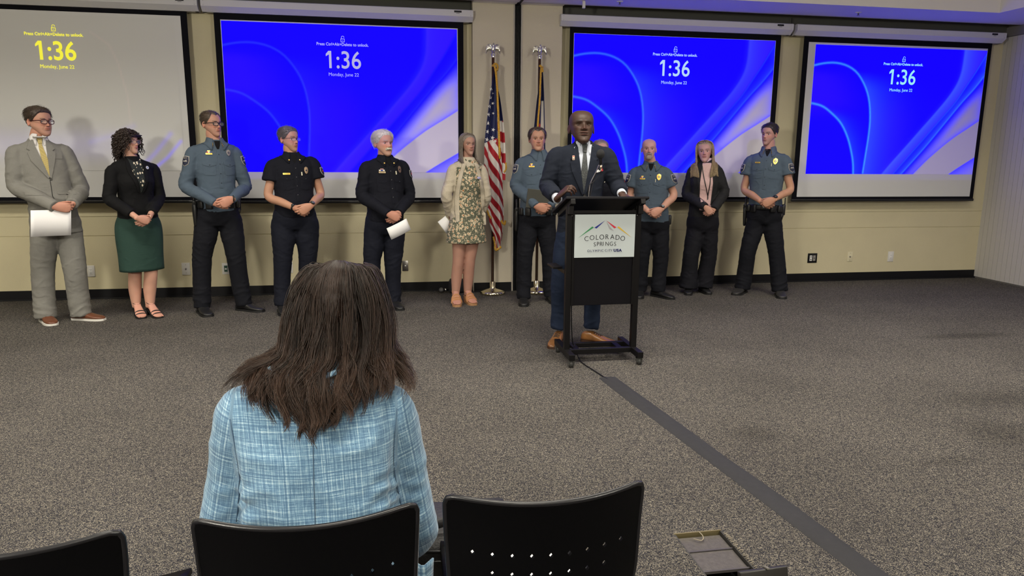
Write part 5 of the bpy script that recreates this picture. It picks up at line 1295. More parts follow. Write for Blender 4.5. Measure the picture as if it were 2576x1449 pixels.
# logo coordinates measured on the sign: u across, v down
def logo(pts, m, nm='logo_stroke'):
    V = [sp(u, v) for u, v in pts]; n = len(V); V2 = [(x, y - .0008, z) for x, y, z in V]
    obj(nm, np.array(V + V2), [tuple(range(n)), tuple(range(n, 2 * n))[::-1]] + [(j, (j + 1) % n, (j + 1) % n + n, j + n) for j in range(n)], m, sg, smooth=False)
def uv(px, py):  # crop pixels on the enlarged sign
    tl, tr_, bl, br = (500, 478), (1752, 434), (497, 1338), (1733, 1280)
    u = v = .5
    for _ in range(12):
        x = (1 - v) * ((1 - u) * tl[0] + u * tr_[0]) + v * ((1 - u) * bl[0] + u * br[0]); y = (1 - v) * ((1 - u) * tl[1] + u * tr_[1]) + v * ((1 - u) * bl[1] + u * br[1])
        u += (px - x) / 1240; v += (py - y) / 852
    return u, v
for pts, c, n in (([(568, 936), (852, 700), (886, 718)], (.03, .26, .09), 'green'), ([(896, 722), (1112, 575), (940, 738)], (.012, .02, .25), 'blue'), ([(1142, 576), (1352, 704), (1310, 724)], (.62, .02, .05), 'red'), ([(1140, 592), (1220, 700), (1302, 780), (1212, 742)], (.36, .35, .38), 'grey'), ([(1366, 700), (1400, 682), (1665, 890)], (.72, .46, .03), 'yellow')):
    logo([uv(*q) for q in pts][::-1], mat('logo_' + n, c, .4))
M_ink = mat('ink_black', (.012, .012, .016), .4); M_navy = mat('ink_navy', (.012, .016, .10), .4)
def word(s, ctrs, size, m, arc=None, **k):
    for ch, (px, py) in zip(s, ctrs):
        u, v = uv(px, py); x, y, z = sp(u, v); text(ch, size, (x, y - .0002, z), (1, 0, 0), (0, 0, 1), (0, -1, 0), m, sg, **k)
word('COLORADO', [(738, 950), (853, 926), (955, 918), (1053, 908), (1160, 900), (1270, 898), (1378, 905), (1487, 922)], .0500, M_ink, sx=.96, bold=-.0006)
word('SPRINGS', [(910, 1058), (975, 1048), (1042, 1044), (1085, 1040), (1165, 1038), (1252, 1035), (1330, 1036)], .0420, M_ink, sx=.92, bold=-.0004)
word('OLYMPIC', [(785, 1190), (840, 1188), (885, 1186), (942, 1184), (998, 1180), (1035, 1178), (1072, 1176)], .0250, M_navy, sx=1.0, bold=-.0003)
word('CITY', [(1142, 1172), (1188, 1170), (1220, 1168), (1258, 1166)], .0250, M_navy, bold=-.0003)
word('USA', [(1330, 1162), (1386, 1160), (1440, 1158)], .0265, M_navy, bold=.0013, sx=1.12)
# gooseneck microphone
mk = empty('microphone', (1.50, 4.98, 1.13), 'black foam-covered gooseneck microphone on the lectern in front of the speaker', 'microphone')
obj('foam_cover', *ellipsoid((1.484, 4.90, 1.488), (.030, .030, .034), 24, 16), mat('foam', (.012, .012, .014), .95, bump=.7, bscale=500), mk)
obj('mic_body', *tube([(1.488, 4.905, 1.462), (1.494, 4.915, 1.42)], [.014, .011], n=14), M_blk, mk); obj('mic_plug', *tube([(1.495, 4.918, 1.412), (1.498, 4.925, 1.375)], [.0085, .0085], n=14, round_caps=False), mat('plug_brass', (.75, .62, .42), .2, 1), mk)
obj('gooseneck', *tube(smooth_path(np.array([(1.488, 4.915, 1.43), (1.468, 4.93, 1.38), (1.452, 4.95, 1.30), (1.440, 4.97, 1.22), (1.436, 4.98, 1.135)]), 20), [.0045] * 20, n=10), M_blk, mk)
obj('gooseneck', *tube(smooth_path(np.array([(1.478, 4.915, 1.41), (1.462, 4.93, 1.36), (1.43, 4.95, 1.28), (1.425, 4.97, 1.20), (1.428, 4.98, 1.135)]), 20), [.004] * 20, n=10), M_steel, mk)
obj('mic_cable', *tube(smooth_path(np.array([(1.498, 4.925, 1.375), (1.492, 4.93, 1.34), (1.455, 4.93, 1.30), (1.41, 4.93, 1.26), (1.42, 4.96, 1.18), (1.43, 4.98, 1.14)]), 24), [.0028] * 24, n=8), M_base, mk)
obj('cable_loop', *tube([(1.425 + .045 * math.cos(t), 4.96 + .03 * math.sin(t), 1.148 + .012 * math.sin(t * .5)) for t in np.linspace(0, 2 * PI, 24)], [.003] * 24, n=8), M_base, mk)
M_paper = mat('paper', (.80, .79, .80), .8)
pp = empty('paper_sheet', (1.60, 4.90, 1.15), 'white sheets of notes lying on the lectern top', 'paper', None); obj('sheet', *box((1.575, 4.90, 1.157), (.17, .24, .006), rot=(R(-17), 0, R(4))), M_paper, pp, smooth=False)
# cable from the lectern to the cover strip
lc = empty('lectern_cable', (1.35, 4.8, 0), 'black cable running from under the lectern to the floor strip', 'cable')
obj('cable_run', *tube(smooth_path(np.array([(1.285, 4.84, .62), (1.287, 4.86, .45), (1.298, 4.88, .25), (1.315, 4.90, .12), (1.327, 4.90, .10), (1.345, 4.86, .03), (1.352, 4.80, .006), (1.362, 4.70, .005), (1.392, 4.53, .005), (1.405, 4.45, .005), (1.42, 4.36, .005)]), 60), [.0042] * 60, n=8), M_base, lc)
# dark cable cover strip (edges measured on the floor)
L = smooth_path(np.array([(1.372, 4.415), (1.405, 4.05), (1.46, 3.6), (1.515, 3.1), (1.56, 2.70), (1.60, 2.32), (1.635, 1.95), (1.66, 1.6)]), 60); Rr_ = smooth_path(np.array([(1.492, 4.420), (1.530, 4.05), (1.58, 3.6), (1.63, 3.1), (1.68, 2.70), (1.715, 2.32), (1.745, 1.98), (1.77, 1.6)]), 60)
V = []; F = []
for i, (a, b) in enumerate(zip(L, Rr_)):
    wv = .0012 * math.sin(i * .9)
    for t, z in ((0, .0006), (.06, .004), (.38, .0075 + wv), (.5, .0085 + wv), (.62, .0075 + wv), (.94, .004), (1, .0006)): V.append((a[0] + (b[0] - a[0]) * t, a[1] + (b[1] - a[1]) * t, z))
for i in range(59):
    for j in range(6): F.append((i * 7 + j, i * 7 + j + 1, (i + 1) * 7 + j + 1, (i + 1) * 7 + j)[::-1])
tag(obj('cable_cover', np.array(V), F, mat('strip_grey', (.013, .0125, .0145), .75, bump=.3, bscale=300, var=.15, vscale=30)), 'long dark grey cable cover strip running diagonally over the carpet', 'cable cover')
# floor box
fb = empty('floor_box', (1.185, 2.3, 0), 'open recessed floor box with two metal flaps in the carpet', 'floor box')
M_fb = mat('floorbox_grey', (.085, .075, .070), .5, .3, bump=.3, bscale=160, var=.2, vscale=60)
V, F = join([bx(bx0, bx0 + .006, by0, by1, -.11, -.001), bx(bx1 - .006, bx1, by0, by1, -.11, -.001), bx(bx0, bx1, by0, by0 + .006, -.11, -.001), bx(bx0, bx1, by0, by1, -.115, -.108)]); obj('well', V, F, mat('well_dark', (.03, .028, .026), .6), fb, smooth=False)
obj('rim', *bx(bx0, bx1, by1 - .006, by1, -.03, .001), mat('rim_brass', (.24, .20, .10), .45, .6), fb, smooth=False)
obj('flap', *bx(bx0 + .008, bx1 - .010, 2.322, 2.420, -.022, -.014, bev=.001), M_fb, fb, smooth=False); obj('flap', *bx(bx0 + .008, bx1 - .010, 2.190, 2.312, -.022, -.014, bev=.001), M_fb, fb, smooth=False)
for y in (2.317, 2.184): obj('hinge_bar', *bx(bx0 + .006, bx1 - .008, y - .004, y + .004, -.020, -.010), mat('hinge', (.08, .072, .075), .4, .3), fb, smooth=False)
obj('ledge', *bx(bx0 + .01, bx1 - .01, 2.04, 2.15, -.075, -.055), mat('ledge', (.28, .27, .22), .45, .6, var=.4, vscale=60), fb, smooth=False)
kr = random.Random(3); ps = [tube([(1.12 + .02 * i, 2.43, -.006 + .002 * (i % 2)) for i in range(8)], [.002] * 8, n=5)]
obj('frayed_edge', *join([tube([(bx1 - .002, 2.40 - i * .012, -.004), (bx1 + kr.uniform(-.006, .008), 2.396 - i * .012, .004), (bx1 + kr.uniform(0, .012), 2.392 - i * .012 + kr.uniform(-.005, .005), .006)], [.0018] * 3, n=4) for i in range(30)]), mat('fray', (.30, .26, .20), .9), fb)
tag(obj('thread_tuft', *tube(smooth_path(np.array([(1.155, 2.398, -.008), (1.165, 2.385, -.006), (1.180, 2.382, -.008), (1.192, 2.392, -.006), (1.196, 2.410, -.003), (1.19, 2.425, .002)]), 24), [.0019] * 24, n=6), mat('fray', (.30, .26, .20), .9)), 'short curl of frayed carpet thread lying in the floor box', 'thread')
ld = empty('floor_hatch', (1.27, 2.02, 0), 'loose black plastic cover standing on edge next to the floor box', 'cover'); 
obj('lid_panel', *box((1.262, 2.062, .012), (.186, .022, .090), rot=(R(-14), 0, R(3)), bev=.004), mat('lid_black', (.022, .020, .018), .4), ld)
obj('latch', *box((1.275, 2.071, .058), (.010, .028, .008), rot=(R(-14), 0, R(3)), bev=.002), mat('latch_grey', (.16, .15, .13), .4), ld)

# ------------------------------------------------------------------ black stacking chairs
M_pl = mat('chair_plastic', (.0016, .0016, .0022), .42, bump=.12, bscale=700, spec=.12)
M_rim = mat('chair_rim', (.008, .0078, .010), .32, spec=.5)
def chair(label, x0, x1, y, z, yaw=0, lean=11):
    cx = (x0 + x1) / 2; w = x1 - x0
    t = empty('stacking_chair', (cx, y + .22, 0), label, 'chair', 'row of black stacking chairs')
    hh = .36; curv = .052
    holes = []
    for r, (nn, v) in enumerate(((9, .115), (7, .155), (5, .195))):
        for i in range(nn):
            holes.append(((i - (nn - 1) / 2) * .0385 + .002, v))
    rim = [(-w / 2 + .003, .016), (-w / 2 + .007, .006), (-w / 2 + .017, .001), (w / 2 - .017, .001), (w / 2 - .007, .006), (w / 2 - .003, .016), (w / 2 - .012, .2), (w / 2 - .030, hh), (-w / 2 + .030, hh), (-w / 2 + .012, .2)]
    pts = []; edges = []
    def loop(P, step):
        s0 = len(pts); k = 0
        for i in range(len(P)):
            a, b = Vector(P[i]), Vector(P[(i + 1) % len(P)]); n = max(1, int((b - a).length / step))
            for j in range(n): pts.append(a.lerp(b, j / n)); k += 1
        edges.extend([(s0 + i, s0 + (i + 1) % k) for i in range(k)])
    loop(rim, .012); nrim = len(pts)
    for hx, hv in holes: loop([(hx - .0048, hv - .001), (hx, hv - .0062), (hx + .0048, hv + .001), (hx, hv + .0062)], 1)
    gx = np.arange(-w / 2 + .02, w / 2 - .015, .013)
    for a in gx:
        for b in np.arange(.014, hh - .01, .018):
            if all(abs(a - hx) + abs(b - hv) > .014 for hx, hv in holes): pts.append(Vector((a, b)))
    v2, _, f2, *_ = delaunay_2d_cdt(pts, edges, [], 0, 1e-6)
    poly = [Vector(q) for q in rim]
    F = []
    for f in f2:
        c = sum((v2[i] for i in f), Vector((0, 0))) / len(f)
        if any(abs(c.x - hx) / .0050 + abs(c.y - hv) / .0064 < .92 for hx, hv in holes): continue
        F.append(tuple(f))
    q = np.array([(p.x, p.y) for p in v2])
    def sh(a, b, off):   # panel coordinates -> world; b measured down from the top edge
        yy = -curv * (1 - (a / (w / 2)) ** 2) + off; zz = -b; 
        zt = z + .010 * (np.abs(a) / (w / 2)) ** 2 - .008 - b
        yy = yy + b * math.tan(R(lean)) - .03 * np.exp(-((b - .22) / .12) ** 2)
        return np.stack([cx + a * math.cos(R(yaw)) - 0 * b, y + yy + curv + a * math.sin(R(yaw)), zt], -1)
    A = sh(q[:, 0], q[:, 1], -.004); B = sh(q[:, 0], q[:, 1], .004); n = len(q)
    from collections import Counter
    ec = Counter((f[i], f[(i + 1) % 3]) for f in F for i in range(3)); FF = list(F) + [tuple(i + n for i in f[::-1]) for f in F]
    for (a, b) in list(ec):
        if (b, a) not in ec: FF.append((b, a, a + n, b + n))
    bk = obj('backrest', np.vstack([A, B]), FF, M_pl, t, angle=35)
    e1_ = [(-w / 2 + .028, hh - .01), (-w / 2 + .012, .2), (-w / 2 + .0065, .10), (-w / 2 + .0040, .045), (-w / 2 + .0035, .018), (-w / 2 + .0075, .0065), (-w / 2 + .019, .0012)]; E2 = [(x, .0) for x in np.linspace(-w / 2 + .034, w / 2 - .034, 12)]; e3 = [(-a_, b_) for a_, b_ in e1_[::-1]]
    P = np.array(e1_ + E2 + e3); P = np.concatenate([np.linspace(P[i_], P[i_ + 1], 6)[:-1] for i_ in range(len(P) - 1)] + [P[-1:]]); W = sh(P[:, 0], P[:, 1], 0); obj('rim', *tube(W, [(.0056, .0056)] * len(W), n=10, ref=(0, 1, 0), round_caps=False), M_rim, bk)
    # seat shell and frame
    sz = .455; yb = y + .10
    G = np.zeros((12, 14, 3))
    for i, v in enumerate(np.linspace(0, 1, 12)):
        for j, u in enumerate(np.linspace(-1, 1, 14)): G[i, j] = (cx + u * (w / 2 - .012) * (1 - .06 * v), yb + v * .40, sz - .018 * math.cos(u * 1.5) - .03 * max(0, v - .8) * 5 * max(0, v - .8) + .006 * u * u)
    ii = np.arange(168).reshape(12, 14); o = obj('seat', G.reshape(-1, 3), np.stack([ii[:-1, :-1], ii[:-1, 1:], ii[1:, 1:], ii[1:, :-1]], -1).reshape(-1, 4), M_pl, t); md = o.modifiers.new('t', 'SOLIDIFY'); md.thickness = .012
    for sx in (-1, 1):
        X = cx + sx * (w / 2 - .028)
        obj('back_upright', *tube(smooth_path(np.array([(X + sx * .006, y + .085, z - .26), (X, y + .11, z - .33), (X, y + .13, sz - .03), (X, y + .20, sz - .04)]), 14), [.010] * 14, n=10), M_tube, t)
        obj('leg', *tube(smooth_path(np.array([(X, y + .22, sz - .035), (X + sx * .01, y + .11, .22), (X + sx * .02, y + .03, .012)]), 10), [.010] * 10, n=10), M_tube, t)
        obj('leg', *tube(smooth_path(np.array([(X, y + .30, sz - .035), (X + sx * .01, y + .42, .22), (X + sx * .02, y + .49, .012)]), 10), [.010] * 10, n=10), M_tube, t)
        obj('hinge_bolt', *tube([(X - sx * .004, y + .075, z - .215), (X + sx * .010, y + .075, z - .215)], [.007, .007], n=12), M_rim, t)
    return t
chair('black perforated chair under the seated woman in the light blue jacket', -.372, .044, 1.235, .808)
chair('empty black perforated chair with papers on its seat, right of the seated woman', .093, .508, 1.248, .812)
chair('black chair at the bottom left corner of the picture', -.90, -.482, 1.22, .806)
tag(obj('paper_sheet', *join([box((.275, 1.60, .462), (.27, .20, .004), rot=(0, 0, R(12)))]), M_paper, smooth=False, loc=(.28, 1.6, .46)), 'white papers lying on the seat of the empty black chair', 'paper')
# backpack on the floor in front of the chairs
bp_ = empty('backpack', (.14, 1.86, 0), 'black backpack standing on the floor right of the seated woman', 'backpack')
M_bag = mat('bag_nylon', (.012, .011, .012), .55, bump=.5, bscale=130)
V, F = box((.175, 1.86, .235), (.29, .24, .46), bev=.05); V = V + (vnoise(V, 9)[:, None] - .5) * .03; obj('bag_body', V, F, M_bag, bp_)
for z in (.425, .395, .35): obj('zip_seam', *tube(smooth_path(np.array([(.035, 1.76, z), (.10, 1.735, z + .006), (.2, 1.735, z + .006), (.28, 1.76, z)]), 16), [.004] * 16, n=6), M_rim, bp_)
obj('carry_strap', *tube(smooth_path(np.array([(.050, 1.80, .42), (.075, 1.79, .455), (.115, 1.79, .480), (.20, 1.81, .478), (.26, 1.84, .43)]), 24), [(.014, .005)] * 24, n=8, ref=(0, 1, 0)), M_bag, bp_)
# ------------------------------------------------------------------ people
MPROF = [(0, .168, .118, .0), (.28, .158, .118, .010), (.48, .156, .116, .010), (.72, .172, .122, .008), (.90, .172, .110, .004)]
def prof(wm=1.0, bm=1.0, belly=0.0, wbot=None):
    return [(t, a * wm, b * bm + (belly * math.exp(-((t - .32) / .25) ** 2)), y + belly * .5 * math.exp(-((t - .32) / .25) ** 2)) for t, a, b, y in MPROF]
def fabric(name, col, var=.08, vs=350, rough=.85, bump=.25, bs=500, sheen=.0, fold=.5, fs=13):
    if name in MATS: return MATS[name]
    m = mat(name, col, rough, bump=bump, bscale=bs, var=var, vscale=vs, sheen=sheen, spec=.25); nt = m.node_tree; b = nt.nodes['Principled BSDF']
    tc = nt.nodes.new('ShaderNodeTexCoord'); mp = nt.nodes.new('ShaderNodeMapping'); mp.inputs['Scale'].default_value = (1, 1, 1.5); mp.inputs['Rotation'].default_value = (.2, .5, .1)
    n = nt.nodes.new('ShaderNodeTexNoise'); n.noise_type = 'RIDGED_MULTIFRACTAL'; n.inputs['Scale'].default_value = fs; n.inputs['Detail'].default_value = 2.2; n.inputs['Distortion'].default_value = .6
    nt.links.new(tc.outputs['Object'], mp.inputs[0]); nt.links.new(mp.outputs[0], n.inputs['Vector'])
    bp = nt.nodes.new('ShaderNodeBump'); bp.inputs['Strength'].default_value = fold; bp.inputs['Distance'].default_value = .010; nt.links.new(n.outputs['Fac'], bp.inputs['Height'])
    old = b.inputs['Normal'].links[0].from_node; nt.links.new(bp.outputs[0], old.inputs['Normal']); return m
M_police = fabric('uniform_blue_grey', (.072, .100, .138), .06)
M_navyp = fabric('uniform_trousers_navy', (.0042, .0047, .0085), .1)
M_fire = fabric('fire_shirt_navy', (.0040, .0046, .0100), .1)
M_firep = fabric('fire_trousers_navy', (.0048, .0060, .0135), .1)
M_black = fabric('black_cloth', (.0032, .0032, .0042), .1)
M_leather = mat('belt_leather', (.008, .008, .009), .42, bump=.2, bscale=200)
M_boot = mat('boot_black', (.010, .010, .011), .42, bump=.25, bscale=120)
M_sole = mat('sole_black', (.007, .007, .008), .6)
M_btn = mat('button_dark', (.03, .04, .055), .3)
M_silver = mat('badge_silver', (.62, .58, .52), .3, .9)
M_patchd = mat('patch_navy', (.01, .014, .04), .7); M_patchw = mat('patch_edge', (.35, .33, .30), .7)
M_glass = mat('lens_glass', (.8, .85, .9), .05, alpha=.12, spec=.8)
M_frame = mat('glasses_dark', (.012, .008, .007), .25)
M_watchf = mat('watch_face', (.03, .035, .04), .15)
M_ring = mat('ring_gold', (.85, .6, .2), .2, 1)
SK = dict(fair=(.50, .295, .215), pink=(.55, .315, .235), tan=(.46, .255, .170), ruddy=(.50, .265, .190), dark=(.048, .0235, .0155), warm=(.45, .25, .175))

def headspec(d, hairt=.012):
    """head origin (pivot) and scale from crown and chin heights"""
    H = d['top'][2] - d['chin'][2] - hairt; s = min(1.12, max(.86, H / .232))
    hd = np.array(d['head']); z = d['chin'][2] + .06 * s
    return np.array((hd[0], hd[1] + .03, z)), s
def fix_head(d, fwd=.035):
    o, s = headspec(d); a = R(d['yaw']); N = np.array(d['neck'])
    return o + np.array((0, 0, 0)), s
def short_hair(p, m, kind='short', th=.010, topth=.018, jit=.5, seed=1, side=.004, name='hair', quiff=0, part=None, ns=1100):
    hd = p.head; mask = hd.hairmask(kind, .010)
    zz = hd.zz; T = side + (th - side) * ss(.13, .17, zz) + (topth - th) * ss(.17, .215, zz)
    if quiff: T = T + quiff * ss(.06, .09, hd.Y + .0 * zz) * ss(.185, .20, zz) + quiff * .4 * ss(.0, .06, hd.Y) * ss(.2, .21, zz)
    if part: T = T * (1 + .35 * np.tanh((hd.X - part) / .01))
    V, F = hd.shell(mask, T * .8, jit * .5, seed); o = obj(name, V, F, m, p.root)
    rg = np.random.default_rng(seed + 50); idx = np.argwhere((mask > .3) & (hd.zz < .2325)); w_ = np.abs(np.gradient(ZL))[idx[:, 0]] * np.linalg.norm(np.roll(hd.L, -1, 1) - hd.L, axis=-1)[idx[:, 0], idx[:, 1]]; n = ns
    pk = idx[rg.choice(len(idx), n, p=w_ / w_.sum())]; X = hd.L[pk[:, 0], pk[:, 1]]; tk = (T * mask)[pk[:, 0], pk[:, 1]][:, None]; N0 = nrm((X - (0, -.012, .11)) / np.array((.077, .1, .12)) ** 2)
    dr = np.concatenate([np.sign(X[:, :1] - (part or .02)) * (.55 + 0 * X[:, :1]) * ss(.16, .21, X[:, 2:3]), -.35 + 1.0 * (quiff > 0) * ss(.04, .09, X[:, 1:2]), -.9 * ss(.20, .12, X[:, 2:3]) + 0 * X[:, :1]], 1) + rg.normal(0, .25, (n, 3)); dr = nrm(dr - N0 * (dr * N0).sum(1, keepdims=True))
    K = 5; t = np.linspace(0, 1, K)[None, :, None]; Ls = (.010 + tk * 1.6)[:, None] * rg.uniform(.7, 1.2, (n, 1, 1)); P = X[:, None] + N0[:, None] * (tk[:, None] * (.55 + .55 * np.sin(t * 2.2))) + dr[:, None] * Ls * t
    V, F = strands(hd.w(P), .0010, .0003, 3); obj('hair_strands', V, F, m, o); return o
def beard_shell(p, m, fn, th=.006, name='moustache', seed=4):
    hd = p.head; mask = fn(np.abs(hd.X), hd.zz, hd.Y) * (hd.Y > .02); V, F = hd.shell(mask, th + 0 * mask, .25, seed); return obj(name, V, F, m, p.root)
MOUST = lambda ax, z, y: ss(.0305, .024, ax) * ss(.0635, .067, z + ax * .22) * ss(.0800, .0765, z + ax * .20)
GOAT = lambda ax, z, y: np.clip(ss(.026, .018, ax) * ss(.006, .010, z) * ss(.052, .046, z) + ss(.031, .026, ax) * ss(.014, .018, ax) * ss(.02, .03, z) * ss(.075, .070, z), 0, 1)

def officer_kit(p, badge=(.082, -.135), tagp=(-.085, -.135), stars=3, lastp=True, tagw=.055, ribbons=True, patchL=True, short=False, pin=True, badge_big=1.0, pockets=True, star_m=None):
    R_ = p
    if pockets:
        for sx in (-1, 1):
            body = [(-.052, 0), (.052, 0), (.052, -.098), (.040, -.112), (-.040, -.112), (-.052, -.098)]
            pk = p.chest(shift(body, sx * .088, -.175), p.mtop, 'pocket', off=.0035, thick=.003)
            fl = [(-.055, .010), (.055, .010), (.055, -.018), (0, -.036), (-.055, -.018)]
            f_ = p.chest(shift(fl, sx * .088, -.175), p.mtop, 'pocket_flap', off=.0075, thick=.004); 
            c = p.surfpt(sx * .088, -.193, .010); obj('button', *ellipsoid(c, (.0045, .0045, .0045), 10, 6), M_btn, f_)
    pl = p.chest([(-.016, -.055), (.016, -.055), (.016, -.40), (-.016, -.40)], p.mtop, 'placket', off=.0035, thick=.003)
    for k in range(4): obj('button', *ellipsoid(p.surfpt(.0, -.10 - .085 * k, .0055), (.0045, .0045, .0045), 10, 6), M_btn, pl)
    b = badge_big
    sh = [(-.020, .022), (-.010, .026), (0, .034), (.010, .026), (.020, .022), (.023, .0), (.015, -.022), (0, -.034), (-.015, -.022), (-.023, 0)]
    bd = p.chest(shift([(x * b, y * b) for x, y in sh], *badge), M_gold if b > .9 else M_silver, 'badge', off=.009, thick=.005, step=.01)
    p.chest(shift(circ(.010 * b), *badge), M_patchd, 'badge_centre', off=.0105, thick=.002, step=.01, parent=bd); p.chest(shift(circ(.005 * b), *badge), M_silver, 'badge_seal', off=.012, thick=.002, step=.01, parent=bd)
    tg = p.chest(shift(rrect(tagw, .013), *tagp), M_goldtag, 'name_tag', off=.008, thick=.003, step=.02)
    p.chest(shift(rrect(tagw * .7, .003), *tagp), mat('engraving', (.10, .06, .02), .6), 'engraving', off=.0092, thick=.001, step=.02, parent=tg)
    if ribbons:
        for k, (c, m) in enumerate((((.5, .05, .04), 'r'), ((.75, .7, .65), 'w'), ((.05, .08, .35), 'b'))):
            p.chest(shift(rrect(.012, .010, .001), tagp[0] - .013 + .0125 * k, tagp[1] + .0135), mat('ribbon_' + m, c, .7), 'ribbon', off=.008, thick=.003, step=.02)
        p.chest(shift(rrect(.022, .009, .001), tagp[0], tagp[1] + .0245), M_goldtag, 'ribbon_bar', off=.008, thick=.003, step=.02)
    if pin: p.chest(shift(rrect(.004, .030, .001), badge[0] - .034, badge[1] - .038), mat('pen', (.7, .65, .45), .3, .4), 'pen', off=.010, thick=.005, step=.02)
def collar_stars(p, n=3, m=None, dx=.038):
    m = m or M_gold
    for sx in (-1, 1):
        for k in range(n):
            c = p.N + p.e * sx * (dx + .003 * k) + p.f * (.070 + .010 * k) + p.z * (.0 - .013 * k)
            h = None
            obj('collar_star', *ellipsoid(c + p.f * .006, (.0045, .0045, .0045), 8, 6), m, p.root)
def shoulder_patch(p, i, fire=False, up=-.075):
    sg = -1 if i == 0 else 1
    C = p.sh[i] + p.z * up + (p.el[i] - p.sh[i]) * .0; C = p.sh[i] + (p.el[i] - p.sh[i]) * .28; n = nrm(p.e * sg * .75 + p.f * .62); ux = nrm(np.cross(p.z, n)) ; ux = -ux if np.dot(ux, p.e) < 0 else ux
    sh = [(-.036, .040), (0, .046), (.036, .040), (.038, .0), (.030, -.030), (0, -.048), (-.030, -.030), (-.038, 0)]
    if fire: sh = [(x * .85, y * .85) for x, y in sh]
    V, F = patch(p.tree, sh, C, ux, p.z, n, .0045, .012, .003, far=.25); a = obj('shoulder_patch', V, F, M_patchw, p.root)
    V, F = patch(p.tree, [(x * .86, y * .86) for x, y in sh], C, ux, p.z, n, .006, .012, .002, far=.25); obj('patch_field', V, F, M_patchd, a)
    V, F = patch(p.tree, [(-.024, -.008), (-.010, .008), (0, .0), (.012, .012), (.024, -.008)] if not fire else circ(.012), C, ux, p.z, n, .0075, .012, .002, far=.25); obj('patch_emblem', V, F, M_patchw if not fire else mat('patch_red', (.4, .04, .02), .6), a)
    h = p.tree.ray_cast(Vector(C + p.z * .026 + n * .25), Vector(-n))
    if h[0] is not None: text('FIRE' if fire else 'POLICE', .0145, np.array(h[0]) + n * .0085, ux, p.z, n, M_patchw, a, bold=.0003, sx=.9)
    return a
def epaulettes(p, m):
    for i in (0, 1):
        a = p.sh[i] + p.z * .0; b = p.sh[i] * .45 + p.N * .55; 
        c = (a + b) / 2; ux = nrm((b - a) * (1, 1, 0)); n = nrm(p.z + p.f * .25); uy = nrm(np.cross(n, ux))
        V, F = patch(p.tree, rrect(.085, .034, .006), c, ux, uy, n, .004, .014, .004, far=.3); obj('epaulette', V, F, m, p.root)
def undershirt(p, m, w=.026, dn=-.075): p.chest([(-w, .02), (w, .02), (w * .8, -.02), (0, dn), (-w * .8, -.02)], m, 'undershirt', off=.003, thick=.003, step=.012)
def loop_belt(p, m, z=None, h=.045, a=.160, b=.124, name='belt', n=40):
    z = p.Hc[2] + .115 if z is None else z
    t = (z - p.Hc[2]) / (p.Sc[2] - p.Hc[2]); c = p.Hc + (p.Sc - p.Hc) * t; c[2] = z
    P = [c + p.e * a * np.sign(math.cos(q)) * abs(math.cos(q)) ** .9 + p.f * (b * np.sign(math.sin(q)) * abs(math.sin(q)) ** .9 + .004) for q in np.linspace(0, 2 * PI, n)]
    V, F = tube(P, [(.006, h / 2)] * n, n=8, ref=(0, 0, 1), caps=False); p.bc = c; p.ba = a; p.bb = b
    return obj(name, V, F, m, p.root)
def pouch(p, belt, ang, w, h, t=.030, m=None, name='pouch', drop=.0, tilt=0):
    q = R(ang); d = nrm(p.e * math.cos(q) + p.f * math.sin(q)); c = p.bc + p.e * p.ba * math.cos(q) + p.f * p.bb * math.sin(q) + d * t * .5 - p.z * drop; s = nrm(np.cross(p.z, d))
    M = Matrix((Vector(s), Vector(d), Vector(p.z))).transposed()
    return obj(name, *box(tuple(c), (w, t, h), rot=M, bev=min(.012, t * .35)), m or M_leather, belt)
def duty_belt(p, gun=180, tall=1.0, a=.166, b=.130, radio=True, z=None):
    bl = loop_belt(p, M_leather, a=a, b=b, h=.055, name='duty_belt', z=z)
    obj('buckle', *box(tuple(p.bc + p.f * (b + .010)), (.05, .012, .042), rot=(0, 0, R(p.d['yaw'])), bev=.003), mat('buckle', (.05, .05, .05), .25, .8), bl)
    for an in (58, 122, 150, 30): pouch(p, bl, an, .062, .075 if an != 122 else .085, .034, drop=.012)
    # holster on the image-left hip
    q = R(gun); d = nrm(p.e * math.cos(q) + p.f * .25); c = p.bc + p.e * p.ba * math.cos(q) * 1.0 + d * .035
    h1 = obj('holster', *tube([c - p.z * .02, c - p.z * .07, c - p.z * .14, c - p.z * .20], [(.022, .034), (.022, .036), (.019, .030), (.016, .024)], n=12, ref=p.f), M_leather, bl)
    obj('pistol_grip', *tube([c + p.z * .00 + p.f * .01, c + p.z * .055 - p.f * .012, c + p.z * .09 - p.f * .02], [(.013, .022), (.012, .020), (.012, .022)], n=10, ref=p.f), M_blk, h1)
    obj('holster_hood', *tube([c - p.z * .025 + p.f * .01, c + p.z * .012 + p.f * .025], [(.024, .015), (.020, .012)], n=10, ref=p.f), mat('hood', (.02, .02, .02), .25), h1)
    if radio:
        q2 = -R(gun - 180); r_ = pouch(p, bl, 0, .05, .12, .038, m=M_blk, name='radio', drop=.025); c2 = p.bc + p.e * (p.ba + .03)
        obj('antenna', *tube([c2 + p.z * .03, c2 + p.z * .10], [.006, .005], n=8), M_blk, r_)
        pouch(p, bl, 12, .045, .045, .03, name='key_holder', drop=.085)
    return bl
def ring_on(p, i, m=M_ring):
    c = p.ha[i]; pass
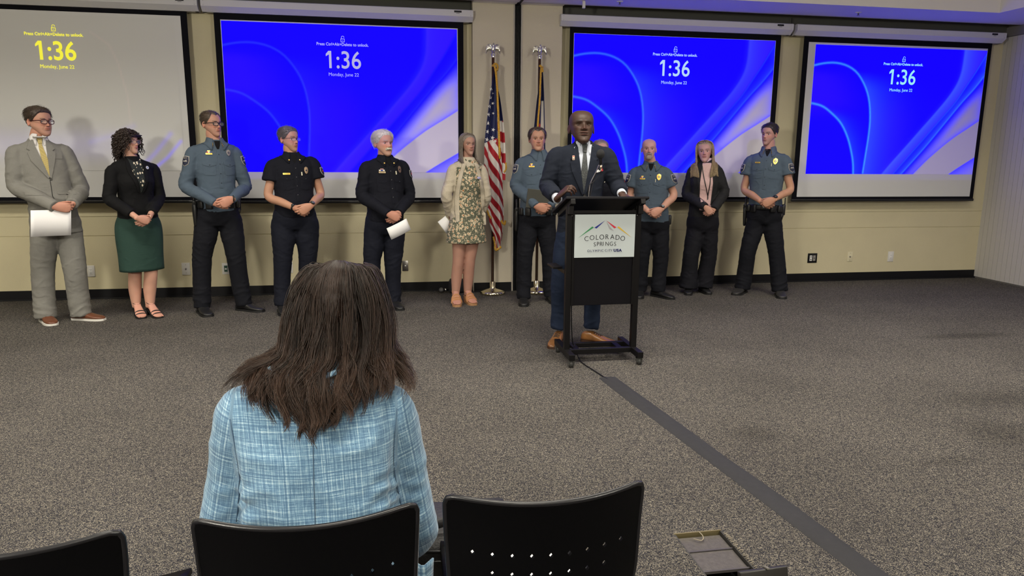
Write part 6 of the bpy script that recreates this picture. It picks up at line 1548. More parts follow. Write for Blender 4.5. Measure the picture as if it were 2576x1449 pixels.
def strip_sheet(name, label, C, ux, uy, w, h, curl=0, nx=10, cat='paper', m=None, thick=.002, curve=0):
    """sheet of paper with a slight curl, centre C, axes ux, uy"""
    ux = nrm(ux); uy = nrm(uy); n = nrm(np.cross(ux, uy)); V = []; 
    for i in range(nx + 1):
        for j in range(3):
            a = (i / nx - .5) * w; b = (j / 2 - .5) * h; V.append(np.array(C) + ux * a + uy * b + n * (curl * (1 - (2 * a / w) ** 2)))
    V = np.array(V); F = [(i * 3 + j, (i + 1) * 3 + j, (i + 1) * 3 + j + 1, i * 3 + j + 1) for i in range(nx) for j in range(2)]
    o = obj(name, V, F, m or M_paper, smooth=True, loc=C); md = o.modifiers.new('t', 'SOLIDIFY'); md.thickness = thick
    return tag(o, label, cat)

def suit_front(p, shirt_m, tie_m, lap_m, depth=-.30, vw=.052, top=.025, tiew=.030, bend=0, xo=0, ty=0):
    V_ = [(-vw + xo, top), (vw + xo, top), (vw * .80 + xo, -.05), (.006 + bend, depth), (-.006 + bend, depth), (-vw * .80 + xo, -.05)]
    p.chest(V_, shirt_m, 'shirt_front', off=.003, thick=.003, step=.014)
    tie = [(-.017 + xo, -.012), (.017 + xo, -.012), (.012 + xo, -.045), (.0145 + xo, -.06), (tiew + bend * .8, depth + .05), (.006 + bend, depth - .004), (-.006 + bend, depth - .004), (-tiew + bend * .8, depth + .05), (-.0145 + xo, -.06), (-.012 + xo, -.045)]
    t = p.chest(tie, tie_m, 'tie', off=.011, thick=.007, step=.014)
    p.chest([(-.021 + xo, .002 + ty), (.021 + xo, .002 + ty), (.013 + xo, -.042 + ty * .5), (-.013 + xo, -.042 + ty * .5)], tie_m, 'tie_knot', off=.017, thick=.008, step=.01, parent=t)
    for sx in (-1, 1):
        lp = [(sx * (vw - .004) + xo, top - .016), (sx * (vw + .018) + xo, top - .018), (sx * (vw + .040) + xo, -.055), (sx * (vw + .052) + xo, -.078), (sx * (vw + .030) + xo, -.092), (sx * (vw + .050), -.110), (sx * (vw + .036), -.175), (sx * .012 + bend, depth - .012), (bend, depth - .004), (sx * (vw * .78) + xo, -.06)]
        if sx < 0: lp = lp[::-1]
        o = p.chest(lp, lap_m, 'lapel', off=.013, thick=.010, step=.014)
def jacket_details(p, m, depth=-.30, hem=-.62, bend=0, pockets=True):
    p.chest([(-.002 + bend, depth), (.002 + bend, depth), (.004 + bend, hem), (-.001 + bend, hem)], mat('seam_dark', (.01, .01, .01), .9), 'front_edge', off=.0022, thick=.002, step=.03)
    p.chest(shift(circ(.009), bend + .008, depth - .02), mat('jacket_button', (.02, .016, .012), .35), 'button', off=.007, thick=.005, step=.02)
    if pockets:
        for sx in (-1, 1): p.chest(shift(rrect(.13, .030, .004), sx * .118 + bend * .5, depth - .13), m, 'pocket_flap', off=.005, thick=.004, step=.014)

# ---- 1 man in a grey suit
d = PEOPLE['p1']; p = Person(d, 'tall man in light grey suit and gold tie with dark glasses, far left', skin=SK['ruddy'], prof=prof(1.06, 1.05, .030), hemsize=(.200, .150), neckr=.064, hands=1.02, stance=.84)
o, s = headspec(d, .018)
M_suit = fabric('suit_grey', (.198, .192, .176), .10, 300)
cfg = p.clasp(over=0, tilt=(.12, .55), sep=.05); 
p.build_body(dict(wide=1.06, jaw=1.12, nose=1.0, stubble=((.36, .22, .17), .25), browcol=(.06, .04, .03), browth=1.0, age=1.2, gaze=0), o, hscale=s, pitch=1, hand_cfg=cfg)
m_h = hair_mat('hair_dark_brown', (.020, .013, .009), (.085, .055, .038)); short_hair(p, m_h, 'short', .012, .020, .5, 1, quiff=.012)
p.glasses(mat('glasses_maroon', (.05, .006, .010), .2), M_glass, thick=.0028)
p.trousers(M_suit, (.108, .100, .090, .086, .086), hipw=.192, hipb=.150, bottom=.035, amp=.0035)
p.mtop = M_suit; p.top(M_suit, 'suit_jacket', prof(1.10, 1.08, .034), hem=.085, sleeve=(.070, .084, .074, .066, .060, .050), amp=.005)
m_sw = fabric('shirt_white', (.68, .66, .66), .03)
mt, nt, b_ = nodes_mat('tie_gold')
tc = nt.nodes.new('ShaderNodeTexCoord'); ck = nt.nodes.new('ShaderNodeTexChecker'); ck.inputs['Scale'].default_value = 190; ck.inputs['Color1'].default_value = (.50, .40, .13, 1); ck.inputs['Color2'].default_value = (.34, .25, .07, 1); nt.links.new(tc.outputs['Object'], ck.inputs[0]); nt.links.new(ck.outputs[0], b_.inputs['Base Color']); b_.inputs['Roughness'].default_value = .5
suit_front(p, m_sw, mt, M_suit, depth=-.31, bend=.03, vw=.050, ty=.022); p.collar(m_sw, gap=14, h=.040, point=.040, flare=.022, name='shirt_collar', suit=True)
jacket_details(p, M_suit, depth=-.31, bend=.03, hem=-.60)
p.chest(shift(rrect(.085, .012, .003), .105, -.155), M_suit, 'breast_pocket', off=.005, thick=.004)
p.shoes(mat('shoe_tan', (.13, .045, .022), .35, bump=.1, bscale=80), mat('sole_white', (.72, .70, .66), .5), L=.30, laces=mat('lace_brown', (.07, .03, .018), .7), w=1.02)
C = onp = np.array(p.ha[1]) + p.f * .012
strip_sheet('paper_sheet', 'white sheet of paper held low by the man in a grey suit', np.array(d['ha'][0]) * .5 + np.array(d['ha'][1]) * .5 - p.e * .115 - p.z * .115 + p.f * .035, p.e + p.z * -.02, p.z + p.e * .09, .285, .215, curl=-.006)

# ---- 2 woman with curly hair
d = PEOPLE['p2']; FP = [(0, .162, .118, 0), (.25, .146, .108, .004), (.5, .132, .100, .004), (.74, .146, .124, .012), (.90, .146, .100, .004)]
p = Person(d, 'woman with dark curly hair in black jacket and green skirt', skin=SK['pink'], fem=True, prof=FP, hemsize=(.165, .122), hands=.88)
o, s = headspec(d, .028); s *= .93
cfg = p.clasp(over=0, tilt=(.28, .55), sep=.034)
p.build_body(dict(wide=.96, jaw=.95, nose=.95, browcol=(.05, .03, .02), lips=1.1, lip=(.42, .12, .12), age=.9), o, hscale=s, pitch=0, legs=True, hand_cfg=cfg)
M_sk = fabric('skirt_green', (.022, .052, .042), .06)
zH = p.Hc[2]; knc = (p.kn[0] + p.kn[1]) / 2
rs = [(zH + .10, .150, .115), (zH, .192, .138), (zH - .12, .200, .142), (zH - .28, .192, .136), (.425, .190, .134)]
rs = smooth_path(np.array(rs), 24); cs = [p.Hc * (1 - t) + np.array((knc[0], knc[1], 0)) * t for t in np.clip((zH - rs[:, 0]) / (zH - .42), 0, 1)]
for c, r in zip(cs, rs): c[2] = r[0]
V, F = rings(cs, [p.e * r[1] for r in rs], [p.f * r[2] for r in rs], n=48, e=.92); obj('skirt', V, F, M_sk, p.root)
p.mtop = M_black; p.top(M_black, 'jacket', [(t, a * 1.08, b * 1.08, y) for t, a, b, y in FP], hem=.045, sleeve=(.052, .062, .056, .050, .047, .042), upto=.93, voxel=.0075, shoulder=1.0, amp=.004)
mt, nt, b_ = nodes_mat('blouse_leaf_print')
tc = nt.nodes.new('ShaderNodeTexCoord'); vo = nt.nodes.new('ShaderNodeTexVoronoi'); vo.inputs['Scale'].default_value = 34; vo.inputs['Randomness'].default_value = 1; mp = nt.nodes.new('ShaderNodeMapping'); mp.inputs['Scale'].default_value = (1.3, 1, .75); mp.inputs['Rotation'].default_value = (0, .5, 0)
nt.links.new(tc.outputs['Object'], mp.inputs[0]); nt.links.new(mp.outputs[0], vo.inputs['Vector']); cr = nt.nodes.new('ShaderNodeValToRGB'); cr.color_ramp.interpolation = 'CONSTANT'; cr.color_ramp.elements[0].color = (.66, .58, .44, 1); cr.color_ramp.elements[1].position = .33; cr.color_ramp.elements[1].color = (.008, .012, .012, 1); nt.links.new(vo.outputs['Distance'], cr.inputs[0]); nt.links.new(cr.outputs[0], b_.inputs['Base Color']); b_.inputs['Roughness'].default_value = .8
p.chest([(-.055, -.005), (-.02, -.03), (.02, -.03), (.055, -.005), (.050, -.10), (.030, -.22), (.006, -.30), (-.004, -.30), (-.024, -.2), (-.050, -.10)], mt, 'blouse', off=.004, thick=.004)
for sx in (-1, 1):
    lp = [(sx * .060, -.008), (sx * .076, -.014), (sx * .092, -.08), (sx * .080, -.14), (sx * .030, -.29), (sx * .008, -.31), (sx * .030, -.22), (sx * .052, -.10)]
    p.chest(lp if sx > 0 else lp[::-1], M_black, 'lapel', off=.010, thick=.006)
p.chest(shift(circ(.014), .088, -.085), mat('pin_white', (.62, .62, .66), .4), 'round_pin', off=.013, thick=.004, step=.02)
p.chest(shift(circ(.005), .088, -.085), mat('pin_blue', (.1, .2, .5), .4), 'pin_mark', off=.0142, thick=.002, step=.02)
m_curl = hair_mat('hair_curly_dark', (.008, .005, .004), (.045, .026, .020))
hd = p.head; mask = hd.hairmask('long', .012); V, F = hd.shell(mask, .018 + 0 * mask, .4, 5); hr = obj('hair', V, F, m_curl, p.root)
rg = np.random.default_rng(5); idx = np.argwhere(hd.zz > hairline('long')(PHI)[None]); pk = idx[rg.choice(len(idx), 620)]
L0 = hd.L[pk[:, 0], pk[:, 1]]; c0 = np.array((0, -.012, .12)); N0 = nrm(L0 - c0); K = 34; t = np.linspace(0, 1, K)[None, :, None]
ln = rg.uniform(.05, .13, (620, 1, 1)) * (1 + .45 * (L0[:, 2] < .17)[:, None, None] * (np.abs(L0[:, 0]) + .02 > .03)[:, None, None]); side = N0.copy(); side[:, 2] = 0
pt = L0[:, None] + N0[:, None] * (.010 + .052 * np.sin(np.clip(t * 1.5, 0, PI / 2)) * rg.uniform(.45, 1.05, (620, 1, 1))) + np.array((0, 0, -1.)) * ln * t ** 1.35
ph = rg.uniform(0, 6.28, (620, 1, 1)); fr = rg.uniform(14, 24, (620, 1, 1)); am = .0085 * ss(0, .25, t)
e1 = nrm(np.cross(N0, (0, 0, 1.)))[:, None]; pt = pt + am * (np.cos(fr * t + ph) * e1 + np.sin(fr * t + ph) * nrm(np.cross(e1, (0, 0, 1.))))
fc = (pt[..., 1] > .045) & (np.abs(pt[..., 0]) < .062) & (pt[..., 2] < .185); pt[..., 0] = np.where(fc, np.sign(pt[..., 0] + 1e-4) * .066, pt[..., 0])
V, F = strands(hd.w(pt), .0050, .0022, 4); obj('curls', V, F, m_curl, hr)
p.glasses(mat('glasses_clear', (.35, .22, .24), .2), M_glass, thick=.0018)
for sx in (-1, 1): obj('earring', *ellipsoid(p.head.w((sx * .079, -.006, .075)), (.005, .005, .007)), M_gold, p.root)
def sandals(p, m, sole, heel=.05, thick=.010, strapw=.006, L=.235, wedge=False, big=False):
    for i in (0, 1):
        hx, hy, tx, ty = p.d['foot'][i]; dd = nrm(np.array((tx - hx, ty - hy, 0))); sd = np.array((-dd[1], dd[0], 0)); an = p.an[i]; c0 = np.array((an[0], an[1], 0)) - dd * .055
        st = np.array([(0, .018, .040, heel), (.12, .028, .062, heel), (.28, .030, .085, heel * .92), (.45, .033, .062, heel * .62), (.62, .040, .040, heel * .28), (.78, .044, .026, heel * .10), (.92, .036, .020, .0), (1.0, .018, .014, 0)])
        st = smooth_path(st, 22); V, F = rings([c0 + dd * t_ * L + p.z * (z_ + thick + h_ / 2) for t_, a_, h_, z_ in st], [sd * a_ for t_, a_, h_, z_ in st], [p.z * h_ / 2 for t_, a_, h_, z_ in st], n=18, e=.85)
        toes = [(V, F)]
        for k in range(5):
            q = c0 + dd * L * (1.0 - .018 * k ** 1.4 - .02 * (k == 0)) + sd * (.026 - .0135 * k) * (1 if i == 0 else -1) * -1; toes.append(ellipsoid(q + p.z * (thick + .009), (.0085 - .0007 * k,) * 3, 10, 8))
        Vf, Ff = join(toes); ft_ = obj('foot', Vf, Ff, attr_mat('skin'), p.root, col=np.tile(p.skin * (1.02, .9, .9), (len(Vf), 1)))
        ou = [(t_, a_ + .004) for t_, a_, h_, z_ in st]; n = len(ou) * 2
        top_ = [c0 + dd * t_ * L * 1.02 + sd * a_ + p.z * (np.interp(t_, st[:, 0], st[:, 3]) + thick) for t_, a_ in ou] + [c0 + dd * t_ * L * 1.02 - sd * a_ + p.z * (np.interp(t_, st[:, 0], st[:, 3]) + thick) for t_, a_ in ou[::-1]]
        bot = [q * (1, 1, 0) + p.z * (max(0, q[2] - thick) * (0 if wedge else 1)) for q in top_]
        so = obj('sandal', np.array(top_ + bot), [tuple(range(n)), tuple(range(n, 2 * n))[::-1]] + [(j, (j + 1) % n, (j + 1) % n + n, j + n)[::-1] for j in range(n)], sole, p.root, smooth=False)
        if not wedge: obj('heel', *tube([c0 + dd * L * .08 + p.z * (heel + .004), c0 + dd * L * .09 + p.z * .004], [(.020, .020), (.012, .012)], n=10, round_caps=False), sole, so)
        for t_, hh_ in ((.80, .012), (.66, .024)) if not big else ((.62, .030), (.52, .04), (.72, .02)):
            z_ = np.interp(t_, st[:, 0], st[:, 3]); a_ = np.interp(t_, st[:, 0], st[:, 1]) + .003; ht = np.interp(t_, st[:, 0], st[:, 2]) + .003
            P = [c0 + dd * (t_ + (.05 * (q / PI - .5) if big else 0)) * L + sd * a_ * math.cos(q) + p.z * (z_ + thick + ht * max(0, math.sin(q)) ** .7) for q in np.linspace(0, PI, 14)]
            obj('strap', *tube(P, [(strapw if not big else .013, .002)] * 14, n=6, ref=dd), m, so)
        P = [np.array((an[0], an[1], 0)) + dd * .004 + dd * .040 * math.cos(q) + sd * .034 * math.sin(q) + p.z * (heel + .075 - .02 * math.cos(q)) for q in np.linspace(0, 2 * PI, 24)]
        obj('ankle_strap', *tube(P, [(.0035 if not big else .006, .002)] * 24, n=6, caps=False), m, so)
sandals(p, M_boot, M_boot, heel=.055)
obj('bracelet', *tube([p.wr[1] + (np.cos(q) * p.f + np.sin(q) * p.z) * .029 for q in np.linspace(0, 2 * PI, 20)], [.004] * 20, n=8, caps=False), mat('rose_gold', (.75, .38, .26), .2, 1), p.root)

# ---- 3 officer with glasses, long sleeves
d = PEOPLE['p3']; p = Person(d, 'police officer in long-sleeved blue-grey shirt and black-rimmed glasses', skin=SK['ruddy'], prof=prof(1.0, .98, .008), hands=1.04)
o, s = headspec(d, .012); cfg = p.clasp(over=1, tilt=(.16, .42), sep=.04)
p.build_body(dict(wide=.99, jaw=1.06, stubble=((.25, .16, .12), .22), browcol=(.07, .045, .03), age=1.2), o, hscale=s, hand_cfg=cfg)
m_h2 = hair_mat('hair_crew_brown', (.035, .022, .015), (.12, .085, .06)); short_hair(p, m_h2, 'recede', .006, .015, .45, 2, side=.0018)
p.glasses(M_frame, M_glass, thick=.0030)
p.trousers(M_navyp, (.108, .100, .086, .080, .074), hipw=.188, hipb=.130, bottom=.05, zw=.14, wa=.158, wb=.118)
p.mtop = M_police; p.top(M_police, 'uniform_shirt', prof(1.04, 1.02, .010), hem=-.125, sleeve=(.062, .073, .064, .056, .050, .040), amp=.0045)
officer_kit(p, badge=(.088, -.085), tagp=(-.082, -.095), badge_big=.85, pin=False); undershirt(p, M_black); p.collar(M_police, gap=24, h=.034, point=.05); collar_stars(p); shoulder_patch(p, 0); shoulder_patch(p, 1); epaulettes(p, M_police)
duty_belt(p, a=.168, b=.130); p.shoes(M_boot, M_sole, boot=True, L=.305, w=1.1)
for i in (1,): obj('watch_strap', *tube([p.wr[i] - nrm(p.ha[i] - p.el[i]) * .012 + (np.cos(q) * p.f + np.sin(q) * p.z) * .031 for q in np.linspace(0, 2 * PI, 20)], [.006] * 20, n=8, caps=False), M_blk, p.root)

# ---- 4 firefighter, short sleeves
d = PEOPLE['p4']; p = Person(d, 'man with thin-rimmed glasses in black short-sleeved fire department shirt', skin=SK['tan'], prof=prof(1.04, 1.0, .015), hands=1.03)
o, s = headspec(d, .014); cfg = p.clasp(over=1, tilt=(.42, .45), sep=.035)
p.build_body(dict(wide=.98, jaw=1.05, stubble=((.26, .17, .13), .2), browcol=(.06, .045, .04), age=1.3), o, hscale=s, pitch=1, hand_cfg=cfg)
m_h3 = hair_mat('hair_greying', (.040, .034, .032), (.20, .18, .17)); short_hair(p, m_h3, 'short', .010, .016, .6, 3, side=.005)
p.glasses(mat('wire_frame', (.10, .10, .12), .25, .8), M_glass, thick=.0012, w=.025, h=.015)
p.trousers(M_firep, (.116, .106, .086, .076, .070), hipw=.200, hipb=.135, bottom=.06, zw=.10, wa=.165, wb=.125)
p.mtop = M_fire; p.top(M_fire, 'uniform_shirt', prof(1.10, 1.06, .024), hem=-.075, sleeve=(.066, .078, .082, .078, .06, .05), upto=.40, amp=.0045)
def fire_kit(p, tagp, badgep, gold=True, bars=False, pen=True):
    for sx in (-1, 1):
        f_ = p.chest(shift([(-.055, .010), (.055, .010), (.055, -.018), (0, -.040), (-.055, -.018)], sx * .085, -.175), p.mtop, 'pocket_flap', off=.006, thick=.004)
        p.chest(shift([(-.052, 0), (.052, 0), (.052, -.105), (0, -.12), (-.052, -.105)], sx * .085, -.180), p.mtop, 'pocket', off=.0035, thick=.003); obj('button', *ellipsoid(p.surfpt(sx * .085, -.196, .009), (.004, .004, .004), 10, 6), M_btn, f_)
    pl = p.chest([(-.016, -.055), (.016, -.055), (.016, -.40), (-.016, -.40)], p.mtop, 'placket', off=.0035, thick=.003)
    for k in range(4): obj('button', *ellipsoid(p.surfpt(.0, -.10 - .08 * k, .0055), (.0045, .0045, .0045), 10, 6), mat('button_grey', (.12, .12, .13), .3), pl)
    tg = p.chest(shift(rrect(.062, .016), *tagp), M_goldtag if gold else mat('tag_bronze', (.35, .27, .16), .4, .5), 'name_tag', off=.011, thick=.003, step=.02)
    p.chest(shift(rrect(.045, .003, .001), *tagp), mat('engraving', (.10, .06, .02), .6), 'engraving', off=.0122, thick=.001, step=.02, parent=tg)
    if bars:
        for k in range(3): p.chest(shift(rrect(.016, .011, .001), tagp[0] - .018 + .018 * k, tagp[1] + .018), mat('ribbon_w' if k != 1 else 'ribbon_b', (.7, .68, .66), .7), 'ribbon', off=.010, thick=.003, step=.02)
        p.chest(shift(rrect(.030, .008, .001), tagp[0] + .002, tagp[1] + .030), mat('bar_red', (.5, .25, .22), .6), 'ribbon_bar', off=.010, thick=.003, step=.02)
    bd = p.chest(shift([(-.016, .024), (0, .034), (.016, .024), (.019, 0), (.013, -.022), (0, -.032), (-.013, -.022), (-.019, 0)], *badgep), mat('badge_bronze', (.55, .40, .25), .3, .9), 'badge', off=.011, thick=.004, step=.012)
    p.chest(shift(circ(.008), *badgep), M_patchd, 'badge_centre', off=.0125, thick=.002, step=.02, parent=bd)
    if pen: p.chest(shift(rrect(.010, .032, .002), badgep[0] - .045, badgep[1] - .03), mat('pen_cream', (.7, .66, .5), .4), 'pen', off=.012, thick=.005, step=.02)
    for sx in (-1, 1): obj('collar_pin', *ellipsoid(p.N + p.e * sx * .048 + p.f * .088 - p.z * .028, (.009, .005, .009), 14, 10), M_gold, p.root)
fire_kit(p, (-.085, -.150), (.095, -.120)); undershirt(p, M_black, dn=-.06); p.collar(M_fire, gap=22, h=.034, point=.045); shoulder_patch(p, 1, True)
loop_belt(p, M_leather, a=.171, b=.133, h=.038, z=p.Hc[2] + .10)
p.shoes(M_boot, M_sole, boot=True, L=.30, w=1.08)
p.watch(0, M_blk, M_watchf, big=.014); p.watch(1, M_blk, mat('watch_lcd', (.10, .12, .09), .2), big=.021)

# ---- 5 white-haired man
d = PEOPLE['p5']; p = Person(d, 'white-haired man with moustache in black long-sleeved fire department shirt', skin=SK['ruddy'], prof=prof(1.02, 1.02, .03), hands=1.02)
o, s = headspec(d, .018); cfg = p.clasp(over=0, tilt=(.35, .75), sep=.036)
p.build_body(dict(wide=1.02, jaw=1.10, nose=1.05, browcol=(.42, .38, .34), age=1.8, stubble=((.6, .45, .40), .15)), o, hscale=s, hand_cfg=cfg)
m_wh = hair_mat('hair_white', (.42, .39, .31), (.78, .74, .62)); short_hair(p, m_wh, 'short', .018, .020, .5, 6, side=.012)
beard_shell(p, m_wh, lambda ax, z, y: np.clip(MOUST(ax, z, y) + ss(.034, .030, ax) * ss(.021, .025, ax) * ss(.050, .055, z) * ss(.074, .070, z), 0, 1), .011)
p.trousers(M_firep, (.106, .098, .082, .074, .068), hipw=.188, hipb=.140, bottom=.05, zw=.10, wa=.165, wb=.13)
p.mtop = M_fire; p.top(M_fire, 'uniform_shirt', prof(1.07, 1.05, .034), hem=-.03, sleeve=(.064, .076, .066, .058, .052, .043), amp=.0045)
fire_kit(p, (-.085, -.110), (.098, -.085), gold=False, bars=True); undershirt(p, M_black, dn=-.05); p.collar(M_fire, gap=18, h=.036, point=.048); shoulder_patch(p, 1, True)
loop_belt(p, M_leather, a=.168, b=.142, h=.036, z=p.Hc[2] + .075)
p.shoes(M_boot, M_sole, L=.30)
pc_ = np.array(d['ha'][1]); strip_sheet('folded_paper', 'folded white paper held low by the white-haired man', pc_ + p.f * .045 - p.z * .075 + p.e * .005, p.e + p.z * .42, p.z - p.e * .42, .215, .115, curl=.012, thick=.004)

# ---- 6 woman in floral dress
d = PEOPLE['p6']; FP6 = [(0, .150, .120, .004), (.25, .138, .112, .006), (.5, .130, .106, .006), (.74, .138, .118, .012), (.90, .135, .098, .004)]
p = Person(d, 'grey-haired woman in green floral dress and cream cardigan', skin=(.40, .222, .168), fem=True, prof=FP6, hands=.9, neckr=.050)
o, s = headspec(d, .012); s *= 1.0
p.build_body(dict(wide=.95, jaw=.97, browcol=(.16, .11, .08), age=1.7, lip=(.36, .13, .11)), o, hscale=s, legs=True, hand_cfg=(dict(W=p.wr[0], d=-p.z + p.e * .1, n=p.e, th=p.f, curl=(30, 30, 20)), None))
mt, nt, b_ = nodes_mat('floral_print'); L_ = nt.links.new
tc = nt.nodes.new('ShaderNodeTexCoord'); mp = nt.nodes.new('ShaderNodeMapping'); mp.inputs['Scale'].default_value = (1.0, .6, .85); vo = nt.nodes.new('ShaderNodeTexVoronoi'); vo.inputs['Scale'].default_value = 36; nz = nt.nodes.new('ShaderNodeTexNoise'); nz.inputs['Scale'].default_value = 55; nz.inputs['Detail'].default_value = 1
mx = nt.nodes.new('ShaderNodeVectorMath'); mx.operation = 'MULTIPLY_ADD'; mx.inputs[1].default_value = (.022, .022, .022); L_(nz.outputs['Color'], mx.inputs[0]); L_(tc.outputs['Object'], mp.inputs[0]); L_(mp.outputs[0], mx.inputs[2]); L_(mx.outputs[0], vo.inputs['Vector'])
cr = nt.nodes.new('ShaderNodeValToRGB'); cr.color_ramp.interpolation = 'CONSTANT'; e_ = cr.color_ramp.elements; e_[0].color = (.36, .12, .025, 1); e_[1].position = .235; e_[1].color = (.62, .52, .36, 1); n_ = e_.new(.43); n_.color = (.092, .10, .068, 1); n_ = e_.new(.18); n_.color = (.26, .06, .02, 1)
L_(vo.outputs['Distance'], cr.inputs[0])
v2_ = nt.nodes.new('ShaderNodeTexVoronoi'); v2_.inputs['Scale'].default_value = 62; L_(mx.outputs[0], v2_.inputs['Vector']); lt = nt.nodes.new('ShaderNodeMath'); lt.operation = 'LESS_THAN'; lt.inputs[1].default_value = .26; L_(v2_.outputs['Distance'], lt.inputs[0]); gt = nt.nodes.new('ShaderNodeMath'); gt.operation = 'GREATER_THAN'; gt.inputs[1].default_value = .5; L_(vo.outputs['Distance'], gt.inputs[0]); ml = nt.nodes.new('ShaderNodeMath'); ml.operation = 'MULTIPLY'; L_(lt.outputs[0], ml.inputs[0]); L_(gt.outputs[0], ml.inputs[1])
mc_ = nt.nodes.new('ShaderNodeMix'); mc_.data_type = 'RGBA'; L_(ml.outputs[0], mc_.inputs[0]); L_(cr.outputs[0], mc_.inputs[6]); mc_.inputs[7].default_value = (.60, .50, .34, 1); L_(mc_.outputs[2], b_.inputs['Base Color']); b_.inputs['Roughness'].default_value = .85
zH = p.Hc[2]; rows = [(t, a, b, y) for t, a, b, y in FP6]
skirt = [(zH - .19, .205, .150), (zH - .12, .198, .146), (zH - .02, .180, .136), (zH + .06, .158, .120)]
rs = smooth_path(np.array(skirt), 14); part1 = rings([np.array((p.Hc[0], p.Hc[1], r[0])) + p.f * .004 for r in rs], [p.e * r[1] for r in rs], [p.f * r[2] for r in rs], n=40, e=.95)
Vd, Qd, Ed = remesh([part1, p.torso(0, [(t, a * 1.03, b * 1.03, y) for t, a, b, y in FP6])], .008, 3); Vd = p.wrinkle(Vd, Qd, .004, 8, (1, 1, .7), 9, [(p.Hc, .2, .6)], .4)
obj('dress', Vd, Qd, mt, p.root); dress_tree = bvh(Vd, Qd)
M_card = fabric('cardigan_cream', (.50, .44, .345), .08, 120, bump=.5, bs=220)
p.mtop = M_card; p.top(M_card, 'cardigan', [(t, a * 1.10, b * 1.02 - .004, y - .014) for t, a, b, y in FP6], hem=-.012, sleeve=(.050, .060, .054, .050, .047, .044), upto=.92, amp=.005)
# open front: the dress shows between the two cardigan edges
dp = [(-.045, -.012), (-.018, -.045), (.018, -.045), (.045, -.012), (.075, -.08), (.098, -.16), (.118, -.28), (.132, -.42), (.140, -.585), (-.112, -.585), (-.118, -.42), (-.112, -.28), (-.096, -.16), (-.072, -.08)]
V, F = patch(p.tree, dp, p.N, p.e, p.z, p.f, .010, .012, .010, far=.5); obj('dress_front', V, F, mt, p.root)
for sx, ed in ((-1, [(.045, .004), (.072, -.08), (.096, -.16), (.112, -.28), (.118, -.42), (.112, -.60)]), (1, [(.045, .004), (.075, -.08), (.098, -.16), (.118, -.28), (.132, -.42), (.140, -.60)])):
    q = smooth_path(np.array(ed), 20); pl_ = [(sx * (x - .006), y) for x, y in q] + [(sx * (x + .030), y) for x, y in q[::-1]]
    V, F = patch(p.tree, pl_ if sx < 0 else pl_[::-1], p.N, p.e, p.z, p.f, .018, .014, .014, far=.5); V = V + p.f * ((vnoise(V * (1, 1, .35), 26, 4)[:, None] - .4) * .010); obj('cardigan_edge', V, F, M_card, p.root)
V, F = patch(p.tree, shift(rrect(.038, .022), .088, -.135), p.N, p.e, p.z, p.f, .026, .02, .003, far=.5); nb_ = obj('name_badge', V, F, mat('badge_lilac', (.42, .40, .62), .4), p.root)
def fall_hair(p, mt_, n, length, part=0.0, seed=3, wave=.004, wfreq=9, vol=.010, r0=.0016, K=22, kind='long', shoulders=True, name='hair', thin=1.0, back=.08, gk=.30, clump=40, sides=3, fw=0, cap=.008):
    hd = p.head; rg = np.random.default_rng(seed)
    mask = hd.hairmask(kind, .010); V, F = hd.shell(mask, cap + 0 * mask, .15, seed); hr = obj(name, V, F, mt_, p.root)
    rows = smooth_path(np.array([(.246, .004, .010, .010, -.010), (.241, .040, .050, .050, -.014), (.222, .070, .082, .085, -.016), (.190, .084, .098, .110, -.012), (.150, .0885, .100, .117, -.008), (.11, .090, .098, .112, -.008), (.06, .090, .090, .098, -.010), (.01, .093, .088, .085, -.004), (-.04, .100, .095, .080, .004), (-.10, .100, .115, .085, .010), (-.16, .092, .125, .09, .010)]), 100)
    zend = .246 - length; th0 = rg.uniform(-1, 1, n) * R(172); lay = rg.uniform(0, 1, n) ** 1.4; t0 = np.clip(rg.exponential(.06, n), 0, .3); lay = np.maximum(lay, t0 * 2.5).clip(0, 1)
    tend = np.interp(zend + rg.uniform(-.012, .02, n), rows[::-1, 0], np.linspace(1, 0, 100)); u = np.linspace(0, 1, K)[None]; t = t0[:, None] + (tend - t0)[:, None] * u
    r = [np.interp(t * 99, np.arange(100), rows[:, c]) for c in range(5)]
    lim = R(112); sgn = np.sign(th0); thc = np.clip(np.abs(th0), 0, lim) * sgn; mv = ss(.05, .26, t); th = th0[:, None] * (1 - mv) + thc[:, None] * mv; th = th + (sgn * (np.abs(th0) > R(60)))[:, None] * R(26 if fw else 8) * ss(.6, .95, t)
    ci = rg.integers(0, clump, n); ph = rg.uniform(0, 6.28, clump)[ci][:, None]; fr = wfreq * rg.uniform(.8, 1.2, clump)[ci][:, None]; th = th + wave * 12 * ss(.3, .8, t) * np.sin(fr * t + ph) + rg.normal(0, .02, (n, 1))
    k_ = (1 - .13 * lay)[:, None] * (1 + (.13 if fw else .03) * ss(.12, .3, t)); cth, sth = np.cos(th), np.sin(th)
    P = np.stack([r[1] * k_ * sth + part * (1 - ss(0, .2, t)), r[4] - np.where(cth > 0, r[3], r[2]) * k_ * cth, r[0] - .010 * lay[:, None] + wave * .5 * np.cos(fr * t + ph)], -1) + rg.normal(0, .0010, (n, K, 3)).cumsum(1) * .3
    W = hd.w(P.reshape(-1, 3)); zc = hd.w((0, 0, .03))[2]
    for i_ in np.where(W[:, 2] < zc)[0]:
        h_ = p.tree.find_nearest(Vector(W[i_]), .09)
        if h_[0] is not None:
            nn = np.array(h_[1]); dd = np.dot(W[i_] - np.array(h_[0]), nn)
            if dd < .006: W[i_] = W[i_] + nn * (.006 - dd + .008 * (i_ % 7) / 7)
    V, F = strands(W.reshape(n, K, 3), r0, r0 * .4, sides); obj('hair_strands', V, F, mt_, hr); return hr
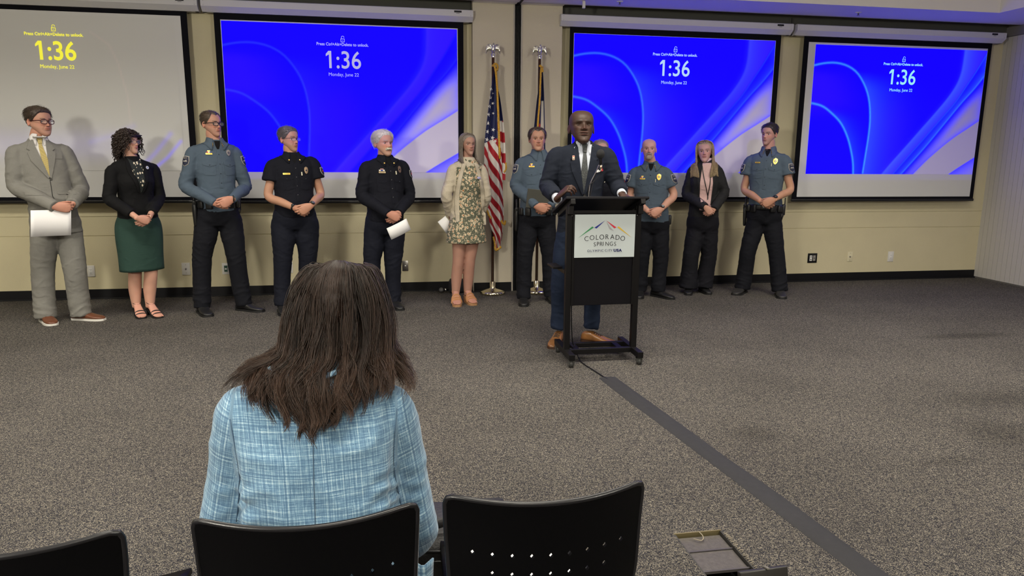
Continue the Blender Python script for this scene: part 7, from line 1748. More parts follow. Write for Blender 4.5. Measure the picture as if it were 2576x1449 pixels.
m_gy = hair_mat('hair_grey_brown', (.115, .088, .070), (.34, .29, .25)); fall_hair(p, m_gy, 3000, .335, part=.012, seed=11, r0=.0013, wave=.002, clump=60)
sandals(p, mat('sandal_tan', (.42, .20, .085), .5), mat('wedge_tan', (.36, .19, .09), .6), heel=.050, thick=.022, wedge=True, big=True)
obj('earring', *ellipsoid(p.head.w((.083, .004, .055)), (.006, .004, .016)), mat('earring_cream', (.6, .52, .38), .5), p.root)
hc_ = np.array(d['ha'][0]); strip_sheet('folded_paper', 'printed white papers held behind her by the woman in the floral dress', hc_ - p.e * .025 + p.f * .02, p.e * .8 + p.z * .6, p.z * .8 - p.e * .6, .10, .15, curl=.004)

# ---- 7 officer with folder
d = PEOPLE['p7']; p = Person(d, 'police officer with slicked dark hair, folder under his arm, behind the speaker', skin=(.44, .235, .165), prof=prof(1.04, 1.05, .025), hands=1.02)
o, s = headspec(d, .014); cfg = p.clasp(over=0, tilt=(.25, .5), sep=.035)
p.build_body(dict(wide=1.02, jaw=1.10, browcol=(.10, .06, .04), browth=.8, age=1.7), o, hscale=s, hand_cfg=cfg)
short_hair(p, hair_mat('hair_slick_brown', (.025, .014, .010), (.09, .055, .042)), 'recede', .014, .016, .3, 7, side=.008)
p.trousers(M_navyp, (.104, .096, .082, .076, .070), hipw=.188, hipb=.138, bottom=.045, zw=.10, wa=.165, wb=.128)
p.mtop = M_police; p.top(M_police, 'uniform_shirt', prof(1.08, 1.06, .028), hem=-.055, sleeve=(.064, .076, .066, .058, .052, .043), amp=.0045)
officer_kit(p, badge=(.092, -.10), tagp=(-.085, -.115), pin=False); p.collar(M_police, gap=15, h=.036, point=.052); shoulder_patch(p, 0); epaulettes(p, M_police)
duty_belt(p, a=.174, b=.140, z=p.Hc[2] + .07, radio=False); p.shoes(M_boot, M_sole, L=.30)
fo = box(tuple(np.array(p.ha[0]) + p.f * -.012 - p.e * .015 + p.z * .085), (.26, .022, .185), rot=(0, R(6), R(d['yaw'])), bev=.003); tag(obj('folder', *fo, mat('folder_dark', (.045, .044, .036), .5), smooth=False, loc=tuple(p.ha[0])), 'dark olive folder tucked under the arm of the officer behind the speaker', 'folder')

# ---- 8 speaker
d = PEOPLE['p8']; p = Person(d, 'bald Black man in navy suit speaking at the lectern', skin=SK['dark'], prof=prof(1.0, .98, .0), hemsize=(.190, .140), neckr=.060, hands=1.05)
o, s = headspec(d, .002); s = 1.20
p.wr[0] = p.wr[0] + p.f * .02
hc = [dict(W=p.wr[0] + p.z * .02, d=p.z * .62 + p.e * .62 + p.f * .35, n=-p.z * .55 + p.e * .60 - p.f * .2, th=p.z * .5 - p.e * .4 - p.f * .7, curl=(42, 50, 30), thumb=(28, 5), spread=4), dict(W=p.wr[1], d=p.e * .5 + p.f * .6 - p.z * .35, n=-p.z, th=-p.e, curl=(15, 15, 10))]
p.build_body(dict(wide=1.02, jaw=1.02, nose=.92, nosew=1.28, lips=1.4, lip=(.11, .050, .042), blush=(1.15, .85, .8), lid=34, open=.0030, age=1.0, iris=(.02, .01, .008), browcol=(.015, .010, .008), browth=.9, brow=1.1), o + (0, -.01, .005), hscale=s, pitch=-12, hand_cfg=hc)
M_nsuit = fabric('suit_navy', (.0075, .0105, .020), .12, 260)
p.trousers(fabric('trousers_navy', (.008, .015, .036), .1), (.104, .094, .076, .066, .060), hipw=.182, hipb=.13, bottom=.11, amp=.004)
p.mtop = M_nsuit; p.top(M_nsuit, 'suit_jacket', prof(1.06, 1.03, .0), hem=.03, sleeve=(.068, .082, .072, .064, .058, .048), upto=.90, amp=.0045)
m_sl = fabric('shirt_pale_blue', (.52, .55, .63), .03)
mt, nt, b_ = nodes_mat('tie_paisley'); tc = nt.nodes.new('ShaderNodeTexCoord'); vo = nt.nodes.new('ShaderNodeTexVoronoi'); vo.feature = 'DISTANCE_TO_EDGE'; vo.inputs['Scale'].default_value = 120; nt.links.new(tc.outputs['Object'], vo.inputs['Vector']); cr = nt.nodes.new('ShaderNodeValToRGB'); cr.color_ramp.elements[0].position = .012; cr.color_ramp.elements[0].color = (.17, .19, .165, 1); cr.color_ramp.elements[1].position = .030; cr.color_ramp.elements[1].color = (.010, .011, .015, 1); nt.links.new(vo.outputs['Distance'], cr.inputs[0]); nt.links.new(cr.outputs[0], b_.inputs['Base Color']); b_.inputs['Roughness'].default_value = .5
suit_front(p, m_sl, mt, M_nsuit, depth=-.34, vw=.056, tiew=.036, xo=.004, ty=.024); p.collar(m_sl, gap=17, h=.046, point=.052, flare=.026, name='shirt_collar', suit=True)
jacket_details(p, M_nsuit, depth=-.34, hem=-.6)
bp1 = p.chest(shift(rrect(.017, .034, .003), -.082, -.075), mat('pin_enamel', (.55, .40, .30), .3, .3), 'lapel_pin', off=.017, thick=.004, step=.02)
for k_, c_ in enumerate(((.6, .1, .08), (.75, .65, .5), (.15, .1, .08))): p.chest(shift(rrect(.012, .006, .001), -.082, -.065 - .010 * k_), mat('pin_c%d' % k_, c_, .4), 'pin_detail', off=.0185, thick=.002, step=.02, parent=bp1)
p.chest([(.095, -.185), (.150, -.172), (.146, -.160), (.137, -.168), (.128, -.150), (.118, -.172), (.108, -.160), (.098, -.172)], mat('hanky', (.62, .60, .62), .7, var=.8, vscale=160), 'pocket_square', off=.008, thick=.004, step=.01)
p.chest([(.128, -.176), (.150, -.172), (.140, -.148)], mat('hanky_red', (.5, .02, .04), .7), 'pocket_square', off=.012, thick=.003, step=.01)
for i in (0, 1):
    dv = nrm(p.wr[i] - p.el[i]); c = p.wr[i] - dv * .016; obj('shirt_cuff', *tube([c - dv * .04, c - dv * .01, c + dv * .008], [.034, .035, .036], n=24, round_caps=False), m_sl, p.root)
p.shoes(mat('brogue_tan', (.24, .105, .035), .28, bump=.15, bscale=60, var=.35, vscale=14), mat('sole_brown', (.05, .022, .012), .5), L=.31, laces=mat('lace_dark', (.03, .018, .012), .7), w=.98)

# ---- 9 woman hidden behind the speaker
d = PEOPLE['p9']; p = Person(d, 'fair-haired woman in black uniform mostly hidden behind the speaker', skin=SK['fair'], fem=True, prof=FP, hands=.9)
o, s = headspec(d, .010); cfg = p.clasp(over=1)
p.build_body(dict(wide=.97, browcol=(.2, .13, .08)), o, hscale=s, hand_cfg=cfg)
short_hair(p, hair_mat('hair_ash', (.12, .085, .055), (.38, .30, .21)), 'long', .010, .012, .15, 8, side=.008); bn_ = obj('hair_bun', *ellipsoid(p.head.w((0, -.115, .13)), (.035, .035, .035)), MATS['hair_ash'], p.root)
p.trousers(M_firep, (.105, .10, .08, .072, .066), hipw=.165, hipb=.12, bottom=.05)
p.mtop = M_fire; p.top(M_fire, 'uniform_shirt', [(t, a * 1.06, b * 1.05, y) for t, a, b, y in FP], hem=-.03, sleeve=(.056, .066, .068, .066, .06, .05), upto=.40)
fire_kit(p, (-.08, -.12), (.085, -.11)); p.collar(M_fire, gap=22, h=.03, point=.045); shoulder_patch(p, 1, True); p.shoes(M_boot, M_sole, L=.25)

# ---- 10 bald officer with goatee
d = PEOPLE['p10']; p = Person(d, 'bald police officer with grey goatee right of the lectern', skin=SK['pink'], prof=prof(1.02, 1.02, .012), hands=1.0)
o, s = headspec(d, .002); cfg = p.clasp(over=1, tilt=(.35, .5), sep=.036)
p.build_body(dict(wide=1.0, jaw=1.02, browcol=(.30, .19, .13), age=1.5, browth=.8), o, hscale=s, pitch=-3, hand_cfg=cfg)
m_gt = hair_mat('beard_grey', (.16, .12, .09), (.40, .34, .28)); beard_shell(p, m_gt, lambda ax, z, y: np.clip(MOUST(ax, z, y) + GOAT(ax, z, y), 0, 1), .007, 'goatee')
p.trousers(M_navyp, (.102, .094, .080, .076, .072), hipw=.180, hipb=.132, bottom=.05, zw=.10, wa=.160, wb=.122)
p.mtop = M_police; p.top(M_police, 'uniform_shirt', prof(1.06, 1.04, .016), hem=-.03, sleeve=(.064, .076, .082, .076, .05, .04), upto=.44, amp=.0045)
officer_kit(p, badge=(.085, -.115), tagp=(-.082, -.135)); undershirt(p, M_black, dn=-.06); p.collar(M_police, gap=24, h=.034, point=.05); collar_stars(p); shoulder_patch(p, 0); shoulder_patch(p, 1); epaulettes(p, M_police)
bl = loop_belt(p, M_leather, a=.166, b=.128, h=.04, z=p.Hc[2] + .06); pouch(p, bl, 2, .05, .10, .035, name='radio', drop=.02); p.shoes(M_boot, M_sole, L=.30)
p.watch(1, M_blk, mat('watch_screen', (.25, .28, .28), .1), big=.019)

# ---- 11 blonde woman
d = PEOPLE['p11']; FP11 = [(0, .150, .120, .0), (.25, .140, .112, .004), (.5, .132, .106, .004), (.74, .140, .126, .012), (.90, .140, .100, .004)]
p = Person(d, 'blonde woman in dark blazer and pink top with glasses on her head', skin=(.47, .275, .205), fem=True, prof=FP11, hemsize=(.180, .138), hands=.86)
p.S = max(p.S, .158)
o, s = headspec(d, .012); s = min(s, .97); cfg = p.clasp(over=0, tilt=(.85, .55), sep=.030)
p.build_body(dict(wide=.98, jaw=1.0, browcol=(.17, .10, .06), lip=(.36, .12, .11), age=1.0), o, hscale=s, pitch=-3, roll=4, hand_cfg=cfg)
p.trousers(fabric('trousers_black', (.006, .006, .010), .1), (.100, .094, .084, .088, .098), hipw=.172, hipb=.135, bottom=.055, zw=.10, wa=.145, wb=.115, name='trousers')
M_blz = fabric('blazer_black', (.014, .014, .016), .25, 120, bump=.5, bs=160)
p.mtop = M_blz; p.top(M_blz, 'blazer', [(t, a * 1.10, b * 1.08, y) for t, a, b, y in FP11], hem=.02, sleeve=(.054, .064, .058, .052, .048, .044), amp=.0045)
m_pk = fabric('blouse_pink', (.56, .38, .37), .06, 60, bump=.6, bs=60)
p.chest([(-.045, .01), (.045, .01), (.052, -.05), (.070, -.16), (.066, -.28), (.062, -.40), (.055, -.49), (-.055, -.49), (-.066, -.40), (-.070, -.28), (-.072, -.16), (-.052, -.05)], m_pk, 'blouse', off=.005, thick=.004, step=.013)
p.chest(shift(rrect(.128, .012, .002), 0, -.265), m_pk, 'blouse_seam', off=.009, thick=.004, step=.013)
obj('turtleneck', *tube([p.N - p.z * .01, p.N + p.z * .03, p.N + p.z * .062], [.076, .068, .061], n=28, round_caps=False), m_pk, p.root)
for sx in (-1, 1):
    lp = [(sx * .052, -.006), (sx * .070, -.010), (sx * .092, -.06), (sx * .100, -.10), (sx * .092, -.20), (sx * .072, -.33), (sx * .060, -.46), (sx * .052, -.46), (sx * .062, -.33), (sx * .068, -.2), (sx * .052, -.05)]
    p.chest(lp if sx > 0 else lp[::-1], M_blz, 'lapel', off=.012, thick=.006, step=.013)
for sx, xe in ((-1, .022), (1, .022)):
    P = [p.surfpt(x, y, .012) for x, y in ((sx * .050, -.02), (sx * .040, -.09), (sx * .026 + .01, -.20), (xe, -.34))] + [p.surfpt(xe, -.375, .014)]
    obj('lanyard', *tube(smooth_path(np.array(P), 20), [(.0045, .0015)] * 20, n=6, ref=p.f), M_blk, p.root)
fall_hair(p, hair_mat('hair_blonde', (.20, .13, .065), (.55, .42, .25)), 3000, .40, part=.006, seed=21, r0=.0013, wave=.006, clump=70, fw=1)
p.glasses(M_frame, None, thick=.0018, up=lambda P: (P - np.array((0, .1, .118))) @ np.array(Matrix.Rotation(R(48), 3, 'X')).T + np.array((0, .066, .222)))
p.shoes(M_boot, M_sole, L=.24, w=.85)

# ---- 12 officer at the right
d = PEOPLE['p12']; p = Person(d, 'dark-haired police officer standing with legs apart, last on the right', skin=SK['tan'], prof=prof(1.02, 1.0, .0), hands=1.04)
o, s = headspec(d, .014); cfg = p.clasp(over=1, tilt=(.35, .45), sep=.04)
p.build_body(dict(wide=.96, jaw=1.02, browcol=(.025, .016, .012), browth=1.1, stubble=((.22, .14, .10), .28), age=1.0), o, hscale=s, pitch=2, hand_cfg=cfg)
short_hair(p, hair_mat('hair_near_black', (.009, .006, .005), (.05, .035, .028)), 'short', .010, .018, .4, 9, side=.004, quiff=.006)
p.trousers(M_navyp, (.102, .095, .084, .084, .082), hipw=.186, hipb=.13, bottom=.05, zw=.13, wa=.158, wb=.118)
p.mtop = M_police; p.top(M_police, 'uniform_shirt', prof(1.05, 1.02, .0), hem=-.07, sleeve=(.066, .078, .082, .074, .05, .04), upto=.42, amp=.0045)
officer_kit(p, badge=(.088, -.105), tagp=(-.088, -.120), ribbons=False); undershirt(p, M_black, dn=-.065); p.collar(M_police, gap=24, h=.034, point=.05); collar_stars(p); shoulder_patch(p, 0); shoulder_patch(p, 1); epaulettes(p, M_police)
duty_belt(p, a=.168, b=.130, z=p.Hc[2] + .085); p.shoes(mat('shoe_worn_black', (.022, .021, .020), .5, bump=.3, bscale=90), M_sole, boot=True, L=.30, w=1.06)
p.watch(1, M_blk, M_watchf, big=.022)
# ------------------------------------------------------------------ seated woman in the foreground
M_tweed, nt, b_ = nodes_mat('tweed_blue'); L_ = nt.links.new
tc = nt.nodes.new('ShaderNodeTexCoord'); sp_ = nt.nodes.new('ShaderNodeAttribute'); sp_.attribute_name = 'UVc'
def _m(op, a, b=None, c=None):
    n = nt.nodes.new('ShaderNodeMath'); n.operation = op
    for i, v in enumerate((a, b, c)):
        if v is None: continue
        if isinstance(v, (int, float)): n.inputs[i].default_value = v
        else: L_(v, n.inputs[i])
    return n.outputs[0]
sx_ = nt.nodes.new('ShaderNodeSeparateXYZ'); L_(sp_.outputs['Vector'], sx_.inputs[0]); U, Vv = sx_.outputs[0], sx_.outputs[1]
nz = nt.nodes.new('ShaderNodeTexNoise'); nz.inputs['Scale'].default_value = 60; L_(sp_.outputs['Vector'], nz.inputs['Vector']); nf = nz.outputs['Fac']
def threads(c, f, seed):
    w1 = nt.nodes.new('ShaderNodeTexNoise'); w1.noise_dimensions = '2D'; w1.inputs['Scale'].default_value = 1; w1.inputs['Detail'].default_value = 2; w1.inputs['Roughness'].default_value = .8
    cb_ = nt.nodes.new('ShaderNodeCombineXYZ'); o_ = Vv if c is U else U; L_(_m('MULTIPLY_ADD', c, f, seed), cb_.inputs[0]); L_(_m('MULTIPLY', o_, 26.0), cb_.inputs[1]); L_(cb_.outputs[0], w1.inputs['Vector']); return w1.outputs['Fac']
tu, tv = threads(U, 620., 3.), threads(Vv, 620., 11.)
def slub(c, f, seed):
    w1 = nt.nodes.new('ShaderNodeTexNoise'); w1.noise_dimensions = '1D'; w1.inputs['Scale'].default_value = 1; w1.inputs['Detail'].default_value = 1; L_(_m('MULTIPLY_ADD', c, f, seed), w1.inputs['W']); return w1.outputs['Fac']
su, sv = slub(U, 260., 1.), slub(Vv, 215., 7.)
w = _m('ADD', _m('MULTIPLY', _m('MAXIMUM', tu, tv), .66), _m('MULTIPLY', _m('ADD', su, sv), .33)); w = _m('ADD', w, _m('MULTIPLY', nf, .12))
cr = nt.nodes.new('ShaderNodeValToRGB'); e_ = cr.color_ramp.elements; e_[0].position = .66; e_[0].color = (.075, .150, .255, 1); e_[1].position = .95; e_[1].color = (.43, .56, .63, 1); n_ = e_.new(.80); n_.color = (.165, .295, .420, 1)
L_(w, cr.inputs[0]); L_(cr.outputs[0], b_.inputs['Base Color']); b_.inputs['Roughness'].default_value = .9; b_.inputs['Specular IOR Level'].default_value = .2; b_.inputs['Sheen Weight'].default_value = .3
bp = nt.nodes.new('ShaderNodeBump'); bp.inputs['Strength'].default_value = .5; bp.inputs['Distance'].default_value = .0015; L_(w, bp.inputs['Height']); L_(bp.outputs[0], b_.inputs['Normal'])
def add_uv(o, uv):
    a = o.data.attributes.new('UVc', 'FLOAT_VECTOR', 'POINT'); v = np.zeros((len(uv), 3), dtype=np.float32); v[:, :2] = uv; a.data.foreach_set('vector', v.ravel())
sw = empty('person', (-.155, 1.50, .45), 'seated woman with long brown hair in light blue tweed jacket, seen from behind', 'person')
skin_s = np.array((.46, .27, .19))
# torso rings from the seat up, leaning forward (away from the camera, +Y)
row = np.array([  # x, y, z, half width, half depth
    (-.150, 1.455, .46, .182, .135), (-.152, 1.450, .56, .174, .128), (-.154, 1.448, .68, .168, .120), (-.156, 1.455, .78, .168, .116), (-.158, 1.468, .87, .172, .112),
    (-.159, 1.485, .935, .168, .102), (-.160, 1.498, .975, .150, .088), (-.160, 1.510, 1.002, .135, .076), (-.160, 1.522, 1.022, .085, .064), (-.160, 1.534, 1.040, .062, .056)])
rs = smooth_path(row, 40)
tor = rings([r[:3] for r in rs], [np.array((r[3], 0, 0)) for r in rs], [np.array((0, r[4], 0)) for r in rs], n=48, e=.88)
SHL, SHR = np.array((-.306, 1.492, .922)), np.array((-.016, 1.492, .908)); ELL, ELR = np.array((-.360, 1.520, .665)), np.array((.034, 1.520, .620)); WRL, WRR = np.array((-.28, 1.74, .60)), np.array((.010, 1.74, .575))
def arm_s(a, b, c, rr):
    P = smooth_path(np.array([a + (np.array((-.16, 1.5, .95)) - a) * .25, a, a * .5 + b * .5, b, b * .45 + c * .55, c]), 26); return tube(P, np.interp(np.linspace(0, 5, 26), range(6), rr), n=20)
AR = (.060, .066, .060, .058, .054, .048)
V, Q, E = remesh([tor, arm_s(SHL, ELL, WRL, AR), arm_s(SHR, ELR, WRR, (.060, .068, .064, .062, .058, .052))], .0075, 4)
N = vnormals(V, Q)
side = np.abs(V[:, 0] + .158)
# armhole grooves and pulled folds beside them
for sg, sh_ in ((-1, SHL), (1, SHR)):
    ah = -.158 + sg * (.158 + .004 * ss(.80, .95, V[:, 2])); gz = ss(.52, .60, V[:, 2]) * ss(.965, .90, V[:, 2]) * (V[:, 1] < 1.49)
    V = V - N * (.014 * np.exp(-((V[:, 0] - ah) / .011) ** 2) * gz * ss(.93, .78, V[:, 2]))[:, None]
    fold = np.sin((V[:, 2] - .30 * sg * (V[:, 0] + .158)) * 150 + 4 * vnoise(V, 14)) ; V = V + N * (.0032 * fold * np.exp(-((np.abs(V[:, 0] + .158) - .150) / .05) ** 2) * ss(.60, .70, V[:, 2]) * ss(.86, .78, V[:, 2]))[:, None]
r = (1 - np.abs(2 * vnoise(V * (1, 1, 1.3), 11, 3) - 1)) ** 2; V = V + N * (.006 * (r - .4))[:, None] + N * ((vnoise(V, 24, 5) - .5) * .003)[:, None]
jk = obj('tweed_jacket', V, Q, M_tweed, sw)
uvb = np.stack([V[:, 0] + .25 * (V[:, 1] - 1.4), V[:, 2] + .12 * (V[:, 0] + .158) ** 2], -1)
# sleeve cloth follows the arm
for a, b, sg in ((SHL, ELL, -1), (SHR, ELR, 1)):
    w_ = ss(.155, .172, sg * (V[:, 0] + .158)); d_ = nrm(b - a); q_ = np.cross(d_, (0, 1, 0)); uva = np.stack([(V - a) @ q_ + .3, -(V - a) @ d_ + .1], -1); uvb = np.where((w_ > .5)[:, None], uva, uvb)
add_uv(jk, uvb); tj = bvh(V, Q)
def back_patch(poly, name, m, off=.003, thick=.003, n=(0, -1, 0), C=(-.158, 1.4, .9), step=.012, parent=None):
    Vp, Fp = patch(tj, poly, C, (1, 0, 0), (0, 0, 1), n, off, step, thick, far=.4); o = obj(name, Vp, Fp, m, parent or jk)
    if m is M_tweed: add_uv(o, np.stack([Vp[:, 0], Vp[:, 2]], -1) * (1, 1) + .37)
    return o
M_seam = mat('seam_blue', (.065, .12, .20), .9)
back_patch([(-.0008, .10), (.0008, .10), (.0012, -.4), (-.0004, -.4)], 'back_seam', M_seam, .0012, .0012)
for sg in (-1, 1):
    P = smooth_path(np.array([(sg * .165, .045), (sg * .158, -.02), (sg * .156, -.08), (sg * .164, -.14), (sg * .172, -.19)]), 14); pl = [(x, z) for x, z in P] + [(x + sg * .0018, z) for x, z in P[::-1]]
    back_patch(pl if sg < 0 else pl[::-1], 'armhole_seam', M_seam, .0012, .0012, step=.01)
# stand-up back collar, mostly under the hair
P = [np.array((-.160 + .085 * math.sin(q), 1.530 - .066 * math.cos(q), 1.018)) for q in np.linspace(-1.7, 1.7, 40)]
col_ = []; 
for k_, (dr, dz) in enumerate(((.0, .012), (.003, .018), (.010, .010), (.016, -.006), (.020, -.016))):
    for q in np.linspace(-1.75, 1.75, 44): col_.append((-.160 + (.074 + dr) * math.sin(q), 1.530 - (.056 + dr) * math.cos(q), 1.012 + dz))
Vc = np.array(col_)
for i in range(len(Vc)):
    if i // 44 >= 3:
        h_ = tj.find_nearest(Vector(Vc[i]));
        if h_[0] is not None: Vc[i] = np.array(h_[0]) + np.array(h_[1]) * .006
o = obj('jacket_collar', Vc, [(a * 44 + j, a * 44 + j + 1, (a + 1) * 44 + j + 1, (a + 1) * 44 + j) for a in range(4) for j in range(43)], M_tweed, jk); add_uv(o, np.stack([Vc[:, 0] + .5, Vc[:, 2]], -1)); md = o.modifiers.new('t', 'SOLIDIFY'); md.thickness = .005
# body: neck, arms inside the jacket, hands in the lap, legs; head bent forward
hp = dict(skin=skin_s, wide=.97, browcol=(.05, .03, .02))
hd_s = Head(hp, (-.112, 1.678, 1.060), 180 - 8, -34, 0, 1.0)
hparts = hd_s.build()
top_ = hd_s.w((0, -.01, .05)); 
HIPL, HIPR, KNL, KNR = np.array((-.235, 1.47, .52)), np.array((-.065, 1.47, .52)), np.array((-.255, 1.90, .50)), np.array((-.045, 1.90, .50)); ANL, ANR = np.array((-.25, 1.93, .08)), np.array((-.05, 1.93, .08))
parts = [tube(smooth_path(np.array([(-.16, 1.51, .96), (-.158, 1.545, 1.03), top_]), 7), [.062, .056, .052, .050, .050, .050, .048], n=20), rings([r[:3] for r in rs], [np.array((r[3] * .8, 0, 0)) for r in rs], [np.array((0, r[4] * .8, 0)) for r in rs], n=32)]
for a, b, c in ((SHL, ELL, WRL), (SHR, ELR, WRR)): parts.append(arm_s(a, b, c + (0, .02, 0), (.04, .045, .040, .038, .034, .026)))
Vb, Qb, Eb = remesh(parts, .0075, 3); allp = [(Vb, Qb, np.tile(skin_s, (len(Vb), 1)))] + hparts
for W_, dx in ((WRL, 1), (WRR, -1)): allp.append(hand(W_ + (0, .02, 0), np.array((dx * .6, .7, -.25)), (0, 0, -1), (dx, -.3, 0), .9, skin=skin_s))
Vs, Fs, Cs, n0 = [], [], [], 0
for V_, F_, C_ in allp:
    Vs.append(V_); Cs.append(C_); Fs += [tuple(int(i) + n0 for i in f) for f in F_]; n0 += len(V_)
obj('body', np.vstack(Vs), Fs, attr_mat('skin'), sw, col=np.vstack(Cs))
lg = []
for a, b, c in ((HIPL, KNL, ANL), (HIPR, KNR, ANR)): lg.append(tube(smooth_path(np.array([a, a * .5 + b * .5, b, b * .5 + c * .5, c]), 20), np.interp(np.linspace(0, 4, 20), range(5), (.095, .088, .068, .06, .055)), n=18))
lg.append(rings([(-.15, 1.47, .47), (-.15, 1.47, .52), (-.15, 1.465, .60)], [np.array((.175, 0, 0))] * 3, [np.array((0, .12, 0))] * 3, n=32))
Vl, Ql, El = remesh(lg, .010, 3); obj('trousers', Vl, Ql, fabric('trousers_dark_grey', (.03, .03, .035), .1), sw)
for a in (ANL, ANR):
    st = smooth_path(np.array([(0, .018, .05), (.2, .03, .08), (.45, .034, .06), (.75, .04, .04), (1, .012, .025)]), 14); V_, F_ = rings([a * (1, 1, 0) + np.array((0, -.06 + t * .25, .006 + h / 2)) for t, w_, h in st], [np.array((w_, 0, 0)) for t, w_, h in st], [np.array((0, 0, h / 2)) for t, w_, h in st], n=16); obj('shoe', V_, F_, M_boot, sw)
# jacket hem hanging beside the chair back
hemP = smooth_path(np.array([(.055, 1.40, .60), (.052, 1.37, .54), (.060, 1.36, .49), (.066, 1.36, .44)]), 16)
hv = []; 
for i, q in enumerate(hemP):
    for j, u_ in enumerate(np.linspace(-1, 1, 8)): hv.append(q + np.array((u_ * .022, .03 * abs(u_) + .004 * math.sin(i * .8), 0)))
o = obj('jacket_hem', np.array(hv), [(i * 8 + j, i * 8 + j + 1, (i + 1) * 8 + j + 1, (i + 1) * 8 + j) for i in range(15) for j in range(7)], M_tweed, jk); add_uv(o, np.stack([np.array(hv)[:, 0], np.array(hv)[:, 2]], -1)); md = o.modifiers.new('t', 'SOLIDIFY'); md.thickness = .004
# ---- hair
def hair_mat_long(name, c0, c1):
    m, nt, b = nodes_mat(name); a = nt.nodes.new('ShaderNodeAttribute'); a.attribute_name = 'Col'; nt.links.new(a.outputs['Color'], b.inputs['Base Color'])
    b.inputs['Roughness'].default_value = .42; b.inputs['Specular IOR Level'].default_value = .32; b.inputs['Coat Weight'].default_value = .0; b.inputs['Coat Roughness'].default_value = .25; return m
M_lh = hair_mat_long('hair_long_brown', 0, 0)
rg = np.random.default_rng(42); hd = hd_s
mask = hd.hairmask('long', .010); V_, F_ = hd.shell(mask, .009 + 0 * mask, .10, 3); hr = obj('hair', V_, F_, mat('hair_underlayer', (.014, .008, .006), .9, bump=.8, bscale=300, spec=.05), sw)
# the fall of the hair: rows (z, x centre, half width, y centre, half depth) from the crown to the tips on the back
HR = smooth_path(np.array([(1.2339, -.1082, .0223, 1.655, .020), (1.2274, -.1102, .0600, 1.650, .050), (1.2126, -.1112, .0813, 1.645, .075), (1.1747, -.1139, .1028, 1.635, .098), (1.1278, -.1154, .1157, 1.620, .108), (1.0825, -.1176, .1210, 1.600, .112),
    (1.0480, -.1212, .1240, 1.570, .108), (1.0253, -.1330, .1430, 1.530, .100), (.9920, -.1337, .1501, 1.475, .080), (.9577, -.1341, .1220, 1.430, .055), (.9377, -.1480, .0900, 1.400, .045), (.9150, -.1480, .0850, 1.385, .040)]), 120)
def fallpt(th, t, lay):
    """th angle from the back (0) to the sides, t 0..1 down the rows, lay 0 outer .. 1 inner"""
    f = np.clip(t, 0, 1) * 119; r = [np.interp(f, np.arange(120), HR[:, k]) for k in range(5)]
    k = 1 - .20 * lay; inner = lay * .010
    # wrapped strands at the side of the face stay with the head
    return np.stack([r[1] + r[2] * k * np.sin(th), r[3] - (r[4] * k) * np.cos(th) + inner, r[0] - .012 * lay - .010 * np.abs(np.sin(th)) ** 2 * (1 - ss(0, .25, t))], -1)
NG = 84; K = 40; NS = 8200
thg = np.sort(rg.uniform(-1, 1, NG)) * R(118); thg = thg + rg.normal(0, .03, NG)
teg = np.interp(np.degrees(thg), [-118, -85, -62, -40, -22, 0, 22, 38, 55, 80, 118], [.62, .76, .80, .86, .97, .97, .84, .80, .78, .76, .62]) * rg.uniform(.90, 1.04, NG)
gi = rg.integers(0, NG, NS); dth = rg.normal(0, .075, NS); lay = rg.uniform(0, 1, NS) ** 1.3; dth = dth * (1 + 1.6 * (lay > .55))
t0 = np.clip(rg.exponential(.07, NS), 0, .34); lay = np.maximum(lay, t0 * 2.6).clip(0, 1); t0 = np.where(np.abs(thg[gi]) > R(95), t0 + .08, t0)
te = teg[gi] * rg.uniform(.90, 1.02, NS) * (1 - .10 * lay)
u = np.linspace(0, 1, K)[None]; t = t0[:, None] + (te - t0)[:, None] * u
am = rg.uniform(.05, .17, NG); ph = rg.uniform(0, 6.28, NG); fq = rg.uniform(9, 15, NG); conv = 1 - .62 * ss(.15, .5, t) - .30 * ss(.6, 1.0, t / te[:, None])
th = thg[gi][:, None] + dth[:, None] * conv + (am[gi][:, None] * ss(.18, .62, t) * np.sin(fq[gi][:, None] * t + ph[gi][:, None]))
P = fallpt(th, t, lay[:, None] * np.ones_like(t))
bulge = (rg.uniform(-.014, .020, NG)[gi][:, None] * np.sin(np.clip(t * 5.5 + ph[gi][:, None], 0, 99)) * ss(.15, .5, t)); P[..., 1] -= bulge; P[..., 0] += bulge * .8 * np.sin(th)
# left and right locks flick outwards over the shoulders
fl = (np.abs(thg[gi]) > R(52)) & (rg.random(NG)[gi] < .8); sg = np.sign(thg[gi]); amt = rg.uniform(.015, .065, NG)[gi] * np.where(sg < 0, 1.0, .35)
P[..., 0] += (fl * sg * amt)[:, None] * ss(.52, .82, t) ** 1.3; P[..., 2] += (fl * amt * .22)[:, None] * ss(.55, .8, t)
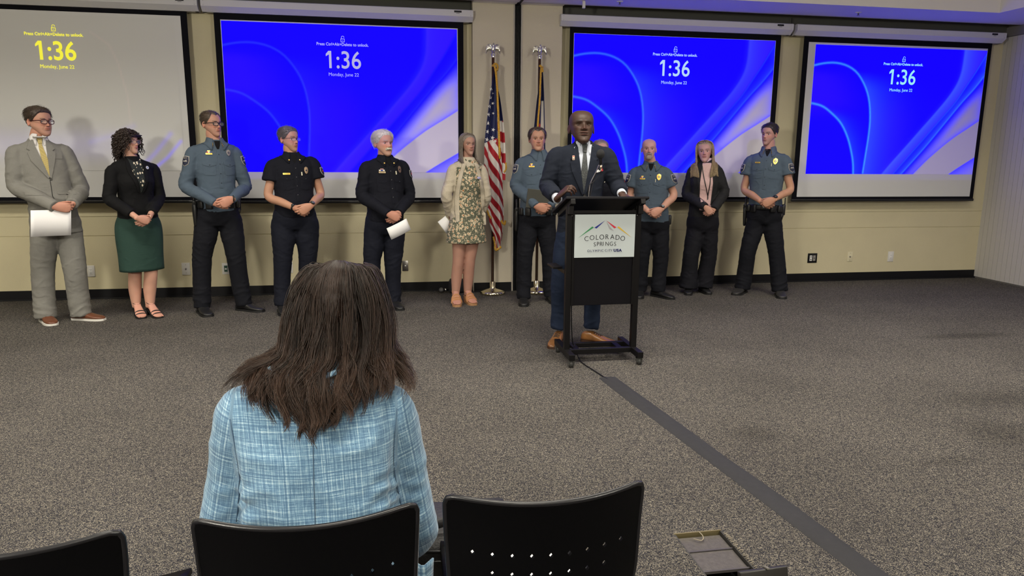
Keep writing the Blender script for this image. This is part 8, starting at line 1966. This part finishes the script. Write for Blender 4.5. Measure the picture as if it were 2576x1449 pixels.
# curls at the tips
cu = rg.uniform(-.032, .032, NG)[gi]; q_ = ss(.80, 1.0, t / te[:, None]); P[..., 0] += cu[:, None] * q_ * 1.3; P[..., 2] += np.abs(cu)[:, None] * q_ * .25
P += (rg.normal(0, .0013, P.shape).cumsum(1)) * .30
fly = rg.random(NS) < .035; P += (rg.normal(0, .010, (NS, 3)) * fly[:, None])[:, None] * (np.sin(u * PI) ** 1.0)[..., None]
Mi = np.linalg.inv(hd.M)
# outside the head
Lh = (P - hd.o) @ Mi.T + hd.piv; ch = np.array((0, -.012, .108)); er = np.array((.080, .107, .131)) + .006 + .006 * (1 - lay)[:, None, None]; q_ = (Lh - ch) / er; r_ = np.linalg.norm(q_, axis=-1, keepdims=True); Lh = np.where(r_ < 1, ch + (Lh - ch) / np.maximum(r_, 1e-3), Lh); P = hd.w(Lh.reshape(-1, 3)).reshape(P.shape)
# keep every lock on top of the jacket
for g_i in range(NG):
    sel = np.where(gi == g_i)[0]
    if len(sel) == 0: continue
    mean = P[sel].mean(0); off_ = np.zeros((K, 3))
    for k in range(K):
        if mean[k, 2] > 1.07: continue
        h_ = tj.ray_cast(Vector((mean[k, 0], 1.0, mean[k, 2])), Vector((0, 1, 0)))
        if h_[0] is not None: off_[k, 1] = min(0, h_[0][1] - .016 - mean[k, 1])
        h2 = tj.ray_cast(Vector((mean[k, 0], mean[k, 1] + off_[k, 1], 1.4)), Vector((0, 0, -1)))
    off_[:, 1] = np.minimum.accumulate(off_[:, 1]) * .5 + off_[:, 1] * .5
    for _ in range(3): off_[1:-1, 1] = (off_[:-2, 1] + 2 * off_[1:-1, 1] + off_[2:, 1]) / 4
    P[sel] += off_[None]
PP = P; NK = K
V_, F_ = strands(PP, .00105, .00030, 3)
base = rg.uniform(0, 1, NS); gcol = rg.uniform(0, 1, NG)[gi]; k_ = (.35 * base + .65 * gcol)[:, None, None]; tt = np.linspace(0, 1, K)[None, :, None]
cdark = np.array((.0070, .0040, .0032)); cmid = np.array((.034, .0185, .0125)); Cc = cdark + (cmid - cdark) * k_ + np.array((.030, .0145, .0072)) * ss(.45, 1, tt) * (.3 + .7 * k_)
Cc = np.repeat(np.broadcast_to(Cc, (NS, K, 3))[:, :, None], 3, 2).reshape(-1, 3)
obj('hair_strands', V_, F_, M_lh, hr, col=Cc)
